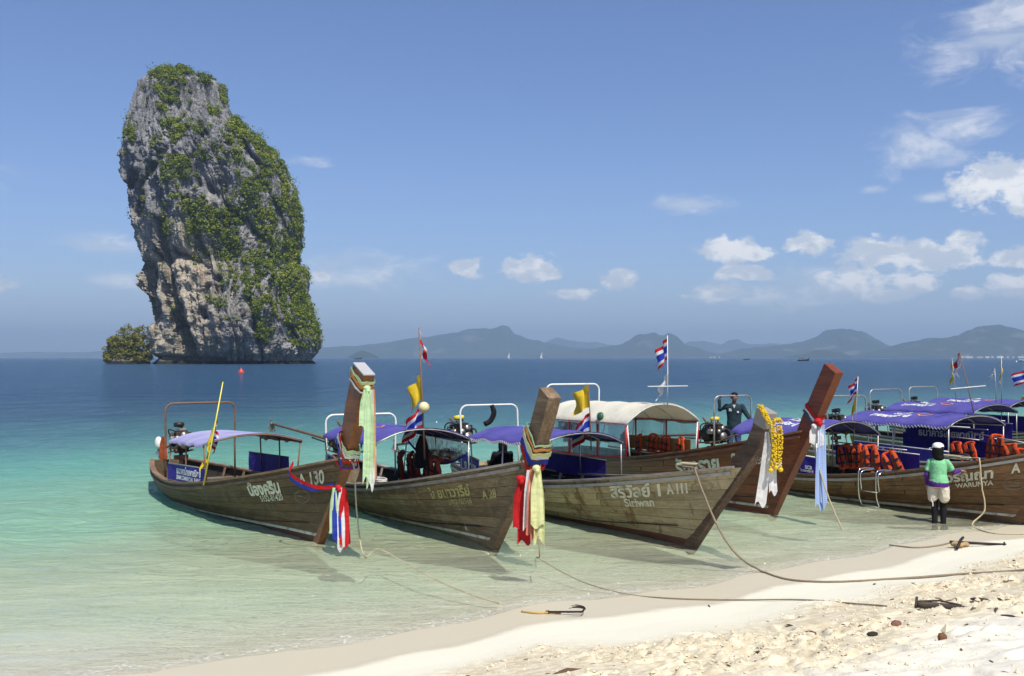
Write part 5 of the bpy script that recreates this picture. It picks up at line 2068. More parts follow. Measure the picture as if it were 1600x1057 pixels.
on_boat(tag(RIB3, 'big bunch of red, salmon and pale yellow ribbons on the second prow', 'ribbons', 'ribbons on the prows'), H)

# ---- boat 3
H, B_ = HH[3], BO[3]
text_on('สิริวัลย์ 1', H.lay(.820, .81), 1.12, LETTER, B_, 0.04, 1.15)
text_on('Siriwan', H.lay(.835, .645), 0.68, LETTER, B_, 0.03, 1.2)
text_on('A 111', H.lay(.905, .81), 0.44, LETTER, B_, 0.06, 1.7)
emblem(lambda a, b, f=H.lay(.950, .80): f(a * 1.4, b), 0.15, LETTERD, B_)
awning(B_, H, -6.45, -3.3, 0.92, 1.36, 1.44, 0.20, PURPLE, STEEL, 3, (), seed=8, lace=True)
gallows(B_, H, -7.2, 1.98, 0.72, WHITET, -0.12)
banner(B_, (-7.4, -H.half_at(-7.4, .6), .60), (-5.9, -H.half_at(-5.9, .6), .58), 0.33, BANNER, [('SUCCESS', .15, .10, .95, PRINTW)], -1, seed=6, frame=RUSTY)
banner(B_, (-6.7, H.half_at(-6.7, .6), .56), (-4.0, H.half_at(-4.0, .6), .58), 0.40, BANNER, (), 1, seed=7, frame=DARKT)
engine(B_, (-7.75, -0.55, 1.30), R(14), R(-8), 2.2, yel=True, seed=3)
mb = MB()
mb.tube(path_interp([(-7.3, .05, 1.98), (-7.28, .10, 1.80), (-7.3, .02, 1.62), (-7.3, -.12, 1.55)], 6), [0.05] * 3 + [0.06] * 16, 9)
on_boat(tag(mb.build('black_sleeve', BLACKC), 'curved black sleeve hanging from the white gallows bar', 'cloth'), H)
flag('flag_staff', H, (-3.95, .60, 1.2), (-4.05, .60, 2.50), [('yellow', .0, .44, .34, -.9, -.3, .62), ('thai', .42, .42, .46, -.9, -.2, .72)], 'yellow flag and Thai flag over the small awning of the third boat', RUSTY, 0.014)
RIB4 = empty('prow_garland')


def garland(parent, H, post):
    rn = random.Random(77)
    mb = MB()
    fr = np.array(post['front'])
    pts = []
    for f in np.linspace(0, 1, 15):
        pts.append(Vector((1.76 + .21 * f, -0.105, 2.36 - .26 * f)))
    for f in np.linspace(0, 1, 20):
        pts.append(Vector((2.00 + 0.03 * math.sin(f * 3), -0.085, 2.08 - .56 * f)))
    for f in np.linspace(0, 1, 6):
        pts.append(Vector((2.02, -0.08 + .12 * f, 2.12 + .06 * math.sin(f * 3))))
    for f in np.linspace(0, 1, 20):
        pts.append(Vector((2.04 + 0.02 * math.sin(f * 4), 0.00, 2.06 - 0.52 * f)))
    for q in pts:
        for k in range(9):
            a = rn.uniform(0, 6.28)
            c_ = q + Vector((math.cos(a) * .032, math.sin(a) * .032, rn.uniform(-.012, .012)))
            mb.ball(c_, rn.uniform(.010, .020), 6, sq=(1, 1, .7))
    g = mb.build('marigold_string', RC['yellow'], parent)
    g['kind'] = 'stuff'
    mb = MB()
    for (x_, y_, z_) in ((2.00, -.12, 1.44), (2.03, -.05, 1.48), (2.05, .02, 1.45)):
        mb.ball((x_, y_, z_), .036, 8)
        mb.ball((x_, y_, z_ + .05), .02, 8)
    mb.build('flower_tassel', RC['yellow'], parent)
    mb = MB()
    for i in range(9):
        mb.ball((2.0 + .008 * i, -.10 + .014 * i, 1.50 + .02 * (i % 3)), .014, 6)
    mb.build('white_beads', RC['white'], parent)


garland(RIB4, H, POST[3])
mb = MB()
tail(mb, (1.90, -.10, 1.98), 1.05, .11, 1.1, .03, (-.08, -.05), 31, 1.5)
mb.build('ribbon', RC['white'], RIB4)
mb = MB()
tail(mb, (1.94, -.02, 1.98), .88, .09, 1.1, .03, (.0, 0), 32, 1.3)
mb.build('ribbon', RC['white'], RIB4)
mb = MB()
knot(mb, (1.95, -.04, 2.0), .05)
mb.build('knot', RC['white'], RIB4)
on_boat(tag(RIB4, 'yellow marigold garland and white cloth tied on the third prow', 'garland'), H)

# ---- boat 4
H, B_ = HH[4], BO[4]
text_on('รักทราย', H.lay(.768, .755), 1.25, LETTER, B_, 0.04, 1.35)
text_on('2', H.lay(.862, .80), 0.16, LETTER, B_, 0.04, 1.2)
text_on('5 495', H.lay(.905, .80), 0.46, LETTER, B_, 0.02, 1.3)
text_on('0335', H.lay(.908, .735), 0.36, LETTER, B_, 0.02, 1.3)
awning(B_, H, -7.95, -3.75, 0.98, 1.50, 1.60, 0.42, WHITEC, WHITET, 4, (), seed=11, lace=False, drop=0.07)
gallows(B_, H, -8.1, 2.34, 0.80, WHITET)
for side in (-1, 1):
    cells = [(-7.9, -6.5), (-6.5, -5.1), (-5.1, -3.8)]
    for (a, b) in cells:
        ya, yb = side * .955, side * .955
        za, zb_ = float(H.sheer(H.u_at(a))) + .05, float(H.sheer(H.u_at(b))) + .05
        ta, tb = 1.46 + .1 * (a + 7.95) / 4.2, 1.46 + .1 * (b + 7.95) / 4.2
        rows = []
        for i in range(9):
            f = i / 8
            rows.append([(a + (b - a) * f, ya + side * .02 * math.sin(f * 3.1) * math.sin(j / 5 * 3.1), (za + (zb_ - za) * f) * (1 - j / 5) + (ta + (tb - ta) * f) * j / 5) for j in range(6)])
        w_ = MB().sheet(rows).build('window_curtain', VINYL, B_)
        e_ = side * .012
        MB().tube([(a, ya + e_, za), (b, yb + e_, zb_)], 0.024, 4).build('window_frame', REDP, w_)
        MB().tube([(a, ya + e_, ta), (b, yb + e_, tb)], 0.024, 4).build('window_frame', REDP, w_)
        MB().tube([(b, yb + e_, zb_), (b, yb + e_, tb)], 0.028, 4).build('window_frame', REDP, w_)
banner(B_, (-7.0, .80, .72), (-3.9, .84, .80), 0.34, simple('ochre_backrest', (0.42, 0.24, 0.07), 0.6), (), -1, 0.0, seed=4)
for i in range(5):
    jacket(H, (-6.5 + i * .62, .70, 1.20 + .012 * i), 0, '%s of five orange life jackets on the bench of the cream-roofed boat' % ['first from left', 'second from left', 'third from left', 'fourth from left', 'last'][i], ORANGE, 'life jackets in the cream-roofed boat', 0.0, 0.82)
engine(B_, (-8.3, 0, 1.2), R(4), R(-6), 2.2, seed=6)
MB().lathe([(0.10, -.02), (0.11, 0.0), (0.09, 0.06), (0.02, 0.08)], 14, (-5.0, -.93, 1.66), Matrix.Rotation(R(80), 3, 'X')).build('horn', simple('green_enamel', (0.03, 0.10, 0.05), 0.3), B_)
fm = flag('flag_mast', H, (-3.6, 0, 1.9), (-3.6, 0, 3.55), [('thai', .04, .48, .34, -.8, -.3, .90), ('white', .52, .22, .45, -.6, -.2, .95)], 'white mast with a Thai flag on the cream roof', WHITET, 0.014)
MB().tube([(-3.6, -.52, 2.40), (-3.6, .55, 2.40)], 0.012, 6).build('crosstree', WHITET, fm)
RIB5 = empty('prow_ribbons')
for kname, zc, wd, ph, gr in (('red', 1.96, .055, 0, .02), ('white', 1.90, .05, 1, .022), ('navy', 1.85, .05, 2, .02)):
    mb = MB()
    wrap_ribbon(mb, H, POST[4], zc, wd, 0.06, gr, ph)
    mb.build('ribbon', RC[kname], RIB5)
mb = MB()
knot(mb, (1.40, -.10, 1.90), .075)
mb.build('knot', RC['red'], RIB5)
mb = MB()
knot(mb, (1.36, -.16, 1.82), .05)
mb.build('knot', RC['white'], RIB5)
for kname, x_, y_, ln_, wd, sd_ in (('white', 1.36, -.14, .34, .15, 41), ('white', 1.44, -.06, .40, .12, 42), ('check', 1.42, -.08, 1.50, .11, 43), ('check', 1.45, -.02, 1.46, .09, 45)):
    mb = MB()
    tail(mb, (x_, y_, 1.84), ln_, wd, 1.2, .02, (0, 0), sd_, 1.5)
    mb.build('ribbon', RC[kname], RIB5)
on_boat(tag(RIB5, 'red and white ribbon with long blue chequered tails on the mahogany prow', 'ribbons', 'ribbons on the prows'), H)

# ---- boat 5
H, B_ = HH[5], BO[5]
text_on('วรัญญา', H.lay(.852, .80), 0.92, LETTER, B_, 0.04, 1.2)
text_on('WARUNYA', H.lay(.868, .65), 0.74, LETTER, B_, 0.03, 1.25)
text_on('A 71', H.lay(.932, .83), 0.42, LETTER, B_, 0.03, 1.6)
emblem(lambda a, b, f=H.lay(.938, .615): f(a * 1.25, b), 0.19, LETTERD, B_)
awning(B_, H, -6.85, -4.05, 0.95, 1.30, 1.36, 0.31, PURPLE, STEEL, 3, roof_prints(.52, 1.0), seed=13, lace=False)
gallows(B_, H, -7.95, 2.08, 0.60, STEEL)
banner(B_, (-5.0, -H.half_at(-5.0, .6), .54), (-4.0, -H.half_at(-4.0, .6), .50), 0.40, BANNER, [('SCB', .25, .16, .18, PRINTW), (ROOFTXT, .2, .08, .36, PRINTW)], -1, seed=9, frame=WHITET)
banner(B_, (-5.4, H.half_at(-5.4, .6), .54), (-2.9, H.half_at(-2.9, .6), .52), 0.46, BANNER, (), 1, seed=12, frame=STEEL)
engine(B_, (-8.35, -0.30, 1.10), R(10), R(-4), 2.2, yel=True, seed=5)
for i in range(4):
    jacket(H, (-4.75 + i * .42, .55, 1.12 - .02 * i), R(5), '%s of four orange life jackets hung in the amber-brown boat' % ['leftmost', 'second from left', 'third from left', 'rightmost'][i], ORANGE, 'life jackets in the amber-brown boat', R(-4), 1.0, R(-8 - 4 * i))
MB().tube([(-5.1, .60, 1.10), (-3.0, .60, 1.08)], 0.014, 6).build('jacket_rail', STEEL, B_)
# boarding ladder over the side
lad = empty('boarding_ladder')
gx = -2.75
gp = H.gun(gx)
zt = gp[2]
for dx_ in (-.12, .34):
    MB().tube(path_interp([(gx + dx_, gp[1] + .35, zt + .10), (gx + dx_, gp[1] + .05, zt + .12), (gx + dx_, gp[1] - .07, zt + .04), (gx + dx_, gp[1] - .06, zt - .4), (gx + dx_, gp[1] + .02, zt - .62)], 5), .014, 7).build('rail', CHROME, lad)
    MB().tube(path_interp([(gx + dx_ + .07, gp[1] + .30, zt + .10), (gx + dx_ + .07, gp[1] - .07, zt + .05), (gx + dx_ + .07, gp[1] - .06, zt - .3)], 5), .012, 7).build('rail', CHROME, lad)
for k, z in enumerate((-.32, -.62)):
    MB().tube([(gx - .12, gp[1] - .04 + .05 * k, zt + z), (gx + .34, gp[1] - .04 + .05 * k, zt + z)], .013, 7).build('rung', CHROME, lad)
MB().tube([(gx + .1, gp[1] + .25, zt + .10), (gx + .65, gp[1] + .12, zt - .0)], .012, 6).build('brace', CHROME, lad)
on_boat(tag(lad, 'chrome boarding ladder hooked over the side of the amber-brown boat', 'ladder'), H)
flag('flag_staff', H, (-4.7, .80, 1.0), (-4.55, .80, 2.62), [('thai', .02, .36, .30, -1, .1, .85), ('yellow', .22, .42, .75, -.8, .3, .93)], 'yellow pennant and Thai flag just right of the tall mahogany prow', STEEL, 0.014)

# ---- boats 6, 7, 8
for k, (x0, x1, tex) in {6: (-7.0, -3.75, .42), 7: (-7.0, -3.8, .35), 8: (-7.0, -3.8, .45)}.items():
    H, B_ = HH[k], BO[k]
    awning(B_, H, x0, x1, 0.97, 1.44, 1.49, 0.23, PURPLE, STEEL, 3, roof_prints(tex, 1.2), seed=20 + k, lace=(k == 6))
    gallows(B_, H, -7.7, 2.02, 0.72, STEEL, -0.1)
    engine(B_, (-8.2, 0, 1.22), R({6: 14, 7: -6, 8: 10}[k]), R(-10), 2.0, seed=30 + k)
    banner(B_, (-6.7, H.half_at(-6.7, .6) + .02, .60), (-4.0, H.half_at(-4.0, .6) + .02, .60), 0.50, BANNER, [(BANK, .2, .28, 1.9, PRINTW)], 1, seed=k, frame=STEEL)
    if k in (7, 8):
        banner(B_, (-5.4, -H.half_at(-5.4, .6) - .02, .60), (-3.9, -H.half_at(-3.9, .6) - .02, .60), 0.46, BANNER, [('SCB', .35, .18, .2, PRINTW), (ROOFTXT, .3, .09, .42, PRINTW)], -1, seed=k + 3, frame=WHITET)
H, B_ = HH[6], BO[6]
banner(B_, (-6.7, -H.half_at(-6.7, .6) - .02, .64), (-3.75, -H.half_at(-3.75, .6) - .02, .60), 0.30, BANNER, [(TRAVEL, -.35, .13, 1.35, PRINTG)], -1, seed=31, frame=WHITET)
banner(B_, (-6.3, .55, 1.02), (-3.9, .55, 1.04), 0.30, BANNER, [(BANK, .15, .14, 1.9, PRINTW)], -1, seed=33, frame=STEEL)
for i, (x_, y_, z_, rl) in enumerate([(-3.95, -.55, 1.14, 6), (-3.62, -.50, 1.10, -6), (-3.45, .30, 1.22, 12), (-3.15, .25, 1.10, -14), (-2.80, .20, 1.05, 5)]):
    jacket(H, (x_, y_, z_), R(8), ['bright orange life jacket hung nearest behind the woman in the white cap', 'life jacket with open straps beside the nearest hanging jacket', 'orange life jacket hung third from left under the awning edge', 'tilted orange life jacket fourth from left under the awning edge', 'orange life jacket standing alone right of the hung ones'][i], ORANGE, 'life jackets in the boat behind', 0, 1.05, R(rl))
MB().tube([(-4.2, .25, 1.28), (-2.6, .25, 1.12)], 0.012, 6).build('jacket_rail', STEEL, B_)
MB().tube([(-4.3, -.55, 1.22), (-3.3, -.52, 1.18)], 0.012, 6).build('jacket_rail', STEEL, B_)
LBLUE = simple('light_blue_paint', (0.25, 0.52, 0.70), 0.4)
for i, x_ in enumerate((-1.95, -1.25)):
    st = MB()
    st.tube(path_interp([(x_, -.5, .62), (x_ + .02, -.5, .95), (x_ + .12, -.5, 1.0), (x_ + .32, -.5, .97), (x_ + .40, -.5, .62)], 4), .016, 6)
    st.tube([(x_ + .03, -.5, .84), (x_ + .36, -.5, .84)], .012, 6)
    st.tube([(x_ + .08, -.1, .62), (x_ + .08, -.5, .80)], .012, 6)
    st.tube([(x_ + .30, -.1, .62), (x_ + .30, -.5, .80)], .012, 6)
    on_boat(tag(st.build('step_frame', LBLUE), '%s light blue step frame standing behind the amber-brown bow' % ['left', 'right'][i], 'step', 'light blue step frames'), H)
for i, (x_, y_, z_) in enumerate(((-2.6, -.75, .60), (-3.4, -.88, .66))):
    pts = [(x_ - .22 * math.cos(a), y_ - .02, z_ + .20 * math.sin(a)) for a in np.linspace(-.2, math.pi + .2, 14)]
    on_boat(tag(MB().tube(pts, .035, 8).build('rubber_fender', RUBBER), ['black rubber hoop fender right of the orange jackets', 'black rubber hoop fender over the purple slogan banner'][i], 'fender', 'black hoop fenders'), H)
flag('flag_staff', HH[7], (-4.9, -.3, 1.7), (-5.05, -.3, 3.05), [('yellow', .02, .30, .62, -.3, .3, .97)], 'left one of two limp yellow flags over the purple roofs', STEEL, 0.012)
flag('flag_staff', HH[7], (-4.0, .5, 1.7), (-4.0, .5, 3.1), [('yellow', .02, .26, .60, -.15, .2, .98)], 'right one of two limp yellow flags over the purple roofs', STEEL, 0.012)
fm = flag('flag_mast', HH[6], (-3.85, 0, 1.75), (-4.25, 0, 3.2), [('white', .05, .12, .5, -.3, .2, .96), ('red', .02, .1, .4, -.3, .1, .97)], 'leaning mast with a white crossbar on the purple roof behind the woman', RUSTY, 0.014)
MB().tube([(-4.0, -.6, 2.32), (-4.0, .6, 2.38)], 0.012, 6).build('crosstree', WHITET, fm)
flag('flag_staff', HH[7], (-3.8, 0, 1.75), (-3.85, 0, 2.75), [('white', .05, .1, .25, -.4, .1, .97)], 'short pale staff on a purple roof near the right edge', STEEL, 0.014)
flag('flag_staff', HH[8], (-3.8, .2, 1.75), (-3.8, .2, 2.75), [('thai', .0, .42, .55, -.9, -.1, .45), ('pennant', .55, .4, .5, -.8, .1, .8), ('blue', .5, .35, .3, .8, .2, .8)], 'Thai flag with yellow and blue pennants at the right edge', STEEL, 0.014)

# ================================================================== PEOPLE
def remesh_obj(mb, name, mat, parent, vox=0.009, smooth=4, fold=0.0):
    if name in ('shorts', 't_shirt', 'sleeve', 'shirt', 'jeans', 'trousers', 'hair', 'undershirt_hem'):
        fold = 0.016 if name != 'sleeve' else 0.018
    o = mb.build(name, mat, parent)
    r_ = o.modifiers.new('remesh', 'REMESH')
    r_.mode = 'VOXEL'
    r_.voxel_size = vox
    r_.use_smooth_shade = True
    s_ = o.modifiers.new('smooth', 'SMOOTH')
    s_.factor = 0.5
    s_.iterations = smooth
    if fold > 0:
        tx = bpy.data.textures.get('folds') or bpy.data.textures.new('folds', 'CLOUDS')
        tx.noise_scale = 0.075
        tx.noise_depth = 2
        d_ = o.modifiers.new('folds', 'DISPLACE')
        d_.texture = tx
        d_.strength = fold
        d_.mid_level = 0.5
    return o


def limb(mb, pts, rs, n=10):
    """tapered limb with round joints; rs may hold (r, squash) pairs"""
    P_ = [Vector(q) for q in pts]
    mb.tube(P_, list(rs), n)
    for q, r_ in zip(P_, rs):
        mb.ball(q, r_, 10)
    return mb


def loft(mb, rings, n=16, cap=True):
    """rings: (centre, rx, ry) horizontal ellipses"""
    vs, fs = [], []
    for (c, rx_, ry_) in rings:
        for k in range(n):
            a = 2 * math.pi * k / n
            vs.append((c[0] + rx_ * math.cos(a), c[1] + ry_ * math.sin(a), c[2]))
    for i in range(len(rings) - 1):
        for k in range(n):
            k2 = (k + 1) % n
            fs.append((i * n + k, i * n + k2, (i + 1) * n + k2, (i + 1) * n + k))
    if cap:
        fs.append(tuple(range(n - 1, -1, -1)))
        fs.append(tuple((len(rings) - 1) * n + k for k in range(n)))
    mb.add(vs, fs, 0, True)
    return mb


def hand(mb, wrist, d, side, palm_n, curl=0.5, s=1.0):
    """palm and five fingers from the wrist along d; palm_n = direction the palm faces"""
    d = Vector(d).normalized()
    pn = Vector(palm_n)
    pn = (pn - d * pn.dot(d)).normalized()
    lat = d.cross(pn) * side
    w = Vector(wrist)
    c0 = w + d * 0.02 * s
    c1 = w + d * 0.085 * s
    for q in (-1, -0.33, 0.33, 1):
        limb(mb, [c0 + lat * q * 0.020 * s, c1 + lat * q * 0.030 * s], [0.014 * s, 0.012 * s], 8)
    for i, q in enumerate((-1, -0.33, 0.33, 1)):
        ln = (0.062, 0.074, 0.078, 0.068)[i] * s
        b = c1 + lat * q * 0.031 * s
        a1 = curl * 0.7
        a2 = curl * 1.6
        a3 = curl * 2.3
        p1 = b + (d * math.cos(a1) + pn * math.sin(a1)) * ln * 0.45
        p2 = p1 + (d * math.cos(a2) + pn * math.sin(a2)) * ln * 0.32
        p3 = p2 + (d * math.cos(a3) + pn * math.sin(a3)) * ln * 0.25
        limb(mb, [b, p1, p2, p3], [0.0100 * s, 0.0092 * s, 0.0085 * s, 0.0075 * s], 8)
    tb = c0 + lat * 0.024 * s
    limb(mb, [tb, tb + (d * 0.6 + lat * 0.7 + pn * 0.25).normalized() * 0.042 * s, tb + (d * 0.9 + lat * 0.55 + pn * 0.5).normalized() * 0.070 * s], [0.0125 * s, 0.011 * s, 0.009 * s], 8)


def head(mb, c, yaw, s=1.0, pitch=0.0):
    """head facing +y rotated by yaw: skull, jaw, nose, brow, lips, ears, neck root"""
    Rm = Matrix.Rotation(yaw, 3, 'Z') @ Matrix.Rotation(pitch, 3, 'X')
    c = Vector(c)

    def B(p_, r_, sq):
        n = 14
        m_ = 9
        vs, fs = [], []
        for i in range(m_ + 1):
            t_ = math.pi * i / m_
            for k in range(n):
                a = 2 * math.pi * k / n
                v = Vector((r_ * sq[0] * math.sin(t_) * math.cos(a), r_ * sq[1] * math.sin(t_) * math.sin(a), -r_ * sq[2] * math.cos(t_)))
                vs.append(c + Rm @ ((Vector(p_) + v) * s))
        for i in range(m_):
            for k in range(n):
                k2 = (k + 1) % n
                fs.append((i * n + k, i * n + k2, (i + 1) * n + k2, (i + 1) * n + k))
        mb.add(vs, fs, 0, True)
    B((0, -0.008, 0.025), 0.085, (0.88, 1.08, 1.0))
    B((0, 0.022, -0.035), 0.066, (0.86, 0.92, 1.05))
    B((0, 0.058, -0.082), 0.026, (1.1, 0.8, 0.7))
    B((0, 0.088, -0.012), 0.013, (0.9, 1.0, 1.9))
    B((0, 0.098, -0.030), 0.012, (1.2, 0.9, 0.7))
    B((0, 0.078, 0.018), 0.03, (1.5, 0.4, 0.35))
    B((0, 0.080, -0.058), 0.012, (1.7, 0.6, 0.55))
    for sg in (-1, 1):
        B((sg * 0.076, -0.006, -0.010), 0.020, (0.35, 0.8, 1.4))
        B((sg * 0.038, 0.064, -0.02), 0.02, (1, .6, 1))
    return Rm


SKIN_W = simple('light_brown_skin', (0.40, 0.22, 0.14), 0.55, 0, 0.06)
SKIN_M = simple('dark_brown_skin', (0.16, 0.075, 0.042), 0.5, 0, 0.06)
HAIR = simple('black_hair', (0.007, 0.006, 0.006), 0.7, 0, 0.2, 30, spec=0.15)


def face_features(parent, c, Rm, s, iris=(0.02, 0.012, 0.008)):
    c = Vector(c)
    for sg in (-1, 1):
        q = c + Rm @ (Vector((sg * 0.033, 0.074, 0.002)) * s)
        MB().ball(q, 0.0115 * s, 10).build('eye', simple('eye_white', (0.75, 0.73, 0.70), 0.25), parent)
        q2 = c + Rm @ (Vector((sg * 0.033, 0.0822, 0.002)) * s)
        MB().ball(q2, 0.0056 * s, 8).build('iris', simple('dark_iris', iris, 0.2), parent)
        a = c + Rm @ (Vector((sg * 0.018, 0.083, 0.022)) * s)
        b = c + Rm @ (Vector((sg * 0.050, 0.070, 0.024)) * s)
        MB().tube([a, (a + b) / 2 + Vector((0, 0, 0.004)), b], 0.004 * s, 6).build('eyebrow', HAIR, parent)
    pts = [c + Rm @ (Vector((x, 0.089 - 6 * x * x, -0.058)) * s) for x in (-0.024, -0.012, 0, 0.012, 0.024)]
    MB().tube(pts, 0.0042 * s, 6).build('lips', simple('lip_colour', (0.20, 0.07, 0.06), 0.5), parent)


# ---- woman in the shallows, back to the camera
wpos = (7.84, 18.30)
WZ0 = ground_z(*wpos) - 0.025
wo_ = empty('person', (wpos[0], wpos[1], WZ0), R(-36))
wo_.scale = (1.03, 1.03, 1.03)
S = 0.995
j = dict(hL=(-.085, 0, .84), hR=(.085, 0, .84), kL=(-.070, .03, .47), kR=(.072, .05, .47), aL=(-.062, -.02, .09), aR=(.075, .02, .09))
mb = MB()
loft(mb, [((0, 0, .76), .13, .10), ((0, 0, .84), .155, .115), ((0, 0, .94), .13, .095), ((0, 0, 1.02), .118, .085), ((0, 0, 1.12), .135, .09), ((0, -.005, 1.22), .15, .09), ((0, -.005, 1.28), .12, .07), ((0, 0, 1.31), .06, .055)])
limb(mb, [(0, 0, 1.27), (0, .005, 1.34), (-.005, .01, 1.40)], [.055, .048, .046])
for sd_, h_, k_, a_ in ((-1, 'hL', 'kL', 'aL'), (1, 'hR', 'kR', 'aR')):
    limb(mb, [j[h_], j[k_], j[a_]], [.082, .052, .036])
    q = Vector(j[k_]).lerp(Vector(j[a_]), .3)
    mb.ball((q.x, q.y - .012, q.z), .050, 10, sq=(.9, .9, 1.9))
    limb(mb, [(j[a_][0], j[a_][1] - .03, .035), (j[a_][0] + .01 * sd_, j[a_][1] + .10, .028), (j[a_][0] + .015 * sd_, j[a_][1] + .16, .022)], [.034, .034, .024])
shL, elL, wrL = (-.145, 0, 1.245), (-.200, -.01, 1.00), (-.215, .075, .80)
shR, elR, wrR = (.145, 0, 1.245), (.235, .10, 1.05), (.30, .32, 1.07)
limb(mb, [shL, elL, wrL], [.036, .033, .025])
limb(mb, [shR, elR, wrR], [.036, .033, .025])
hand(mb, wrL, (0, .15, -1), -1, (1, 0.3, 0), .45)
hand(mb, wrR, (.3, .9, -.1), 1, (0, 0, -1), .35)
hc = (-.015, .015, 1.455)
Rm = head(mb, hc, R(62), 1.0)
body = remesh_obj(mb, 'body', SKIN_W, wo_, .0065, 3)
face_features(wo_, hc, Rm, 1.0)
mb = MB()
for sd_, h_, k_, a_ in ((-1, 'hL', 'kL', 'aL'), (1, 'hR', 'kR', 'aR')):
    limb(mb, [j[h_], j[k_], (j[a_][0], j[a_][1], .05)], [.088, .063, .045])
    q = Vector(j[k_]).lerp(Vector(j[a_]), .3)
    mb.ball((q.x, q.y - .012, q.z), .055, 10, sq=(.9, .9, 1.9))
remesh_obj(mb, 'leggings', BLACKC, wo_, .009)
for sd_, a_ in ((-1, 'aL'), (1, 'aR')):
    mb = MB()
    limb(mb, [(j[a_][0], j[a_][1] - .035, .05), (j[a_][0] + .01 * sd_, j[a_][1] + .10, .035), (j[a_][0] + .015 * sd_, j[a_][1] + .17, .03)], [.048, .046, .034])
    remesh_obj(mb, 'shoe', BLACKC, wo_, .009, 2)
mb = MB()
for sd_ in (-1, 1):
    limb(mb, [(sd_ * .082, 0, .86), (sd_ * .092, 0, .74), (sd_ * .095, .005, .60)], [.096, .096, .094], 12)
loft(mb, [((0, 0, .78), .17, .13), ((0, 0, .86), .172, .132), ((0, 0, .92), .155, .12)])
remesh_obj(mb, 'shorts', cloth('cream_shorts', (0.62, 0.56, 0.44), 0.0, 0.8, 0.15), wo_, .009, 3)
mb = MB()
for sd_ in (-1, 1):
    for dz_ in (.60, .605):
        pass
loft(mb, [((0, 0, .795), .182, .142), ((0, 0, .86), .182, .142), ((0, 0, .90), .165, .13)])
remesh_obj(mb, 'undershirt_hem', cloth('purple_jersey', (0.085, 0.025, 0.20), 0.0, 0.8), wo_, .009, 2)
mb = MB()
loft(mb, [((0.01, 0, .865), .170, .14), ((0.01, 0, .93), .154, .13), ((0, 0, 1.02), .140, .112), ((0, 0, 1.12), .146, .112), ((0, -.005, 1.22), .152, .105), ((0, -.005, 1.285), .115, .082), ((0, 0, 1.315), .07, .062)])
limb(mb, [shL, tuple(Vector(shL).lerp(Vector(elL), .62))], [.050, .054])
limb(mb, [shR, tuple(Vector(shR).lerp(Vector(elR), .62))], [.050, .054])
remesh_obj(mb, 't_shirt', cloth('mint_green_jersey', (0.22, 0.56, 0.29), 0.0, 0.85, 0.08), wo_, .009, 4)
for sh_, el_, wr_ in ((shL, elL, wrL), (shR, elR, wrR)):
    mb = MB()
    limb(mb, [tuple(Vector(sh_).lerp(Vector(el_), .4)), el_, tuple(Vector(el_).lerp(Vector(wr_), .88))], [.047, .043, .034])
    remesh_obj(mb, 'sleeve', MATS['purple_jersey'], wo_, .008, 3)
mb = MB()
loft(mb, [((.02, -.05, 1.24), .05, .035), ((.01, -.05, 1.30), .085, .055), ((-.005, -.035, 1.34), .10, .07), ((-.005, -.02, 1.40), .098, .085), ((-.01, -.005, 1.46), .098, .098), ((-.01, 0, 1.50), .092, .092)])
mb.ball((.055, -.03, 1.31), .05, 10, sq=(1, .8, 1.3))
remesh_obj(mb, 'hair', HAIR, wo_, .009, 3)
capm = cloth('white_cap', (0.80, 0.79, 0.77), 0.0, 0.7, 0.04)
mb = MB()
mb.lathe([(.097, 0), (.102, .015), (.098, .045), (.080, .078), (.047, .096), (.004, .102)], 22, (-.012, .012, 1.48))
cap = mb.build('cap', capm, wo_)
fdir = Rm @ Vector((0, 1, 0))
ldir = Rm @ Vector((1, 0, 0))
rows = []
for a in np.linspace(-1, 1, 9):
    rows.append([tuple(Vector((-.012, .012, 1.492)) + fdir * (.085 + .085 * q * math.cos(a * 1.0)) + ldir * a * (.085 - .01 * q) - Vector((0, 0, .018 * q + .012 * a * a))) for q in np.linspace(0, 1, 5)])
MB().sheet(rows, .006).build('visor', capm, cap)
MB().box(Vector((-.012, .012, 1.50)) - fdir * .104, (.06, .02, .022), Rm.to_3x3()).build('strap', STRAP, cap)
mb = MB()
tail(mb, (-.09, -.10, .62), .17, .018, .2, .002, (0.02, 0), 5, 1.0)
mb.build('drawstring', RC['white'], wo_)
tag(wo_, 'woman in white cap and mint green T-shirt standing in the shallows', 'person')

# ---- man on the stern of the amber-brown boat
H = HH[5]
mloc = boat_frame(H) @ Vector((-8.02, 0.10, 0.20))
MS = 1.0
zdeck = 0.42
man = empty('person', (mloc.x, mloc.y, zdeck), R(168))
mb = MB()
loft(mb, [((0, 0, .82), .15, .11), ((0, 0, .92), .165, .12), ((0, 0, 1.02), .15, .105), ((0, 0, 1.12), .155, .10), ((0, 0, 1.26), .18, .115), ((0, 0, 1.36), .185, .11), ((0, 0, 1.42), .13, .08), ((0, 0, 1.45), .065, .06)])
limb(mb, [(0, 0, 1.40), (0, .01, 1.48), (0, .015, 1.53)], [.062, .056, .054])
for sg in (-1, 1):
    limb(mb, [(sg * .09, 0, .88), (sg * .10, .02, .48), (sg * .11, -.01, .09)], [.09, .06, .042])
    limb(mb, [(sg * .11, -.03, .04), (sg * .12, .10, .03), (sg * .125, .17, .025)], [.04, .04, .028])
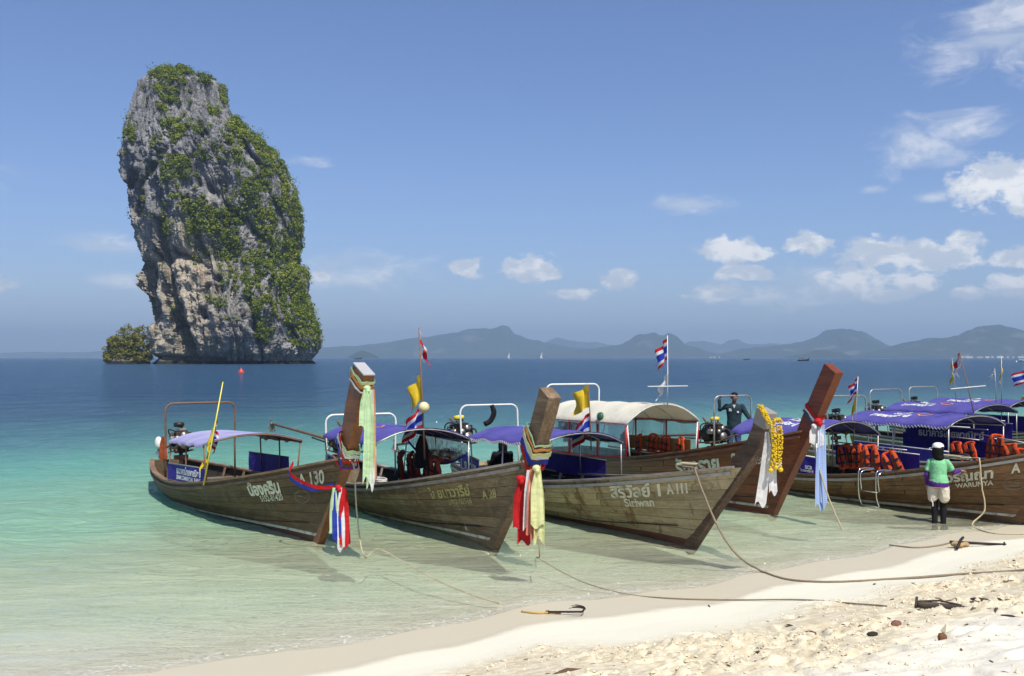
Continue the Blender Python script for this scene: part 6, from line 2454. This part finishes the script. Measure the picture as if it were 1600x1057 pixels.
# local +x is on the viewer's left after the turn; the raised arm is there
mshA, melA, mwrA = (.195, 0, 1.38), (.36, -.02, 1.30), (.37, .02, 1.56)
mshB, melB, mwrB = (-.195, 0, 1.38), (-.34, .06, 1.14), (-.46, .20, 1.00)
limb(mb, [mshA, melA, mwrA], [.058, .043, .031])
limb(mb, [mshB, melB, mwrB], [.058, .043, .031])
hand(mb, mwrA, (-.2, 0, 1), 1, (-1, .3, 0), .95, 1.1)
hand(mb, mwrB, (-.6, .6, -.4), -1, (0, 0, -1), .6, 1.1)
mhc = (0, .02, 1.605)
Rm = head(mb, mhc, R(22), 1.08)
remesh_obj(mb, 'body', SKIN_M, man, .0065, 3)
face_features(man, mhc, Rm, 1.08)
mb = MB()
fd = Rm @ Vector((0, 1, 0))
for k in range(60):
    rn = random.Random(k)
    a = rn.uniform(0, 6.28)
    e_ = rn.uniform(.12, 1.5)
    d_ = Vector((math.cos(a) * math.cos(e_), math.sin(a) * math.cos(e_), math.sin(e_)))
    if d_.dot(fd) > .55 and d_.z < .6:
        continue
    mb.ball(Vector(mhc) + Vector((0, -.01, .022)) + d_ * .092, rn.uniform(.022, .034), 7)
mb.ball(Vector(mhc) + Vector((0, -.012, .04)) - fd * .015, .094, 12)
remesh_obj(mb, 'hair', HAIR, man, .010, 1)
mb = MB()
loft(mb, [((0, 0, .80), .19, .14), ((0, 0, .92), .185, .135), ((0, 0, 1.05), .175, .125), ((0, 0, 1.26), .20, .13), ((0, 0, 1.36), .205, .125), ((0, 0, 1.43), .14, .09), ((0, 0, 1.465), .075, .068)])
limb(mb, [mshA, melA, tuple(Vector(melA).lerp(Vector(mwrA), .9))], [.075, .060, .046])
limb(mb, [mshB, melB, tuple(Vector(melB).lerp(Vector(mwrB), .9))], [.075, .060, .046])
shirt = remesh_obj(mb, 'shirt', cloth('dark_teal_shirt', (0.020, 0.040, 0.048), 0.0, 0.85, 0.15), man, .010, 4)
mb = MB()
mb.add([(-.04, .128, 1.43), (.04, .128, 1.43), (0, .137, 1.34)], [(0, 1, 2)])
mb.build('collar_opening', RC['white'], shirt)
text_on('72', lambda a, b: (.10 - a, .139 - .04 * abs(.10 - a), 1.30 + b), .07, PRINTW, shirt, .04, 1.2)
MB().lathe([(.03, 0), (.032, .003), (.0, .004)], 12, (-.09, .134, 1.24), Matrix.Rotation(R(-90), 3, 'X')).build('badge', PRINTG, shirt)
mb = MB()
for sg in (-1, 1):
    limb(mb, [(sg * .09, 0, .88), (sg * .10, .02, .48), (sg * .11, -.01, .12)], [.105, .078, .062])
loft(mb, [((0, 0, .80), .175, .125), ((0, 0, .90), .178, .13)])
remesh_obj(mb, 'jeans', cloth('blue_jeans', (0.06, 0.085, 0.20), 0.0, 0.85, 0.2), man, .011, 3)
tag(man, 'man in dark long-sleeved shirt standing on a stern, one hand on the bar', 'person')
MB().box((-8.05, 0, 0.40), (0.7, 0.8, 0.04)).build('stern_deck', DECKW, BO[5])

# ---- passenger sitting in the third boat, seen dark under the awning
H = HH[3]
ploc = boat_frame(H) @ Vector((-6.95, .15, 0))
pas = empty('person', (ploc.x, ploc.y, .44), R(20))
mb = MB()
loft(mb, [((0, 0, .0), .17, .15), ((0, 0, .12), .17, .12), ((0, 0, .30), .16, .11), ((0, 0, .44), .19, .11), ((0, 0, .50), .13, .085), ((0, .01, .54), .06, .06)])
limb(mb, [(0, .01, .50), (0, .02, .62)], [.055, .05])
for sg in (-1, 1):
    limb(mb, [(sg * .09, 0, .06), (sg * .12, .38, .10), (sg * .12, .42, -.20)], [.085, .06, .045])
    limb(mb, [(sg * .12, .38, -.22), (sg * .12, .52, -.24)], [.038, .03])
    limb(mb, [(sg * .19, 0, .46), (sg * .24, .08, .22), (sg * .12, .28, .16)], [.05, .04, .03])
    hand(mb, (sg * .12, .28, .16), (-.3 * sg, 1, 0), sg, (0, 0, -1), .4)
phc = (0, .02, .69)
Rm = head(mb, phc, 0, 1.0)
remesh_obj(mb, 'body', SKIN_M, pas, .008, 3)
face_features(pas, phc, Rm, 1.0)
mb = MB()
loft(mb, [((0, 0, .02), .185, .14), ((0, 0, .12), .185, .135), ((0, 0, .30), .178, .125), ((0, 0, .44), .205, .125), ((0, 0, .51), .14, .095), ((0, .01, .55), .075, .07)])
for sg in (-1, 1):
    limb(mb, [(sg * .19, 0, .46), (sg * .24, .08, .22), (sg * .13, .26, .16)], [.064, .052, .042])
remesh_obj(mb, 'shirt', BLACKC, pas, .010, 3)
mb = MB()
for sg in (-1, 1):
    limb(mb, [(sg * .09, 0, .06), (sg * .12, .38, .10), (sg * .12, .42, -.18)], [.10, .072, .058])
remesh_obj(mb, 'trousers', BLACKC, pas, .011, 3)
mb = MB()
loft(mb, [((0, -.03, .50), .09, .06), ((0, -.02, .60), .105, .09), ((0, -.005, .70), .10, .105), ((0, 0, .76), .085, .09), ((0, 0, .80), .05, .05)])
remesh_obj(mb, 'hair', HAIR, pas, .010, 3)
tag(pas, 'person in black with long black hair seated in the third boat', 'person')

# ================================================================== ROPES, ANCHORS, BEACH
def hit(px, py):
    """where the line of sight through a photograph pixel meets sand or water level"""
    dx_, dz_ = (px - 800) / 1555.0, -(py - 559) / 1555.0
    y = 4.0
    while y < 60:
        x, z = dx_ * y, CAM_H + dz_ * y
        if z <= max(ground_z(x, y), 0.0):
            return x, y, max(ground_z(x, y), 0.0)
        y += 0.01
    return dx_ * 60, 60, 0.0


GZI = lambda x, y: float(ground_full(np.array([x]), np.array([y]))[0][0])


def sandpt(px, py, up=0.012):
    x, y, z = hit(px, py)
    return (x, y, max(GZI(x, y), -0.02) + up)


def bp(k, q):
    return tuple(boat_frame(HH[k]) @ Vector(q))


g3 = HH[3].gun(0.55)
r_pts = [bp(3, (g3[0] - .35, g3[1] + .02, g3[2] - .02)), bp(3, (g3[0] - .30, g3[1] - .03, g3[2] + .05)), bp(3, (g3[0], g3[1] - .0, g3[2] + .05)), bp(3, (g3[0] + .05, g3[1] - .06, g3[2] + .0))]
a = Vector(r_pts[-1])
b = Vector(sandpt(1195, 896))
for f in (.25, .5, .72, .88):
    q = a.lerp(b, f)
    q.z = a.z + (b.z - a.z) * f - 0.42 * math.sin(math.pi * f) * (1 - .25 * f)
    q.z = max(q.z, 0.02)
    r_pts.append(tuple(q))
r_pts += [tuple(b)] + [sandpt(px, py) for px, py in ((1232, 907), (1300, 911), (1400, 906), (1500, 899), (1600, 893), (1680, 890))]
rope('mooring_rope', r_pts, .016, 'thick mooring rope curving from the pale boat onto the sand', ROPED, 10)
b1 = POST[1]['front']
r_pts = [bp(1, (1.05, -.10, 1.50)), bp(1, (1.32, .02, 1.42)), bp(1, (1.34, .05, .95)), bp(1, (1.38, .08, .42)), bp(1, (1.52, .12, .03)), ]
r_pts += [(lambda q: (q[0], q[1], -.02))(hit(px, py)) for px, py in ((592, 856), (640, 882), (690, 908), (740, 928))] + [sandpt(785, 943, .01)]
rope('mooring_rope', r_pts, .012, 'pale rope from the leftmost bow running under water to the beach', ROPEM, 8)
q0 = bp(2, (1.74, -.1, .48))
r_pts = [q0, (q0[0] + .02, q0[1] - .03, .20), hit(842, 872)[:2] + (-.01,), hit(905, 905)[:2] + (-.02,), sandpt(975, 927), sandpt(1040, 936), sandpt(1140, 939), sandpt(1250, 939), sandpt(1330, 944), sandpt(1385, 949)]
rope('mooring_rope', r_pts, .009, 'thin cord from the ribboned second bow lying across the wet sand', ROPED, 8)
q0 = Vector(bp(4, (1.22, -.12, 1.62)))
q1 = Vector(hit(1318, 829)[:2] + (-.03,))
r_pts = [tuple(q0)] + [tuple(Vector(q0.lerp(q1, f)) - Vector((0, 0, .16 * math.sin(math.pi * f)))) for f in (.25, .5, .75)] + [tuple(q1)]
rope('mooring_rope', r_pts, .014, 'straight pale rope from the mahogany bow slanting into the water', ROPEM, 8)
g5 = HH[5].gun(-.35)
r_pts = [bp(5, (g5[0] - .5, g5[1] + .25, g5[2] + .0)), bp(5, (g5[0] - .1, g5[1] + .03, g5[2] + .06)), bp(5, (g5[0], g5[1] - .05, g5[2] + .0)), bp(5, (g5[0] + .02, g5[1] - .02, g5[2] - .45)), bp(5, (g5[0] + .05, g5[1] + .02, .25)), bp(5, (g5[0] + .0, g5[1] - .25, .0)), ]
r_pts += [sandpt(1540, 832), sandpt(1575, 836), sandpt(1640, 832)]
rope('mooring_rope', r_pts, .014, 'rope hanging over the amber-brown bow beside the woman', ROPEM, 8)
coil = []
for i in range(44):
    a = i * .62
    coil.append(bp(3, (g3[0] - .48 + .15 * math.cos(a) + .004 * i, g3[1] + .10 + .09 * math.sin(a), g3[2] + .05 + .0012 * i)))
rope('rope_coil', coil, .012, 'coil of pale rope on the rail of the pale boat', ROPEM, 2)
coil = []
for i in range(40):
    a = i * .62
    coil.append(bp(5, (g5[0] - .75 + .34 * math.cos(a), g5[1] + .22 + .10 * math.sin(a), g5[2] - .02 + .0015 * i)))
rope('rope_coil', coil, .013, 'coil of rope on the bow of the amber-brown boat', ROPEM, 2)
coil = []
for i in range(36):
    a = i * .66
    coil.append(bp(2, (-3.0 + .20 * math.cos(a), -.85 + .10 * math.sin(a), HH[2].gun(-3.0)[2] + .06 + .0015 * i)))
rope('rope_coil', coil, .012, 'small white rope coil on the rail of the second boat', simple('white_rope', (0.70, 0.67, 0.58), 0.85), 2)

IRON = simple('rusted_black_iron', (0.030, 0.022, 0.018), 0.7, 0.4, 0.4, 20)


def anchor(px, py, yaw, s, label, stock=0.55):
    x, y, z = sandpt(px, py, .0)
    root = empty('anchor', (x, y, z), yaw)
    MB().tube([(-.5 * s, 0, .05), (.5 * s, 0, .02)], .018 * s + .004, 7).build('shank', IRON, root)
    for a in (0, 1, 2, 3):
        t_ = a * math.pi / 2 + .4
        cy, cz = math.cos(t_), abs(math.sin(t_)) * .7 + .1
        MB().tube(path_interp([(-.45 * s, 0, .05), (-.52 * s, cy * .18 * s, .05 + cz * .14 * s), (-.30 * s, cy * .34 * s, .04 + cz * .22 * s), (-.12 * s, cy * .36 * s, .03 + cz * .20 * s)], 4), [.016 * s] * 10 + [.008 * s] * 3, 6).build('fluke', IRON, root)
    pts = [(.52 * s + .05 * s * math.cos(a), .05 * s * math.sin(a), .03) for a in np.linspace(0, 6.0, 12)]
    MB().tube(pts, .008 * s, 6).build('ring', IRON, root)
    tag(root, label, 'anchor', 'anchors on the sand')
    return root


anchor(884, 961, R(165), .42, 'black grapnel anchor with yellow line at the water edge, lower middle')
an = empty('anchor', sandpt(1528, 854, 0.03), R(-8))
MB().tube([(-.42, 0, .03), (.42, .02, .0)], .022, 7).build('shank', IRON, an)
MB().tube([(-.42, -.38, .0), (-.26, 0, .06), (-.1, .42, .03)], .022, 7).build('arm', IRON, an)
MB().tube([(.36, -.08, 0), (.42, .1, .02)], .016, 6).build('stock', IRON, an)
tag(an, 'cross-shaped iron anchor on pale sand near the right edge', 'anchor', 'anchors on the sand')
rope('anchor_line', [sandpt(815, 957), sandpt(840, 960), sandpt(862, 959), sandpt(876, 960)], .012, 'short yellow line tied to the black grapnel anchor', simple('yellow_rope', (0.55, 0.36, 0.09), 0.85), 6)
rope('anchor_line', [hit(1390, 852)[:2] + (.0,), sandpt(1430, 857), sandpt(1465, 854), sandpt(1492, 848), sandpt(1508, 850), sandpt(1512, 854)], .014, 'brown line leading to the cross-shaped anchor', ROPED, 6)
x, y, z = sandpt(1502, 856, .0)
mb = MB()
for i in range(5):
    rn = random.Random(i)
    mb.ball((x + rn.uniform(-.10, .10), y + rn.uniform(-.06, .06), z + .05), rn.uniform(.05, .08), 9, sq=(1.2, 1, .7))
o = remesh_obj(mb, 'rope_heap', simple('tan_fibre', (0.45, 0.30, 0.14), 0.9, 0, 0.3, 30, 0.6, 80), None, .02, 1)
tag(o, 'tan heap of frayed rope at the cross-shaped anchor', 'rope')
x, y, z = sandpt(1486, 948, .0)
drf = empty('driftwood', (x, y, z), R(-14))
DRIFT = wood('charred_driftwood', (0.018, 0.014, 0.011), (0.045, 0.035, 0.028), (0.10, 0.08, 0.06), 0.85, algae=0.0)
MB().tube(path_interp([(-.32, 0, .05), (-.1, .01, .045), (.15, -.01, .03), (.36, .0, -.015)], 4), [.035, .036, .034, .034, .034, .033, .032, .032, .03, .03, .026, .02, .01], 8).build('log', DRIFT, drf)
MB().tube([(-.33, .0, .08), (-.10, .05, .09), (.12, .06, .05)], .010, 6).build('twig', DRIFT, drf)
MB().tube([(-.32, .03, .12), (-.34, -.03, .02)], .014, 6).build('twig', DRIFT, drf)
tag(drf, 'dark half-buried driftwood log on the dry sand', 'driftwood')
HUSK = simple('brown_husk', (0.17, 0.075, 0.03), 0.85, 0, 0.4, 25, 0.6, 60)


def lump(name, px, py, sz, mat, label, cat, sq=(1, 1, .7), seed=1, group=None):
    x, y, z = sandpt(px, py, .0)
    rn = np.random.default_rng(seed)
    rows = []
    for i in range(13):
        a = 2 * math.pi * i / 12
        row = []
        for j_ in range(8):
            b = math.pi * j_ / 7
            r_ = sz * (1 + .35 * (vnoise(np.array([math.cos(a) * 1.5 + seed]), np.array([b * 1.7 + math.sin(a)]), seed)[0] - .5))
            row.append((r_ * math.sin(b) * math.cos(a) * sq[0], r_ * math.sin(b) * math.sin(a) * sq[1], r_ * math.cos(b) * sq[2] + sz * sq[2] * .55))
        rows.append(row)
    o = MB().sheet(rows).build(name, mat)
    o.location = (x, y, z)
    o.rotation_euler = (0, 0, seed)
    tag(o, label, cat, group)
    return o


lump('coconut_husk', 1472, 995, .042, HUSK, 'brown coconut husk on white sand at lower right', 'husk', (1.1, .9, .9), 4)
lump('driftwood_chip', 1530, 943, .06, DRIFT, 'dark flat wood chip just beyond the log', 'driftwood', (1.6, .5, .3), 6, 'wood chips')
lump('driftwood_chip', 1366, 914, .022, DRIFT, 'small dark chip just below the thick rope', 'driftwood', (1.6, .6, .5), 7, 'wood chips')
lump('seaweed_clump', 1558, 939, .055, simple('dry_seaweed', (0.025, 0.02, 0.016), 0.9, 0, .3, 40, .8, 60), 'black clump of dry seaweed beyond the driftwood log', 'seaweed', (1.3, .9, .5), 8)
lump('driftwood_chip', 1575, 960, .03, DRIFT, 'narrow dark chip right of the log', 'driftwood', (2.0, .5, .4), 9, 'wood chips')
lump('coral_lump', 1400, 976, .045, simple('red_brown_coral', (0.20, 0.085, 0.06), 0.85, 0, .3, 30, .6, 60), 'red-brown coral lump on the sand below the driftwood', 'coral', (1.4, .8, .7), 10)
lump('seaweed_clump', 1363, 990, .045, MATS['dry_seaweed'], 'dark scrap of seaweed left of the coral lump', 'seaweed', (1.3, .8, .5), 13)
lump('driftwood_chip', 1108, 948, .025, DRIFT, 'small bent twig alone on the smooth sand', 'driftwood', (2.4, .4, .3), 11, 'wood chips')
rn = random.Random(9)
for i, (px, py) in enumerate([(1095, 958), (1010, 968), (985, 962), (1034, 974), (1076, 981), (1096, 983), (1124, 990), (1152, 995), (1163, 984), (1195, 998), (1080, 1022), (1015, 1010), (1216, 962), (1312, 957), (1425, 930), (1540, 925)]):
    pass

# crumbs of sand and litter too small to count
rg = np.random.default_rng(21)
V_, F_ = [], []
n_ok = 0
px = rg.uniform(620, 1640, 5200)
py = rg.uniform(865, 1075, 5200)


def scatter(n, size, sqz, seed, thr_lo):
    rg = np.random.default_rng(seed)
    X = rg.uniform(-2.6, 10.5, n * 6)
    Y = rg.uniform(5.8, 17.5, n * 6)
    z, s, ro_, lo2 = ground_full(X, Y)
    w = ro_ * (0.25 + 1.5 * np.maximum(fbm(X * 1.1, Y * 1.1, 2, 71) - .35, 0)) + lo2 * thr_lo
    keep = rg.random(len(X)) < w
    X, Y, z = X[keep][:n], Y[keep][:n], z[keep][:n]
    k = len(X)
    ico = np.array([(0, 0, 1), (.9, 0, .1), (.28, .85, 0), (-.72, .52, .1), (-.72, -.52, 0), (.28, -.85, .1), (0, 0, -.6)])
    fc = [(0, 1, 2), (0, 2, 3), (0, 3, 4), (0, 4, 5), (0, 5, 1), (6, 2, 1), (6, 3, 2), (6, 4, 3), (6, 5, 4), (6, 1, 5)]
    sz = size * rg.lognormal(0, .55, k)
    th_ = rg.uniform(0, 6.28, k)
    c_, s_ = np.cos(th_), np.sin(th_)
    jit = rg.uniform(.65, 1.35, (k, 7, 3))
    P_ = ico[None] * jit * sz[:, None, None] * np.array(sqz)
    xr = P_[..., 0] * c_[:, None] - P_[..., 1] * s_[:, None]
    yr = P_[..., 0] * s_[:, None] + P_[..., 1] * c_[:, None]
    V = np.stack([xr + X[:, None], yr + Y[:, None], P_[..., 2] + z[:, None] + sz[:, None] * .15 * sqz[2]], -1).reshape(-1, 3)
    F = (np.array(fc)[None] + (np.arange(k) * 7)[:, None, None]).reshape(-1, 3)
    return V, F


V, F = scatter(9000, .009, (1, 1, .8), 5, .03)
me = bpy.data.meshes.new('sand_crumbs')
fast_mesh(me, V, F, False)
o = link('sand_crumbs', me, simple('sand_crumb', (0.72, 0.62, 0.43), 0.95, 0, .25, 3))
tag(o, 'loose crumbs of sand on the churned part of the beach', kind='stuff')
V, F = scatter(900, .011, (2.2, .5, .4), 6, .22)
me = bpy.data.meshes.new('beach_litter')
fast_mesh(me, V, F, False)
o = link('beach_litter', me, simple('twig_litter', (0.10, 0.06, 0.035), 0.9, 0, .5, 3))
tag(o, 'scattered bits of leaf, twig and shell on the sand', kind='stuff')

# ================================================================== OUT ON THE BAY
x, y = (377 - 800) / 1555 * 200, 200
o = MB().lathe([(.05, -.4), (.55, -.2), (.62, .1), (.40, .5), (.12, .75), (.10, 1.0)], 14).build('mooring_buoy', simple('red_buoy', (0.62, 0.06, 0.03), 0.45))
o.location = (x, y, 0)
tag(o, 'small red buoy floating in front of the rock tower', 'buoy')


def far_sail(px, dist, hgt, label):
    root = empty('sailing_boat', ((px - 800) / 1555 * dist, dist, 0))
    rows = []
    for i in range(9):
        f = i / 8
        w = .14 * hgt * math.sin(math.pi * min(1, .15 + f * .85)) ** .6
        rows.append([(-.42 * hgt + .84 * hgt * f, -w * .6, .09 * hgt), (-.38 * hgt + .78 * hgt * f, 0, -.05 * hgt), (-.42 * hgt + .84 * hgt * f, w * .6, .09 * hgt)])
    MB().sheet(rows).build('hull', WHITEP, root)
    MB().box((-.05 * hgt, 0, .13 * hgt), (.3 * hgt, .10 * hgt, .06 * hgt), taper=.8).build('cabin', WHITEP, root)
    MB().tube([(0, 0, .05 * hgt), (0, 0, hgt)], .012 * hgt, 6).build('mast', WHITEP, root)
    MB().sheet([[(-.01 * hgt, 0, hgt * .95), (-.01 * hgt, .01, .16 * hgt)], [(-.05 * hgt, .02, .9 * hgt), (-.34 * hgt, .03, .17 * hgt)]], .02).build('sail', RC['white'], root)
    tag(root, label, 'sailing boat', 'far sailing boats')


far_sail(796, 2400, 15, 'tiny white sailing boat under the blunt-peaked mountain')
far_sail(847, 2200, 15, 'tiny sailing boat right of the blunt-peaked mountain')
far_sail(660, 2600, 10, 'tiny white boat left of the blunt-peaked mountain')


def far_boat(px, dist, ln, label, mat, wake=True):
    root = empty('motor_boat', ((px - 800) / 1555 * dist, dist, 0))
    rows = []
    for i in range(11):
        f = i / 10
        w = .13 * ln * math.sin(math.pi * min(1, .2 + f * .8)) ** .7
        zz_ = .09 * ln + .10 * ln * f ** 3
        rows.append([(-.5 * ln + ln * f, -w, zz_), (-.5 * ln + .93 * ln * f, -w * .5, -.02 * ln), (-.5 * ln + .93 * ln * f, w * .5, -.02 * ln), (-.5 * ln + ln * f, w, zz_)])
    MB().sheet(rows).build('hull', mat, root)
    MB().box((-.12 * ln, 0, .22 * ln), (.42 * ln, .2 * ln, .025 * ln)).build('roof', mat, root)
    mb = MB()
    for a in (-.3, .06):
        for b in (-.08, .08):
            mb.tube([(a * ln, b * ln, .06 * ln), (a * ln, b * ln, .22 * ln)], .008 * ln, 5)
            mb2 = None
    mb.build('roof_posts', mat, root)
    MB().tube([(.42 * ln, 0, .14 * ln), (.56 * ln, 0, .34 * ln)], .02 * ln, 6).build('prow', mat, root)
    if wake:
        MB().sheet([[(-.5 * ln, -.1 * ln, .03), (-.5 * ln, .1 * ln, .03)], [(-1.5 * ln, -.35 * ln, .03), (-1.5 * ln, .35 * ln, .03)]], .02).build('wake', simple('foam', (0.8, 0.82, 0.82), 0.9), root)
    tag(root, label, 'boat', 'boats far out on the bay')


far_boat(1255, 900, 11, 'small dark longtail boat crossing the bay with a white wake', GREASE)
far_boat(1166, 1300, 9, 'tiny boat on the horizon left of the crossing longtail boat', GREASE)
far_boat(1597, 700, 8, 'tiny pale boat at the far right edge of the bay', WHITEP, False)
far_boat(560, 2000, 16, 'tiny dark boat on the horizon right of the rock tower', GREASE, False)
rn = random.Random(3)
WALLS = [simple('white_render', (0.80, 0.79, 0.75), 0.8), simple('cream_render', (0.66, 0.62, 0.52), 0.8)]
for i in range(22):
    px = [1110, 1116, 1124][i] if i < 3 else rn.uniform(1470, 1610)
    d_ = 6900 if i < 3 else 5400 + rn.uniform(-80, 80)
    w, h_ = rn.uniform(8, 22), rn.uniform(4, 9)
    b = empty('waterfront_building', ((px - 800) / 1555 * d_, d_, 1.0), rn.uniform(-.3, .3))
    MB().box((0, 0, h_ / 2), (w, 12, h_)).build('wall', WALLS[i % 2], b)
    mb = MB()
    mb.add([(-w / 2 - 1, -7, h_), (w / 2 + 1, -7, h_), (w / 2 + 1, 7, h_), (-w / 2 - 1, 7, h_), (-w / 2 - 1, 0, h_ + 2.5), (w / 2 + 1, 0, h_ + 2.5)], [(0, 1, 5, 4), (2, 3, 4, 5), (0, 4, 3), (1, 2, 5), (3, 2, 1, 0)])
    mb.build('roof', simple('pale_roof', (0.5, 0.42, 0.36), 0.8), b)
    if i < 3:
        tag(b, 'white building of the small cluster on the shore below the craggy hill', 'building', 'buildings below the craggy hill')
    else:
        tag(b, 'tiny pale building of the village along the far right shore', 'building', 'village on the far right shore')
# low shore under the village
ridge('shore', 5650, [(1440, 558.4), (1460, 556.6), (1540, 556.4), (1620, 556.2), (1700, 556.6), (1760, 558.4)], 200, 91, 'low green shore behind the far village', 0.4)
